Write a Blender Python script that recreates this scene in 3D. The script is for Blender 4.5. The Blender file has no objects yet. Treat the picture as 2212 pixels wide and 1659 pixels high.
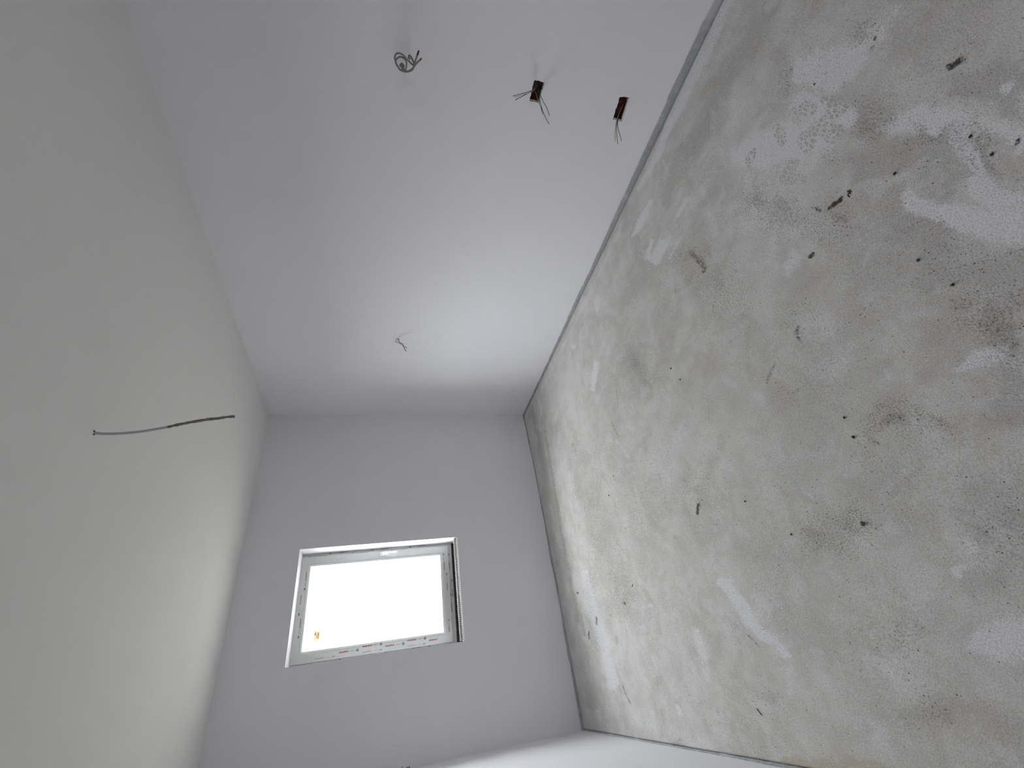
import bpy, bmesh, math, random
import numpy as np
from mathutils import Vector, Matrix, noise

random.seed(7)
scene = bpy.context.scene
COL = scene.collection

# ---------------------------------------------------------------- camera
# metres; z = 0 is the screed, the phone was held sideways at 1.516 m
CAM_H = 1.516
right, down, fwd = Vector((-0.1446,-0.2431,-0.9592)), Vector((-0.8162,0.5774,-0.0233)), Vector((0.5595,0.7795,-0.2819))
cam_data = bpy.data.cameras.new('camera')
cam_data.sensor_fit = 'HORIZONTAL'; cam_data.sensor_width = 36.0
cam_data.lens = 36.0 * 926.91 / 2212.0
cam_data.clip_start = 0.02; cam_data.clip_end = 200
cam = bpy.data.objects.new('camera', cam_data); COL.objects.link(cam)
m = Matrix((( right.x, -down.x, -fwd.x, 0), (right.y, -down.y, -fwd.y, 0), (right.z, -down.z, -fwd.z, CAM_H), (0, 0, 0, 1)))
cam.matrix_world = m
scene.camera = cam

# ---------------------------------------------------------------- daylight
world = bpy.data.worlds.new('overcast_sky'); scene.world = world; world.use_nodes = True
wn = world.node_tree; wn.nodes.clear()
wo = wn.nodes.new('ShaderNodeOutputWorld'); bg = wn.nodes.new('ShaderNodeBackground')
tc = wn.nodes.new('ShaderNodeTexCoord'); sx = wn.nodes.new('ShaderNodeSeparateXYZ'); rp = wn.nodes.new('ShaderNodeValToRGB')
wn.links.new(tc.outputs['Generated'], sx.inputs[0]); wn.links.new(sx.outputs['Z'], rp.inputs[0])
SKY_STOPS = ((0.0, (0.17, 0.165, 0.16)), (0.04, (0.65, 0.65, 0.66)), (0.4, (1.0, 1.005, 1.04)), (0.7, (1.12, 1.125, 1.165)), (1.0, (1.35, 1.36, 1.41)))
rp.color_ramp.elements[0].position = SKY_STOPS[0][0]; rp.color_ramp.elements[0].color = SKY_STOPS[0][1] + (1,)
rp.color_ramp.elements[1].position = SKY_STOPS[-1][0]; rp.color_ramp.elements[1].color = SKY_STOPS[-1][1] + (1,)
for p_, c_ in SKY_STOPS[1:-1]:
    e = rp.color_ramp.elements.new(p_); e.color = c_ + (1,)
# the thin cloud is brightest around the hidden sun, up to the left outside the window
GLOW_DIR = Vector((-.735, .47, .47)).normalized(); GLOW = .35
dp = wn.nodes.new('ShaderNodeVectorMath'); dp.operation = 'DOT_PRODUCT'; dp.inputs[1].default_value = GLOW_DIR
nm = wn.nodes.new('ShaderNodeVectorMath'); nm.operation = 'NORMALIZE'
wn.links.new(tc.outputs['Generated'], nm.inputs[0]); wn.links.new(nm.outputs[0], dp.inputs[0])
gr = wn.nodes.new('ShaderNodeMapRange'); gr.interpolation_type = 'SMOOTHERSTEP'
gr.inputs['From Min'].default_value = .80; gr.inputs['From Max'].default_value = 1.0
gr.inputs['To Min'].default_value = 7.0; gr.inputs['To Max'].default_value = 7.0*(1 + GLOW)
wn.links.new(dp.outputs['Value'], gr.inputs['Value'])
wn.links.new(rp.outputs[0], bg.inputs[0]); wn.links.new(gr.outputs[0], bg.inputs['Strength'])
wn.links.new(bg.outputs[0], wo.inputs[0])
# sampling portal over the window opening (gives no light of its own)
pd = bpy.data.lights.new('window_portal', 'AREA'); pd.shape = 'RECTANGLE'; pd.size = 0.75; pd.size_y = 1.25
pd.cycles.is_portal = True
po = bpy.data.objects.new('window_portal', pd); COL.objects.link(po)
po.location = (0.715, 4.262, 1.54); po.rotation_euler = (math.radians(-90), 0, 0)
pd2 = bpy.data.lights.new('rear_portal', 'AREA'); pd2.shape = 'RECTANGLE'; pd2.size = .40; pd2.size_y = .40; pd2.cycles.is_portal = True  # portal for the fill-light opening added in the unseen back wall
po2 = bpy.data.objects.new('rear_portal', pd2); COL.objects.link(po2)
po2.location = (1.0, -1.89, 1.90); po2.rotation_euler = (math.radians(90), 0, 0)

scene.view_settings.view_transform = 'Standard'; scene.view_settings.look = 'None'
scene.view_settings.gamma = 1.0; scene.view_settings.use_curve_mapping = False
scene.view_settings.exposure = 1.76
scene.cycles.max_bounces = 9; scene.cycles.diffuse_bounces = 6; scene.cycles.glossy_bounces = 2
scene.cycles.use_adaptive_sampling = True; scene.cycles.adaptive_threshold = 0.08; scene.cycles.adaptive_min_samples = 16
scene.cycles.use_denoising = True
scene.cycles.sample_clamp_indirect = 8.0

# ---------------------------------------------------------------- helpers
def link_mesh(name, me, mat=None, parent=None, smooth=False):
    o = bpy.data.objects.new(name, me); COL.objects.link(o)
    if mat is not None:
        for mm in (mat if isinstance(mat, (list, tuple)) else [mat]): me.materials.append(mm)
    if parent is not None: o.parent = parent
    if smooth:
        for p in me.polygons: p.use_smooth = True
    return o

def obj(name, bm, mat=None, parent=None, smooth=False):
    me = bpy.data.meshes.new(name); bm.normal_update(); bm.to_mesh(me); bm.free()
    return link_mesh(name, me, mat, parent, smooth)

def thing(name, label, cat, loc=(0, 0, 0), group=None):
    o = bpy.data.objects.new(name, None); COL.objects.link(o); o.location = loc
    o.empty_display_size = .05
    o['label'] = label; o['category'] = cat
    if group: o['group'] = group
    return o

def tag(o, label, cat, group=None):
    o['label'] = label; o['category'] = cat
    if group: o['group'] = group
    return o

def struct(o, label, cat):
    o['kind'] = 'structure'; o['label'] = label; o['category'] = cat
    return o

def place_children(root):
    """children were modelled in room coordinates; keep them there"""
    for c in root.children:
        c.matrix_parent_inverse = Matrix.Translation(root.location).inverted()

def add_box(bm, lo, hi, mi=0):
    x0, y0, z0 = lo; x1, y1, z1 = hi
    v = [bm.verts.new(p) for p in ((x0,y0,z0),(x1,y0,z0),(x1,y1,z0),(x0,y1,z0),(x0,y0,z1),(x1,y0,z1),(x1,y1,z1),(x0,y1,z1))]
    fs = []
    for q in ((3,2,1,0),(4,5,6,7),(0,1,5,4),(1,2,6,5),(2,3,7,6),(3,0,4,7)):
        f_ = bm.faces.new([v[i] for i in q]); f_.material_index = mi; fs.append(f_)
    return fs

def bevelled_box(lo, hi, r=.002, seg=2):
    bm = bmesh.new(); add_box(bm, lo, hi)
    bmesh.ops.bevel(bm, geom=bm.edges[:], offset=r, segments=seg, affect='EDGES', profile=.6)
    return bm

def catmull(pts, n=8):
    P = [Vector(p) for p in pts]
    if len(P) < 3: return P
    P = [P[0]*2 - P[1]] + P + [P[-1]*2 - P[-2]]
    out = []
    for i in range(1, len(P)-2):
        a, b, c, d = P[i-1], P[i], P[i+1], P[i+2]
        for k in range(n):
            t = k/n
            out.append(0.5*((2*b) + (c-a)*t + (2*a-5*b+4*c-d)*t*t + (3*b-a-3*c+d)*t**3))
    out.append(P[-2])
    return out

def add_tube(bm, pts, r, sides=8, jitter=0.0, flat=1.0, mi=0, smoothn=8):
    P = catmull(pts, smoothn); rings = []
    up = Vector((0.13, 0.21, 0.97))
    for i, p in enumerate(P):
        t = (P[min(i+1, len(P)-1)] - P[max(i-1, 0)]).normalized()
        n = (up - t*up.dot(t))
        if n.length < 1e-4: n = t.orthogonal()
        n.normalize(); up = n; b = t.cross(n)
        rr = r*(1 + (noise.noise(p*90)*jitter if jitter else 0))
        rings.append([bm.verts.new(p + n*math.cos(a)*rr + b*math.sin(a)*rr*flat) for a in [2*math.pi*k/sides for k in range(sides)]])
    for r0, r1 in zip(rings[:-1], rings[1:]):
        for k in range(sides):
            f_ = bm.faces.new((r0[k], r0[(k+1) % sides], r1[(k+1) % sides], r1[k])); f_.material_index = mi; f_.smooth = True
    for rg, rev in ((rings[0], True), (rings[-1], False)):
        f_ = bm.faces.new(rg[::-1] if rev else rg); f_.material_index = mi

def tube(name, pts, r, mat, parent=None, **k):
    bm = bmesh.new(); add_tube(bm, pts, r, **k)
    return obj(name, bm, mat, parent)

# ---------------------------------------------------------------- materials
class NT:
    def __init__(s, name):
        s.m = bpy.data.materials.new(name); s.m.use_nodes = True
        s.t = s.m.node_tree; s.n = s.t.nodes; s.l = s.t.links
        s.b = s.n['Principled BSDF']
        s.co = s.n.new('ShaderNodeTexCoord').outputs['Object']
    def set(s, sock, v):
        if isinstance(v, bpy.types.NodeSocket): s.l.new(v, sock)
        else: sock.default_value = v
    def noise(s, sc, det=4, rough=.55, vec=None, dist=0.0):
        n = s.n.new('ShaderNodeTexNoise'); s.l.new(vec or s.co, n.inputs['Vector'])
        n.inputs['Scale'].default_value = sc; n.inputs['Detail'].default_value = det
        n.inputs['Roughness'].default_value = rough; n.inputs['Distortion'].default_value = dist
        return n.outputs['Fac']
    def voro(s, sc, feat='F1', vec=None, out='Distance', rnd=1.0):
        n = s.n.new('ShaderNodeTexVoronoi'); n.feature = feat; s.l.new(vec or s.co, n.inputs['Vector'])
        n.inputs['Scale'].default_value = sc; n.inputs['Randomness'].default_value = rnd
        return n.outputs[out]
    def mapping(s, rot=(0, 0, 0), scale=(1, 1, 1), loc=(0, 0, 0), vec=None):
        n = s.n.new('ShaderNodeMapping'); s.l.new(vec or s.co, n.inputs['Vector'])
        n.inputs['Rotation'].default_value = rot; n.inputs['Scale'].default_value = scale; n.inputs['Location'].default_value = loc
        return n.outputs[0]
    def math(s, op, a, b=0.0, c=None, clamp=False):
        n = s.n.new('ShaderNodeMath'); n.operation = op; n.use_clamp = clamp
        s.set(n.inputs[0], a); s.set(n.inputs[1], b)
        if c is not None: s.set(n.inputs[2], c)
        return n.outputs[0]
    def ramp(s, v, a, b, lo=0.0, hi=1.0):
        n = s.n.new('ShaderNodeMapRange'); n.interpolation_type = 'SMOOTHSTEP'
        s.set(n.inputs['Value'], v); n.inputs['From Min'].default_value = a; n.inputs['From Max'].default_value = b
        n.inputs['To Min'].default_value = lo; n.inputs['To Max'].default_value = hi
        return n.outputs[0]
    def mix(s, f, a, b, mode='MIX'):
        n = s.n.new('ShaderNodeMix'); n.data_type = 'RGBA'; n.blend_type = mode
        s.set(n.inputs[0], f)
        s.set(n.inputs[6], a if isinstance(a, bpy.types.NodeSocket) else tuple(a) + (1,))
        s.set(n.inputs[7], b if isinstance(b, bpy.types.NodeSocket) else tuple(b) + (1,))
        return n.outputs[2]
    def attr(s, name):
        n = s.n.new('ShaderNodeAttribute'); n.attribute_name = name; return n.outputs['Fac']
    def bump(s, h, strength=.3, dist=.001):
        n = s.n.new('ShaderNodeBump'); n.inputs['Strength'].default_value = strength; n.inputs['Distance'].default_value = dist
        s.l.new(h, n.inputs['Height']); s.l.new(n.outputs[0], s.b.inputs['Normal'])
    def color(s, c): s.set(s.b.inputs['Base Color'], c if isinstance(c, bpy.types.NodeSocket) else tuple(c) + (1,))
    def rough(s, v): s.set(s.b.inputs['Roughness'], v)

def plain(name, col, rough=.5, var=.06, sc=60, metal=0.0, bump=.1):
    t = NT(name)
    f_ = t.noise(sc, 4)
    c0 = tuple(max(0, v*(1-var)) for v in col); c1 = tuple(min(1, v*(1+var)) for v in col)
    t.color(t.mix(t.ramp(f_, .3, .7), c0, c1)); t.rough(rough); t.b.inputs['Metallic'].default_value = metal
    if bump: t.bump(f_, bump, .0008)
    return t.m

def paint(name, col, seed):
    t = NT(name)
    a = t.noise(1.1, 3, .5, t.mapping(loc=(seed, seed*.7, 0))); b_ = t.noise(7, 5, .6); c_ = t.noise(260, 3, .6); d_ = t.noise(900, 2, .5)
    col0 = tuple(v*.975 for v in col)
    base = t.mix(t.ramp(t.math('ADD', t.math('MULTIPLY', a, .7), t.math('MULTIPLY', b_, .3)), .35, .65), col0, col)
    t.color(base); t.rough(.82)
    t.b.inputs['Specular IOR Level'].default_value = .25
    h = t.math('ADD', t.math('MULTIPLY', c_, .6), t.math('MULTIPLY', d_, .4))
    t.bump(h, .25, .0006)
    return t.m

M_WALL = paint('white_wall_paint', (.845, .838, .872), 1.3)
M_CEIL = paint('white_ceiling_paint', (.845, .834, .805), 4.1)
M_PVC = plain('foil_covered_pvc', (.66, .67, .655), .35, .02, 30)
M_PVC_IN = plain('white_pvc', (.80, .81, .80), .3, .02, 30)
M_HANDLE = plain('white_enamel', (.86, .86, .87), .25, .01, 20, bump=0)
M_GASKET = plain('black_gasket', (.05, .05, .05), .6)
M_RED = plain('red_foil_ink', (.33, .035, .045), .5, .1)
M_INK = plain('grey_foil_ink', (.17, .18, .20), .5, .1)
M_SHEATH = plain('grey_cable_sheath', (.20, .195, .175), .5, .12, 120)
M_PAINTED = plain('overpainted_cable_sheath', (.50, .50, .52), .7, .06, 200)
M_DUSTY = plain('plaster_dusted_sheath', (.22, .205, .185), .8, .3, 140, bump=.5)
M_BLACKW = plain('black_wire', (.012, .013, .016), .4)
M_BROWNW = plain('brown_wire', (.18, .07, .025), .4)
M_BLUEW = plain('blue_wire', (.03, .10, .25), .4)
M_YELLOW = plain('yellow_green_wire', (.42, .38, .10), .4)
M_MORTAR = plain('rough_dark_mortar', (.075, .065, .06), .95, .5, 90, bump=1)
M_PLASTER = plain('chipped_plaster', (.82, .82, .80), .9, .06, 130, bump=.8)
M_SCREW = plain('dark_screw', (.01, .01, .01), .4)

def brick_mat():
    t = NT('maroon_box_plastic')
    n = t.noise(35, 5, .6); g = t.noise(9, 3)
    c = t.mix(t.ramp(n, .3, .7), (.075, .012, .012), (.16, .028, .026))
    c = t.mix(t.ramp(g, .5, .7), c, (.11, .06, .055))
    t.color(c); t.rough(.6); t.bump(n, .4, .002)
    return t.m
M_BOX = brick_mat()

def foam_mat():
    t = NT('grey_edge_foam')
    s_ = t.mapping(scale=(1, 1, 5)); a = t.noise(40, 5, .65, s_); b_ = t.noise(160, 4, .6); w = t.noise(5, 3)
    c = t.mix(t.ramp(a, .3, .7), (.33, .34, .35), (.50, .51, .52))
    c = t.mix(t.ramp(w, .50, .62), c, (.55, .55, .55))
    c = t.mix(t.ramp(b_, .6, .7), c, (.16, .16, .165))
    t.color(c); t.rough(.9); t.bump(b_, .6, .002)
    return t.m
M_FOAM = foam_mat()

def glass_mat():
    t = NT('window_glass'); n = t.n; l = t.l
    n.remove(t.b)
    tr = n.new('ShaderNodeBsdfTransparent'); gl = n.new('ShaderNodeBsdfGlossy'); gl.inputs['Roughness'].default_value = .02
    tr.inputs[0].default_value = (.93, .95, .94, 1)
    fr = n.new('ShaderNodeFresnel'); fr.inputs[0].default_value = 1.45
    mx = n.new('ShaderNodeMixShader'); ge = n.new('ShaderNodeNewGeometry'); fz = n.new('ShaderNodeMath'); fz.operation = 'MULTIPLY_ADD'; fz.inputs[1].default_value = -1; fz.inputs[2].default_value = 1
    fm = n.new('ShaderNodeMath'); fm.operation = 'MULTIPLY'
    l.new(ge.outputs['Backfacing'], fz.inputs[0]); l.new(fz.outputs[0], fm.inputs[0]); l.new(fr.outputs[0], fm.inputs[1])   # no total reflection on the inner faces of the thin pane
    l.new(fm.outputs[0], mx.inputs[0]); l.new(tr.outputs[0], mx.inputs[1]); l.new(gl.outputs[0], mx.inputs[2])
    l.new(mx.outputs[0], n['Material Output'].inputs[0])
    return t.m
M_GLASS = glass_mat()

def floor_mat():
    t = NT('bare_concrete_screed')
    dust, dirt, tint, damp, tread, grit = (t.attr(a) for a in ('dust', 'dirt', 'tint', 'damp', 'tread', 'grit'))
    big = t.noise(1.6, 3, .6); mid = t.noise(8, 5, .65, dist=.4); fine = t.noise(55, 4, .7); micro = t.noise(230, 3, .7)
    # trowel-pitted grain, stretched across the room
    pit = t.noise(150, 2, .6, t.mapping(rot=(0, 0, .5), scale=(1, 1.9, 1)))
    grain = t.math('ADD', t.math('MULTIPLY', fine, .45), t.math('MULTIPLY', micro, .55))
    def centred(v, k): return t.math('MULTIPLY', t.math('SUBTRACT', v, .5), k)
    # bare cement
    f0 = t.math('ADD', t.math('MULTIPLY', big, .45), t.math('MULTIPLY', mid, .55))
    c = t.mix(t.ramp(f0, .36, .62), (.63, .612, .585), (.765, .75, .722))
    c = t.mix(t.math('MULTIPLY', t.ramp(mid, .55, .7), .35), c, (.80, .79, .77))
    dampf = t.ramp(t.math('ADD', damp, centred(mid, .7)), .05, .95)
    c = t.mix(t.math('MULTIPLY', dampf, .75), c, (.52, .507, .485))
    blot = t.noise(4.2, 6, .68, t.mapping(loc=(3.1, .4, 0)), dist=.8)
    c = t.mix(t.ramp(blot, .50, .68, 0, .42), c, (.53, .50, .455))
    pale = t.noise(6.5, 5, .7, t.mapping(loc=(7.7, 2.2, 0)), dist=.6)
    c = t.mix(t.ramp(pale, .55, .68, 0, .40), c, (.83, .83, .83))
    # pale plaster dust
    lug_v = t.mapping(rot=(0, 0, .9), scale=(1.0, 2.1, 1)); 
    warp = t.n.new('ShaderNodeVectorMath'); warp.operation = 'ADD'
    wn_ = t.n.new('ShaderNodeTexNoise'); wn_.inputs['Scale'].default_value = 14; t.l.new(t.co, wn_.inputs['Vector'])
    wv = t.n.new('ShaderNodeVectorMath'); wv.operation = 'SCALE'; wv.inputs['Scale'].default_value = .03
    t.l.new(wn_.outputs['Color'], wv.inputs[0]); t.l.new(lug_v, warp.inputs[0]); t.l.new(wv.outputs[0], warp.inputs[1])
    edge = t.voro(40, 'DISTANCE_TO_EDGE', warp.outputs[0], rnd=.75)
    lugs = t.ramp(edge, .05, .16)
    treadf = t.math('MULTIPLY', lugs, t.ramp(t.math('ADD', tread, centred(fine, .9)), .35, .7))
    dsum = t.math('ADD', t.math('ADD', dust, centred(grain, 2.6)), centred(mid, .9))
    hard = t.ramp(dsum, .30, .85)
    soft = t.ramp(dust, 0.0, 1.0)
    dustf = t.math('ADD', t.math('MULTIPLY', hard, t.ramp(dust, 0.0, .35, .12, .66)), t.math('MULTIPLY', soft, .30), clamp=True)
    dustf = t.math('MULTIPLY', dustf, t.math('SUBTRACT', 1.0, t.math('MULTIPLY', treadf, .88)))
    c = t.mix(dustf, c, (.86, .86, .88))
    # small light grains everywhere
    c = t.mix(t.math('MULTIPLY', t.ramp(t.noise(28, 3, .6), .64, .70), .35), c, (.76, .75, .73))
    # warm stains
    c = t.mix(t.math('MULTIPLY', t.ramp(t.math('ADD', tint, centred(fine, .4)), .1, 1.0), .75), c, (.60, .53, .40))
    # grain contrast
    c = t.mix(t.math('MULTIPLY', treadf, .22), c, (.25, .24, .22))
    c = t.mix(t.ramp(micro, .36, .60, .30, 0.0), c, (.16, .155, .14))
    c = t.mix(t.ramp(micro, .56, .70, 0.0, .22), c, (.86, .86, .85))
    c = t.mix(t.math('MULTIPLY', t.ramp(pit, .58, .70), t.ramp(t.math('ADD', damp, big), .4, 1.2, .25, .7)), c, (.15, .145, .13))
    # dirt
    dv = t.math('ADD', t.math('ADD', dirt, centred(micro, 1.5)), centred(fine, 1.2))
    c = t.mix(t.math('MULTIPLY', t.ramp(dirt, .1, 1.0), .30), c, (.16, .14, .11))
    c = t.mix(t.ramp(dv, .56, .80, 0, .93), c, (.034, .025, .019))
    # fine brown grit and black grains, denser where people walked
    gm = t.math('ADD', grit, t.ramp(t.noise(2.3, 3, .6, t.mapping(loc=(1.7, 5.2, 0))), .45, .75, 0, .45))
    gn = t.noise(170, 3, .75, t.mapping(loc=(.3, .1, 0)))
    c = t.mix(t.math('MULTIPLY', t.ramp(t.math('ADD', gn, t.math('MULTIPLY', gm, .14)), .62, .72), .55), c, (.17, .15, .125))
    for sc_, lo, k_, r0 in ((75, .984, .10, .18), (130, .98, .16, .24), (34, .982, .03, .085)):
        vd = t.voro(sc_); vc = vd.node.outputs['Color']
        sep = t.n.new('ShaderNodeSeparateColor'); t.l.new(vc, sep.inputs[0])
        thr = t.math('ADD', sep.outputs[0], t.math('MULTIPLY', gm, k_))
        speck = t.math('MULTIPLY', t.ramp(vd, r0*.6, r0*1.3, 1, 0), t.ramp(thr, lo, lo + .01))
        c = t.mix(t.math('MULTIPLY', speck, .85), c, (.05, .042, .035))
        speck2 = t.math('MULTIPLY', t.ramp(vd, r0*.6, r0*1.6, 1, 0), t.ramp(sep.outputs[1], .97, .98))
        c = t.mix(t.math('MULTIPLY', speck2, .6), c, (.86, .85, .82))
    t.color(c); t.rough(.75); t.b.inputs['Specular IOR Level'].default_value = .3
    h = t.math('ADD', t.math('MULTIPLY', micro, .5), t.math('MULTIPLY', fine, .5))
    t.bump(h, .8, .003)
    return t.m
M_FLOOR = floor_mat()

# ---------------------------------------------------------------- room shell
Y_WIN = 3.995; Z_CEIL = 2.60; Y_BACK = -1.80
def wall_x_right(y): return 2.434 + .027*(Y_WIN - y)
def wall_x_left(y): return -.405 - .013*(Y_WIN - y)
OX0, OX1, OZ0, OZ1 = .298, 1.127, .795, 2.168     # window opening in the room face of the wall
SILL_EDGE = .856                                    # top of the broken plaster edge in front of the sill gap
FRAME_Y = 4.175

def front_y(x, z):
    """the plaster of the window wall swells out slightly towards the floor"""
    k = max(0.0, min(1.0, (OZ0 - z)/OZ0))
    b = .045*(1 - abs((x - .55)/1.9)**3) if x > -.4 else .04
    b = max(.004, b)
    return Y_WIN - b*k

def value_noise(X, Y, cell, seed):
    rg = np.random.RandomState(seed); n = 512; T = rg.rand(n, n).astype(np.float32)
    fx, fy = X/cell + 100, Y/cell + 100; ix, iy = np.floor(fx).astype(int), np.floor(fy).astype(int)
    tx, ty = fx - ix, fy - iy; tx = tx*tx*(3-2*tx); ty = ty*ty*(3-2*ty); ix %= n; iy %= n; jx, jy = (ix+1) % n, (iy+1) % n
    return (T[iy, ix]*(1-tx) + T[iy, jx]*tx)*(1-ty) + (T[jy, ix]*(1-tx) + T[jy, jx]*tx)*ty - .5

def ragged(X, Y, amp, seed):
    """coordinates shifted by broken noise so that the stains get ragged outlines"""
    dx = sum(value_noise(X, Y, c, seed + k)*a for k, (c, a) in enumerate(((.11, 1.0), (.045, .6), (.018, .45))))*2
    dy = sum(value_noise(X, Y, c, seed + 50 + k)*a for k, (c, a) in enumerate(((.11, 1.0), (.045, .6), (.018, .45))))*2
    return X + dx*amp, Y + dy*amp

def ell_field(X, Y, ells, amp=0.0, seed=0, soft=1.15):
    if amp: X, Y = ragged(X, Y, amp, seed)
    out = np.zeros(X.shape, dtype=np.float32)
    for (cx_, cy_, a, b, c, d, st) in ells:
        inv = np.linalg.inv(np.array([[a, b], [c, d]]))
        ext = np.sqrt((inv**2).sum(axis=1))*(1 + soft/2 + .05)
        i = np.where((np.abs(X - cx_) < ext[0]) & (np.abs(Y - cy_) < ext[1]))
        if not len(i[0]): continue
        dx = X[i] - cx_; dy = Y[i] - cy_
        r_ = np.hypot(a*dx + b*dy, c*dx + d*dy)
        t_ = np.clip((1 + soft/2 - r_)/soft, 0, 1); t_ = t_*t_*(3 - 2*t_)
        out[i] = np.maximum(out[i], t_*st)
    return out

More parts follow.
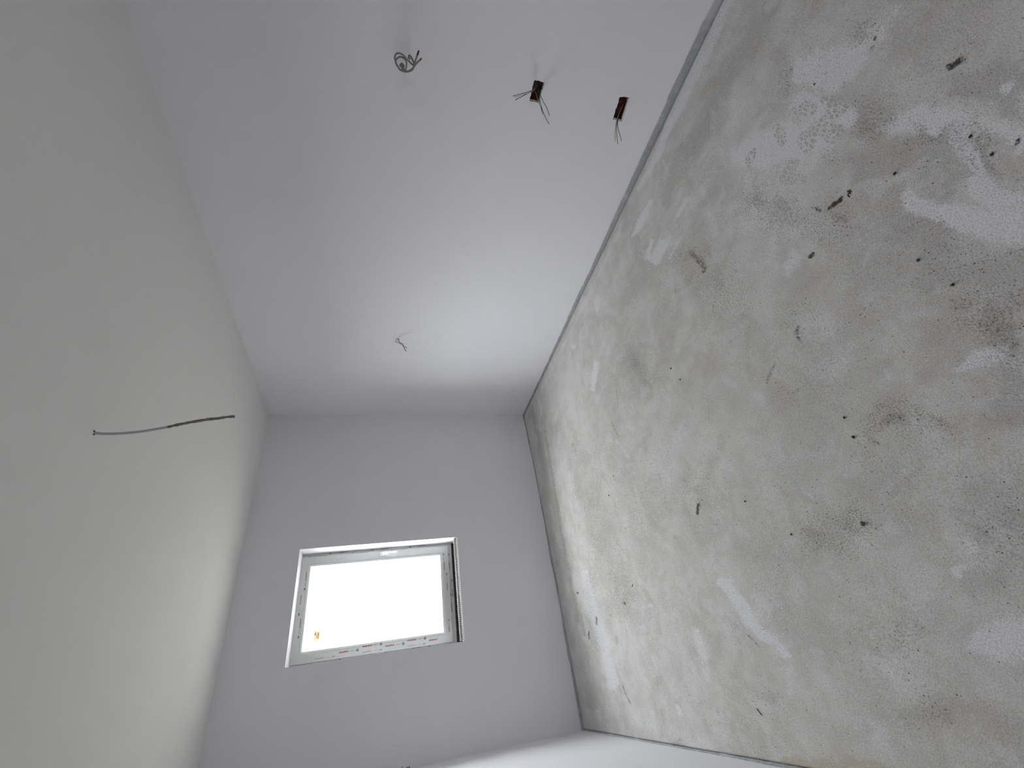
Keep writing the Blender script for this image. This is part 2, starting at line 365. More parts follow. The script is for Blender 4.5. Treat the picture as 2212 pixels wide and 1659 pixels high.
ELL_DUST = (
(1.732,0.309,-8.84,-13.01,-6.76,19.13,1),(1.674,0.288,-8.19,-12.04,-6.08,17.19,1),(1.619,0.269,-7.7,-11.3,-5.55,15.69,1),
(1.601,0.248,-9.24,-13.54,-6.44,18.62,1),(1.583,0.228,-11.35,-16.62,-7.65,22.65,1),(1.566,0.209,-14.45,-21.14,-9.43,28.54,1),
(1.566,0.209,-14.45,-21.14,-9.43,28.54,0.6),(1.561,0.187,-14.85,-21.71,-9.34,29.24,0.6),(1.557,0.166,-15.25,-22.29,-9.23,29.94,0.6),
(1.552,0.146,-15.66,-22.87,-9.12,30.65,0.6),(1.548,0.126,-16.07,-23.46,-9.01,31.37,0.6),(1.565,0.083,-19.71,-28.75,-10.1,38.78,0.4),
(1.635,0.391,-9.88,-14.55,-8.47,20.37,1),(1.578,0.383,-8.4,-12.35,-7.12,16.78,1),(1.523,0.375,-7.4,-10.87,-6.21,14.33,1),
(1.475,0.362,-9.23,-13.55,-7.61,17.38,1),(1.429,0.349,-11.94,-17.49,-9.68,21.86,1),(1.463,0.437,-9.38,-13.79,-8.53,17.57,1),
(1.522,0.474,-7.2,-10.6,-6.85,13.97,1),(1.586,0.515,-5.67,-8.37,-5.66,11.41,1),(1.637,0.556,-5.85,-8.65,-6.11,12.13,1),
(1.692,0.6,-6.1,-9.04,-6.67,13.02,1),(1.751,0.648,-6.43,-9.55,-7.38,14.16,1),(1.573,0.685,-3.92,-5.82,-4.67,7.88,0.55),
(1.521,0.584,-4.43,-6.55,-4.77,8.63,0.55),(1.475,0.495,-4.98,-7.33,-4.85,9.41,0.55),(1.644,0.891,-4.76,-7.1,-6.8,9.99,0.45),
(1.577,0.834,-4.14,-6.16,-5.64,8.36,0.45),(1.516,0.781,-3.73,-5.54,-4.86,7.28,0.45),(1.46,0.732,-3.45,-5.12,-4.31,6.51,0.45),
(1.407,0.687,-3.25,-4.81,-3.89,5.94,0.45),(2.022,0.503,-11.7,-17.41,-11.52,29.22,0.5),(2.011,0.523,-11.33,-16.86,-11.41,28.16,0.5),
(2,0.544,-10.97,-16.34,-11.31,27.15,0.5),(1.988,0.565,-10.63,-15.83,-11.21,26.19,0.5),(1.976,0.586,-10.31,-15.35,-11.11,25.27,0.5),
(1.965,0.607,-10,-14.89,-11.02,24.39,0.5),(1.953,0.628,-9.7,-14.45,-10.93,23.54,0.5),(1.941,0.65,-9.41,-14.03,-10.84,22.73,0.5),
(1.929,0.672,-9.13,-13.62,-10.75,21.95,0.5),(1.917,0.694,-8.87,-13.23,-10.66,21.21,0.5),(1.904,0.716,-8.61,-12.85,-10.57,20.49,0.5),
(1.903,0.744,-8.53,-12.74,-10.74,20.3,0.5),(1.902,0.772,-8.45,-12.63,-10.91,20.11,0.5),(1.901,0.801,-8.36,-12.51,-11.08,19.92,0.5),
(1.9,0.83,-8.28,-12.4,-11.25,19.73,0.5),(1.899,0.86,-8.2,-12.29,-11.42,19.54,0.5),(1.898,0.89,-8.12,-12.18,-11.6,19.35,0.5),
(1.897,0.921,-8.04,-12.06,-11.77,19.16,0.5),(1.896,0.953,-7.96,-11.95,-11.95,18.97,0.5),(1.893,0.982,-7.9,-11.88,-12.13,18.84,0.5),
(1.89,1.01,-7.85,-11.81,-12.31,18.71,0.5),(1.888,1.04,-7.8,-11.75,-12.5,18.58,0.5),(1.885,1.069,-7.75,-11.68,-12.69,18.45,0.5),
(1.882,1.1,-7.7,-11.61,-12.88,18.32,0.5),(1.879,1.131,-7.65,-11.54,-13.07,18.19,0.5),(1.876,1.162,-7.6,-11.48,-13.27,18.06,0.5),
(1.873,1.195,-7.55,-11.41,-13.47,17.93,0.5),(1.321,0.826,-4.85,-7.18,-6.57,8.41,0.35),(1.257,0.823,-5.84,-8.63,-7.89,9.7,0.35),
(1.197,0.821,-7.19,-10.62,-9.69,11.46,0.35),(1.138,0.818,-9.14,-13.5,-12.3,13.99,0.35),(1.18,0.761,-14.09,-20.78,-18.02,22.17,0.7),
(1.174,0.775,-16.11,-23.77,-20.87,25.25,0.7),(1.168,0.789,-18.87,-27.84,-24.74,29.45,0.7),(1.161,0.803,-22.85,-33.73,-30.33,35.52,0.7),
(1.25,0.694,-15.93,-23.48,-19.15,26.26,0.6),(1.25,0.298,-16.77,-24.46,-12.63,27.38,1),(1.226,0.281,-16.21,-23.62,-11.9,26.02,1),
(1.203,0.265,-15.74,-22.91,-11.26,24.85,1),(1.181,0.249,-15.33,-22.3,-10.7,23.82,1),(1.15,0.241,-16.26,-23.64,-11.2,24.71,1),
(1.12,0.232,-17.25,-25.05,-11.72,25.63,1),(1.091,0.225,-18.29,-26.54,-12.27,26.59,1),(1.068,0.232,-20.3,-29.46,-13.8,29,1),
(1.044,0.24,-22.76,-33.01,-15.66,31.92,1),(1.022,0.248,-25.8,-37.42,-17.98,35.55,1),(0.996,0.254,-26.23,-38.04,-18.45,35.4,1),
(0.97,0.26,-26.67,-38.66,-18.93,35.24,1),(0.945,0.265,-27.11,-39.28,-19.42,35.08,1),(0.92,0.271,-25.26,-36.59,-18.25,32,1),
(0.896,0.276,-23.69,-34.31,-17.26,29.38,1),(0.863,0.277,-22.71,-32.86,-16.55,27.35,1),(0.832,0.277,-21.86,-31.62,-15.94,25.57,1),
(1.07,0.227,-27.9,-40.48,-18.79,39.9,0.7),(1.056,0.22,-29.08,-42.18,-19.37,41.16,0.7),(1.043,0.214,-30.33,-43.96,-19.97,42.47,0.7),
(1.031,0.207,-31.63,-45.83,-20.6,43.84,0.7),(1.018,0.201,-32.99,-47.78,-21.25,45.27,0.7),(1.006,0.195,-34.42,-49.84,-21.93,46.77,0.7),
(0.993,0.188,-33.93,-49.11,-21.37,45.61,0.7),(0.98,0.181,-33.49,-48.45,-20.85,44.54,0.7),(0.968,0.175,-33.08,-47.84,-20.36,43.54,0.7),
(0.956,0.169,-32.71,-47.28,-19.9,42.6,0.7),(0.944,0.163,-32.36,-46.76,-19.47,41.72,0.7),(0.932,0.157,-32.05,-46.29,-19.06,40.9,0.7),
(0.968,0.179,-41.07,-59.4,-25.47,54.09,1),(0.954,0.177,-40.55,-58.62,-25.03,52.76,1),(0.94,0.175,-40.06,-57.9,-24.63,51.5,1),
(0.926,0.172,-39.6,-57.22,-24.25,50.31,1),(0.913,0.17,-39.18,-56.59,-23.89,49.19,1),(1.016,0.403,-26.02,-37.9,-22.66,35.85,1),
(0.997,0.398,-24.55,-35.73,-21.25,33.3,1),(0.979,0.394,-23.29,-33.88,-20.05,31.1,1),(0.96,0.39,-22.2,-32.29,-19.01,29.2,1),
(0.942,0.386,-21.26,-30.9,-18.1,27.53,1),(0.92,0.378,-21.03,-30.55,-17.72,26.72,1),(0.899,0.37,-20.83,-30.24,-17.37,25.96,1),
(0.878,0.363,-20.65,-29.97,-17.05,25.26,1),(0.857,0.355,-20.5,-29.73,-16.76,24.6,1),(0.834,0.344,-20.32,-29.45,-16.35,23.85,1),
(0.811,0.333,-20.17,-29.21,-15.99,23.16,1),(0.789,0.323,-20.05,-29.01,-15.65,22.53,1),(0.766,0.314,-19.95,-28.85,-15.37,21.91,1),
(0.744,0.305,-19.87,-28.71,-15.11,21.34,1),(0.723,0.297,-19.8,-28.6,-14.88,20.8,1),(0.798,0.275,-17.03,-24.62,-12.38,19.28,0.6),
(1.135,0.417,-52.14,-76.12,-46.25,78.72,0.4),(1.131,0.413,-53.59,-78.23,-47.31,80.64,0.4),(1.126,0.409,-55.1,-80.42,-48.41,82.64,0.4),
(1.122,0.406,-56.68,-82.71,-49.55,84.72,0.4),(1.118,0.402,-58.32,-85.09,-50.74,86.88,0.4),(1.113,0.398,-60.04,-87.58,-51.98,89.14,0.4),
(1.109,0.394,-61.83,-90.18,-53.27,91.5,0.4),(1.105,0.391,-63.7,-92.89,-54.62,93.96,0.4),(1.1,0.387,-65.66,-95.73,-56.03,96.53,0.4),
(1.096,0.383,-67.72,-98.71,-57.51,99.23,0.4),(1.092,0.38,-69.87,-101.83,-59.05,102.05,0.4),(1.088,0.376,-72.13,-105.11,-60.67,105.01,0.4),
(1.084,0.373,-74.51,-108.55,-62.37,108.12,0.4),(1.08,0.369,-77.01,-112.18,-64.16,111.39,0.4),(2.231,1.195,-23.15,-35.23,-41.32,64.35,1),
(2.231,1.205,-21.58,-32.84,-38.76,59.97,1),(2.23,1.215,-20.19,-30.73,-36.5,56.11,1),(2.229,1.225,-18.95,-28.86,-34.49,52.67,1),
(2.228,1.235,-17.85,-27.18,-32.7,49.6,1),(2.228,1.246,-16.85,-25.68,-31.08,46.84,1),(2.227,1.256,-15.96,-24.31,-29.62,44.34,1),
(2.226,1.266,-15.14,-23.08,-28.28,42.07,1),(2.226,1.276,-14.39,-21.95,-27.07,40,1),(2.225,1.287,-13.71,-20.91,-25.95,38.1,1),
(2.224,1.297,-13.08,-19.96,-24.93,36.36,1),(2.223,1.308,-12.5,-19.08,-23.98,34.74,1),(2.223,1.319,-11.97,-18.27,-23.1,33.25,1),
(2.223,1.327,-12.48,-19.06,-24.22,34.69,1),(2.222,1.336,-13.05,-19.93,-25.46,36.28,1),(2.222,1.345,-13.68,-20.9,-26.84,38.03,1),
(2.222,1.354,-14.38,-21.97,-28.36,39.99,1),(2.222,1.363,-15.17,-23.18,-30.08,42.18,1),(2.222,1.372,-16.05,-24.54,-32.01,44.65,1),
(2.221,1.381,-17.06,-26.09,-34.2,47.47,1),(2.221,1.39,-18.22,-27.87,-36.72,50.7,1),(2.221,1.399,-19.56,-29.92,-39.64,54.44,1),
(2.221,1.408,-21.13,-32.34,-43.06,58.82,1),(2.22,1.418,-23,-35.21,-47.12,64.04,1),(2.22,1.427,-25.26,-38.68,-52.03,70.34,1),
(1.919,1.255,-11.62,-17.61,-21.56,28.25,1),(1.915,1.276,-11.48,-17.4,-21.58,27.87,1),(1.912,1.298,-11.33,-17.19,-21.6,27.48,1),
(1.908,1.321,-11.19,-16.98,-21.62,27.11,1),(1.905,1.343,-11.04,-16.77,-21.64,26.73,1),(2.025,1.302,-23.65,-35.96,-45.21,60.41,0.9),
(2.021,1.311,-23.58,-35.85,-45.3,60.12,0.9),(2.016,1.319,-23.51,-35.75,-45.38,59.82,0.9),(2.012,1.327,-23.43,-35.64,-45.47,59.53,0.9),
(2.007,1.335,-23.36,-35.53,-45.55,59.23,0.9),(2.002,1.343,-23.29,-35.43,-45.63,58.94,0.9),(1.998,1.351,-23.21,-35.32,-45.71,58.64,0.9),
(1.993,1.359,-23.14,-35.21,-45.79,58.35,0.9),(1.989,1.368,-23.07,-35.11,-45.88,58.06,0.9),(1.984,1.376,-22.99,-35,-45.96,57.77,0.9),
(1.979,1.384,-22.92,-34.9,-46.04,57.48,0.9),(1.975,1.392,-22.85,-34.79,-46.12,57.19,0.9),(1.815,1.175,-23.58,-35.58,-41.53,54.42,0.7),
(1.814,1.182,-24.21,-36.55,-42.85,55.86,0.7),(1.812,1.189,-24.89,-37.58,-44.25,57.41,0.7),(1.811,1.196,-25.62,-38.68,-45.75,59.05,0.7),
(1.81,1.203,-26.39,-39.86,-47.35,60.81,0.7),(1.809,1.21,-27.22,-41.12,-49.06,62.69,0.7),(1.807,1.217,-28.11,-42.47,-50.9,64.72,0.7),
(1.806,1.224,-29.08,-43.93,-52.88,66.9,0.7),(1.805,1.231,-30.11,-45.51,-55.02,69.25,0.7),(1.803,1.238,-31.24,-47.22,-57.33,71.81,0.7),
(1.802,1.245,-32.46,-49.07,-59.85,74.58,0.7),(1.801,1.252,-33.79,-51.1,-62.59,77.61,0.7),(1.942,0.982,-15.23,-22.91,-23.38,37.14,0.8),
(1.942,0.994,-15.62,-23.52,-24.2,38.11,0.8),(1.942,1.006,-16.05,-24.16,-25.09,39.15,0.8),(1.941,1.018,-16.5,-24.85,-26.03,40.27,0.8),
(1.941,1.03,-16.99,-25.6,-27.05,41.48,0.8),(1.941,1.043,-17.52,-26.41,-28.14,42.79,0.8),(1.941,1.055,-18.1,-27.29,-29.33,44.2,0.8),
(1.94,1.067,-18.73,-28.24,-30.62,45.74,0.8),(1.94,1.08,-19.41,-29.29,-32.02,47.42,0.8),(1.94,1.093,-20.16,-30.43,-33.56,49.27,0.8),
(1.892,0.874,-14.08,-21.1,-19.85,33.45,0.5),(1.9,0.892,-14.24,-21.35,-20.36,33.97,0.5),(1.908,0.909,-14.41,-21.62,-20.9,34.52,0.5),
(1.917,0.927,-14.59,-21.91,-21.46,35.11,0.5),(1.925,0.945,-14.79,-22.22,-22.07,35.74,0.5),(1.933,0.964,-15,-22.55,-22.7,36.42,0.5),
(1.942,0.982,-15.23,-22.91,-23.38,37.14,0.5),(2.247,1.998,-12.21,-19,-33.59,34.91,1),(2.235,2.008,-12.2,-18.99,-33.71,34.72,1),
(2.222,2.018,-12.19,-18.98,-33.84,34.53,1),(2.21,2.028,-12.18,-18.96,-33.96,34.33,1),(2.197,2.037,-12.18,-18.95,-34.09,34.14,1),
(2.184,2.047,-12.17,-18.94,-34.22,33.95,1),(2.223,2.527,-11.45,-18.07,-39.06,32.89,1),(2.199,2.621,-27.62,-43.72,-97.57,78.79,0.8),
(2.053,2.454,-24.98,-39.24,-82.93,66.68,0.5),(1.84,2.277,-10.45,-16.27,-32.37,25.16,0.85),(1.828,2.292,-10.41,-16.22,-32.45,24.94,0.85),
(1.817,2.306,-10.38,-16.16,-32.53,24.72,0.85),(1.805,2.321,-10.34,-16.11,-32.61,24.51,0.85),(1.793,2.336,-10.31,-16.06,-32.69,24.29,0.85),
(1.781,2.35,-10.27,-16.01,-32.76,24.08,0.85),(1.769,2.365,-10.24,-15.96,-32.84,23.87,0.85),(1.758,2.38,-10.2,-15.91,-32.92,23.65,0.85),
(1.746,2.395,-10.17,-15.86,-33,23.44,0.85),(1.734,2.41,-10.13,-15.8,-33.08,23.23,0.85),(1.722,2.425,-10.1,-15.75,-33.15,23.02,0.85),
(1.904,2.133,-9.63,-14.95,-28.1,23.81,0.5),(1.895,2.153,-9.56,-14.85,-28.13,23.55,0.5),(1.886,2.173,-9.49,-14.74,-28.17,23.29,0.5),
(1.877,2.194,-9.42,-14.64,-28.2,23.03,0.5),(1.868,2.214,-9.35,-14.54,-28.23,22.78,0.5),(1.859,2.235,-9.28,-14.44,-28.26,22.52,0.5),
(1.849,2.256,-9.21,-14.33,-28.29,22.27,0.5),(1.84,2.277,-9.14,-14.23,-28.32,22.01,0.5),(1.666,1.875,-6.94,-10.64,-18.03,15.12,0.4),
(1.667,1.908,-7.52,-11.55,-19.85,16.42,0.4),(1.668,1.941,-8.24,-12.66,-22.09,18.02,0.4),(1.669,1.976,-9.15,-14.08,-24.93,20.04,0.4),
(2.324,3.477,-17.04,-27.71,-79.24,52.38,0.7),(2.316,3.478,-16.94,-27.54,-78.78,51.9,0.7),(2.308,3.479,-16.84,-27.37,-78.32,51.42,0.7),
(2.3,3.479,-16.74,-27.21,-77.87,50.95,0.7),(2.291,3.48,-16.64,-27.04,-77.43,50.49,0.7),(2.283,3.481,-16.54,-26.88,-76.99,50.03,0.7),
(2.275,3.482,-16.45,-26.72,-76.56,49.58,0.7),(2.267,3.482,-16.35,-26.56,-76.14,49.14,0.7),(2.259,3.483,-16.26,-26.41,-75.72,48.7,0.7),
(2.251,3.484,-16.17,-26.26,-75.32,48.27,0.7),(2.243,3.485,-16.08,-26.11,-74.91,47.85,0.7),(2.235,3.485,-15.99,-25.96,-74.51,47.43,0.7),
(2.226,3.486,-15.9,-25.82,-74.12,47.02,0.7),(2.218,3.487,-15.81,-25.67,-73.74,46.61,0.7),(2.21,3.488,-15.73,-25.53,-73.36,46.21,0.7),
(2.202,3.488,-15.65,-25.39,-72.98,45.81,0.7),(2.194,3.489,-15.56,-25.26,-72.61,45.42,0.7),(2.186,3.49,-15.48,-25.12,-72.25,45.04,0.7),
(2.178,3.491,-15.4,-24.99,-71.89,44.66,0.7),(2.171,3.491,-15.32,-24.86,-71.54,44.28,0.7),(2.163,3.492,-15.24,-24.73,-71.19,43.91,0.7),
(2.155,3.493,-15.17,-24.6,-70.85,43.55,0.7),(2.147,3.494,-15.09,-24.47,-70.51,43.19,0.7),(2.139,3.494,-15.02,-24.35,-70.17,42.83,0.7),
(2.026,3.58,-12.96,-21.03,-62.05,35.3,0.6),(2.49,0.254,-11,-16.39,-7.74,32.95,0.85),(2.489,0.271,-11.01,-16.4,-7.95,32.96,0.85),
(2.487,0.288,-11.01,-16.42,-8.16,32.98,0.85),(2.486,0.305,-11.02,-16.44,-8.38,32.99,0.85),(2.485,0.322,-11.02,-16.45,-8.6,33.01,0.85),
(2.483,0.34,-11.03,-16.47,-8.82,33.04,0.85),(2.482,0.357,-11.04,-16.5,-9.05,33.06,0.85),(2.48,0.375,-11.05,-16.52,-9.28,33.09,0.85),
(2.479,0.393,-11.06,-16.54,-9.52,33.13,0.85),(2.478,0.412,-11.08,-16.57,-9.76,33.17,0.85),(2.476,0.43,-11.09,-16.6,-10,33.21,0.85),
(2.475,0.449,-11.11,-16.63,-10.26,33.26,0.85),(2.473,0.468,-11.13,-16.67,-10.51,33.31,0.85),(2.471,0.488,-11.15,-16.71,-10.77,33.36,0.85),
(2.471,0.503,-11.17,-16.76,-11,33.45,0.85),(2.47,0.518,-11.2,-16.81,-11.22,33.55,0.85),(2.469,0.534,-11.24,-16.86,-11.45,33.65,0.85),
(2.469,0.55,-11.27,-16.92,-11.69,33.75,0.85),(2.468,0.565,-11.3,-16.98,-11.93,33.87,0.85),(2.467,0.581,-11.34,-17.04,-12.17,33.98,0.85),
(2.467,0.598,-11.38,-17.11,-12.42,34.1,0.85),(2.466,0.614,-11.42,-17.18,-12.68,34.23,0.85),(2.465,0.63,-11.46,-17.25,-12.94,34.36,0.85),
(2.464,0.647,-11.51,-17.32,-13.21,34.5,0.85),(2.464,0.664,-11.55,-17.4,-13.49,34.65,0.85),(2.463,0.681,-11.6,-17.48,-13.78,34.8,0.85),
(2.462,0.698,-11.65,-17.57,-14.07,34.96,0.85),(2.461,0.716,-11.71,-17.66,-14.37,35.13,0.85),(2.461,0.734,-11.76,-17.75,-14.67,35.3,0.85),
(2.459,0.747,-11.82,-17.84,-14.93,35.46,0.85),(2.457,0.761,-11.88,-17.93,-15.19,35.63,0.85),(2.455,0.775,-11.94,-18.03,-15.46,35.8,0.85),
(2.453,0.789,-12,-18.13,-15.73,35.98,0.85),(2.451,0.803,-12.07,-18.24,-16.01,36.16,0.85),(2.45,0.817,-12.14,-18.35,-16.3,36.35,0.85),
(2.448,0.831,-12.21,-18.46,-16.6,36.55,0.85),(2.446,0.846,-12.28,-18.57,-16.9,36.75,0.85),(2.444,0.86,-12.35,-18.69,-17.21,36.96,0.85),
(2.442,0.875,-12.43,-18.82,-17.53,37.19,0.85),(2.44,0.89,-12.51,-18.95,-17.86,37.41,0.85),(2.438,0.904,-12.59,-19.08,-18.19,37.65,0.85),
(2.436,0.919,-12.68,-19.22,-18.54,37.9,0.85),(2.434,0.935,-12.77,-19.36,-18.9,38.15,0.85),(2.432,0.95,-12.87,-19.51,-19.26,38.42,0.85),
(2.43,0.965,-12.96,-19.67,-19.64,38.7,0.85),(2.428,0.981,-13.06,-19.83,-20.03,38.98,0.85),(2.426,0.997,-13.17,-20,-20.43,39.28,0.85),
(2.424,1.012,-13.28,-20.17,-20.85,39.6,0.85),(2.424,1.021,-13.48,-20.48,-21.3,40.2,0.85),(2.424,1.03,-13.68,-20.8,-21.77,40.82,0.85),
(2.424,1.039,-13.9,-21.13,-22.26,41.47,0.85),(2.424,1.048,-14.13,-21.48,-22.77,42.16,0.85),(2.423,1.057,-14.36,-21.84,-23.3,42.87,0.85),
(2.423,1.066,-14.61,-22.23,-23.86,43.62,0.85),(2.423,1.076,-14.87,-22.63,-24.44,44.4,0.85),(2.423,1.085,-15.14,-23.05,-25.06,45.22,0.85),
(2.423,1.094,-15.43,-23.49,-25.7,46.09,0.85),(2.423,1.103,-15.73,-23.95,-26.37,46.99,0.85),(2.423,1.113,-16.04,-24.44,-27.08,47.95,0.85),
(2.422,1.122,-16.38,-24.95,-27.82,48.96,0.85),(2.422,1.132,-16.73,-25.5,-28.6,50.02,0.85),(2.422,1.141,-17.1,-26.07,-29.43,51.14,0.85),
(2.422,1.151,-17.5,-26.68,-30.31,52.33,0.85),(2.422,1.16,-17.91,-27.32,-31.23,53.59,0.85),(2.422,1.17,-18.36,-28.01,-32.22,54.93,0.85),
(2.422,1.18,-18.83,-28.74,-33.26,56.36,0.85),(2.421,1.19,-19.33,-29.51,-34.38,57.88,0.85),(2.421,1.2,-19.87,-30.34,-35.56,59.5,0.85),
(2.421,1.209,-20.45,-31.23,-36.84,61.24,0.85),(2.421,1.219,-21.07,-32.19,-38.2,63.11,0.85),(2.418,1.454,-15.35,-23.6,-32.1,46.2,0.5),
(2.417,1.467,-15.24,-23.44,-32.11,45.88,0.5),(2.415,1.48,-15.14,-23.29,-32.13,45.56,0.5),(2.414,1.493,-15.03,-23.14,-32.15,45.24,0.5),
(2.413,1.507,-14.93,-22.98,-32.16,44.93,0.5),(2.412,1.52,-14.82,-22.83,-32.18,44.61,0.5),(2.41,1.534,-14.72,-22.68,-32.19,44.29,0.5),
(2.409,1.547,-14.62,-22.53,-32.21,43.98,0.5),(2.408,1.561,-14.51,-22.38,-32.22,43.66,0.5),(2.407,1.575,-14.41,-22.23,-32.23,43.35,0.5),
(2.405,1.589,-14.31,-22.08,-32.24,43.04,0.5),(2.404,1.603,-14.21,-21.93,-32.25,42.73,0.5),(2.403,1.617,-14.11,-21.78,-32.26,42.42,0.5),
(2.401,1.631,-14.01,-21.64,-32.27,42.11,0.5),(2.4,1.645,-13.91,-21.49,-32.28,41.81,0.5),(2.399,1.66,-13.81,-21.34,-32.28,41.5,0.5),
(2.397,1.674,-13.71,-21.2,-32.29,41.2,0.5),(2.396,1.689,-13.61,-21.05,-32.3,40.89,0.5),(2.395,1.703,-13.51,-20.9,-32.3,40.59,0.5),
(2.393,1.718,-13.41,-20.76,-32.3,40.29,0.5),(2.392,1.733,-13.31,-20.62,-32.31,39.99,0.5),(2.391,1.748,-13.21,-20.47,-32.31,39.69,0.5),
(2.389,1.763,-13.12,-20.33,-32.31,39.39,0.5),(2.388,1.778,-13.02,-20.19,-32.31,39.1,0.5),(2.386,1.793,-12.92,-20.04,-32.31,38.8,0.5),
(2.385,1.809,-12.82,-19.9,-32.31,38.51,0.5),(2.383,1.824,-12.73,-19.76,-32.31,38.21,0.5),(2.383,1.838,-12.72,-19.76,-32.51,38.21,0.5),
(2.383,1.852,-12.72,-19.76,-32.72,38.21,0.5),(2.383,1.866,-12.72,-19.77,-32.92,38.21,0.5),(2.382,1.88,-12.71,-19.77,-33.13,38.21,0.5),
(2.382,1.894,-12.71,-19.77,-33.35,38.21,0.5),(2.382,1.908,-12.71,-19.78,-33.56,38.21,0.5),(2.381,1.922,-12.71,-19.78,-33.78,38.22,0.5),
(2.381,1.937,-12.7,-19.78,-34,38.22,0.5),(2.381,1.951,-12.7,-19.79,-34.22,38.23,0.5),(2.38,1.966,-12.7,-19.8,-34.44,38.23,0.5),
(2.38,1.981,-12.7,-19.8,-34.67,38.24,0.5),(2.38,1.996,-12.7,-19.81,-34.9,38.25,0.5),(2.379,2.01,-12.7,-19.82,-35.13,38.26,0.5),
(2.379,2.025,-12.7,-19.82,-35.37,38.27,0.5),(2.379,2.041,-12.7,-19.83,-35.6,38.28,0.5),(2.378,2.056,-12.7,-19.84,-35.84,38.3,0.5),
(2.378,2.071,-12.7,-19.85,-36.09,38.31,0.5),(2.378,2.087,-12.7,-19.86,-36.33,38.32,0.5),(2.378,2.102,-12.7,-19.87,-36.58,38.34,0.5),
(2.377,2.118,-12.7,-19.89,-36.83,38.36,0.5),(2.377,2.134,-12.71,-19.9,-37.09,38.38,0.5),(2.377,2.15,-12.71,-19.91,-37.35,38.4,0.5),
(2.376,2.166,-12.71,-19.93,-37.61,38.42,0.5),(2.376,2.182,-12.72,-19.94,-37.88,38.44,0.5),(2.375,2.198,-12.72,-19.96,-38.15,38.47,0.5),
(2.375,2.214,-12.62,-19.81,-38.11,38.18,0.5),(2.375,2.231,-12.53,-19.67,-38.07,37.9,0.5),(2.374,2.248,-12.43,-19.52,-38.04,37.62,0.5),
(2.374,2.265,-12.33,-19.38,-38,37.34,0.5),(2.374,2.282,-12.23,-19.24,-37.96,37.06,0.5),(2.373,2.299,-12.14,-19.1,-37.92,36.78,0.5),
(2.373,2.316,-12.04,-18.95,-37.88,36.5,0.5),(2.373,2.333,-11.95,-18.81,-37.84,36.22,0.5),(2.372,2.351,-11.85,-18.67,-37.8,35.95,0.5),
(2.372,2.368,-11.76,-18.53,-37.76,35.67,0.5),(2.371,2.386,-11.66,-18.39,-37.72,35.4,0.5),(2.371,2.404,-11.57,-18.25,-37.68,35.13,0.5),
(2.371,2.422,-11.48,-18.12,-37.63,34.86,0.5),(2.37,2.44,-11.38,-17.98,-37.59,34.59,0.5),(2.37,2.458,-11.29,-17.84,-37.54,34.32,0.5),
(2.37,2.477,-11.2,-17.7,-37.5,34.05,0.5),(2.369,2.496,-11.11,-17.57,-37.45,33.78,0.5),(2.369,2.514,-11.01,-17.43,-37.4,33.51,0.5),
(2.368,2.533,-10.92,-17.3,-37.35,33.25,0.5),(2.368,2.552,-10.83,-17.16,-37.3,32.98,0.5),(2.368,2.571,-10.74,-17.03,-37.25,32.72,0.5),
(2.367,2.591,-10.65,-16.89,-37.2,32.46,0.5),(2.367,2.61,-10.56,-16.76,-37.15,32.2,0.5),(2.366,2.63,-10.47,-16.63,-37.1,31.94,0.5),
(2.366,2.65,-10.38,-16.5,-37.04,31.68,0.5),(2.365,2.67,-10.29,-16.36,-36.99,31.42,0.5),(2.365,2.69,-10.21,-16.23,-36.94,31.16,0.5),
(2.365,2.71,-10.12,-16.1,-36.88,30.91,0.5),(2.364,2.73,-10.03,-15.97,-36.82,30.65,0.5),(2.364,2.751,-9.94,-15.84,-36.77,30.4,0.5),
(2.363,2.772,-9.86,-15.71,-36.71,30.15,0.5),(2.363,2.788,-9.84,-15.7,-36.87,30.12,0.5),(2.363,2.805,-9.83,-15.69,-37.04,30.09,0.5),
(2.362,2.822,-9.82,-15.68,-37.21,30.06,0.5),(2.362,2.839,-9.81,-15.66,-37.38,30.04,0.5),(2.361,2.856,-9.79,-15.65,-37.55,30.01,0.5),
(2.361,2.874,-9.78,-15.64,-37.72,29.98,0.5),(2.361,2.891,-9.77,-15.63,-37.89,29.96,0.5),(2.36,2.908,-9.76,-15.62,-38.06,29.93,0.5),
(2.36,2.926,-9.75,-15.61,-38.24,29.9,0.5),(2.36,2.944,-9.74,-15.6,-38.42,29.88,0.5),(2.359,2.961,-9.72,-15.59,-38.6,29.85,0.5),
(2.359,2.979,-9.71,-15.58,-38.78,29.83,0.5),(2.358,2.998,-9.7,-15.57,-38.96,29.81,0.5),(2.358,3.016,-9.69,-15.56,-39.15,29.78,0.5),
(2.358,3.034,-9.68,-15.55,-39.33,29.76,0.5),(2.357,3.052,-9.67,-15.54,-39.52,29.74,0.5),(2.357,3.071,-9.66,-15.53,-39.71,29.71,0.5),
(2.357,3.09,-9.65,-15.52,-39.9,29.69,0.5),(2.356,3.109,-9.64,-15.51,-40.1,29.67,0.5),(2.356,3.128,-9.63,-15.5,-40.29,29.65,0.5),
(2.355,3.147,-9.61,-15.49,-40.49,29.63,0.5),(2.355,3.166,-9.6,-15.49,-40.69,29.61,0.5),(2.354,3.185,-9.59,-15.48,-40.89,29.59,0.5),
(2.354,3.205,-9.58,-15.47,-41.1,29.57,0.5),(2.354,3.224,-9.58,-15.46,-41.3,29.56,0.5),(2.353,3.244,-9.57,-15.46,-41.51,29.54,0.5),
(2.353,3.264,-9.56,-15.45,-41.72,29.52,0.5),(2.352,3.284,-9.55,-15.44,-41.94,29.5,0.5),(2.352,3.304,-9.54,-15.44,-42.15,29.49,0.5),
(2.352,3.325,-9.53,-15.43,-42.37,29.47,0.5),(2.351,3.345,-9.52,-15.43,-42.59,29.46,0.5),(2.351,3.366,-9.51,-15.42,-42.81,29.44,0.5),
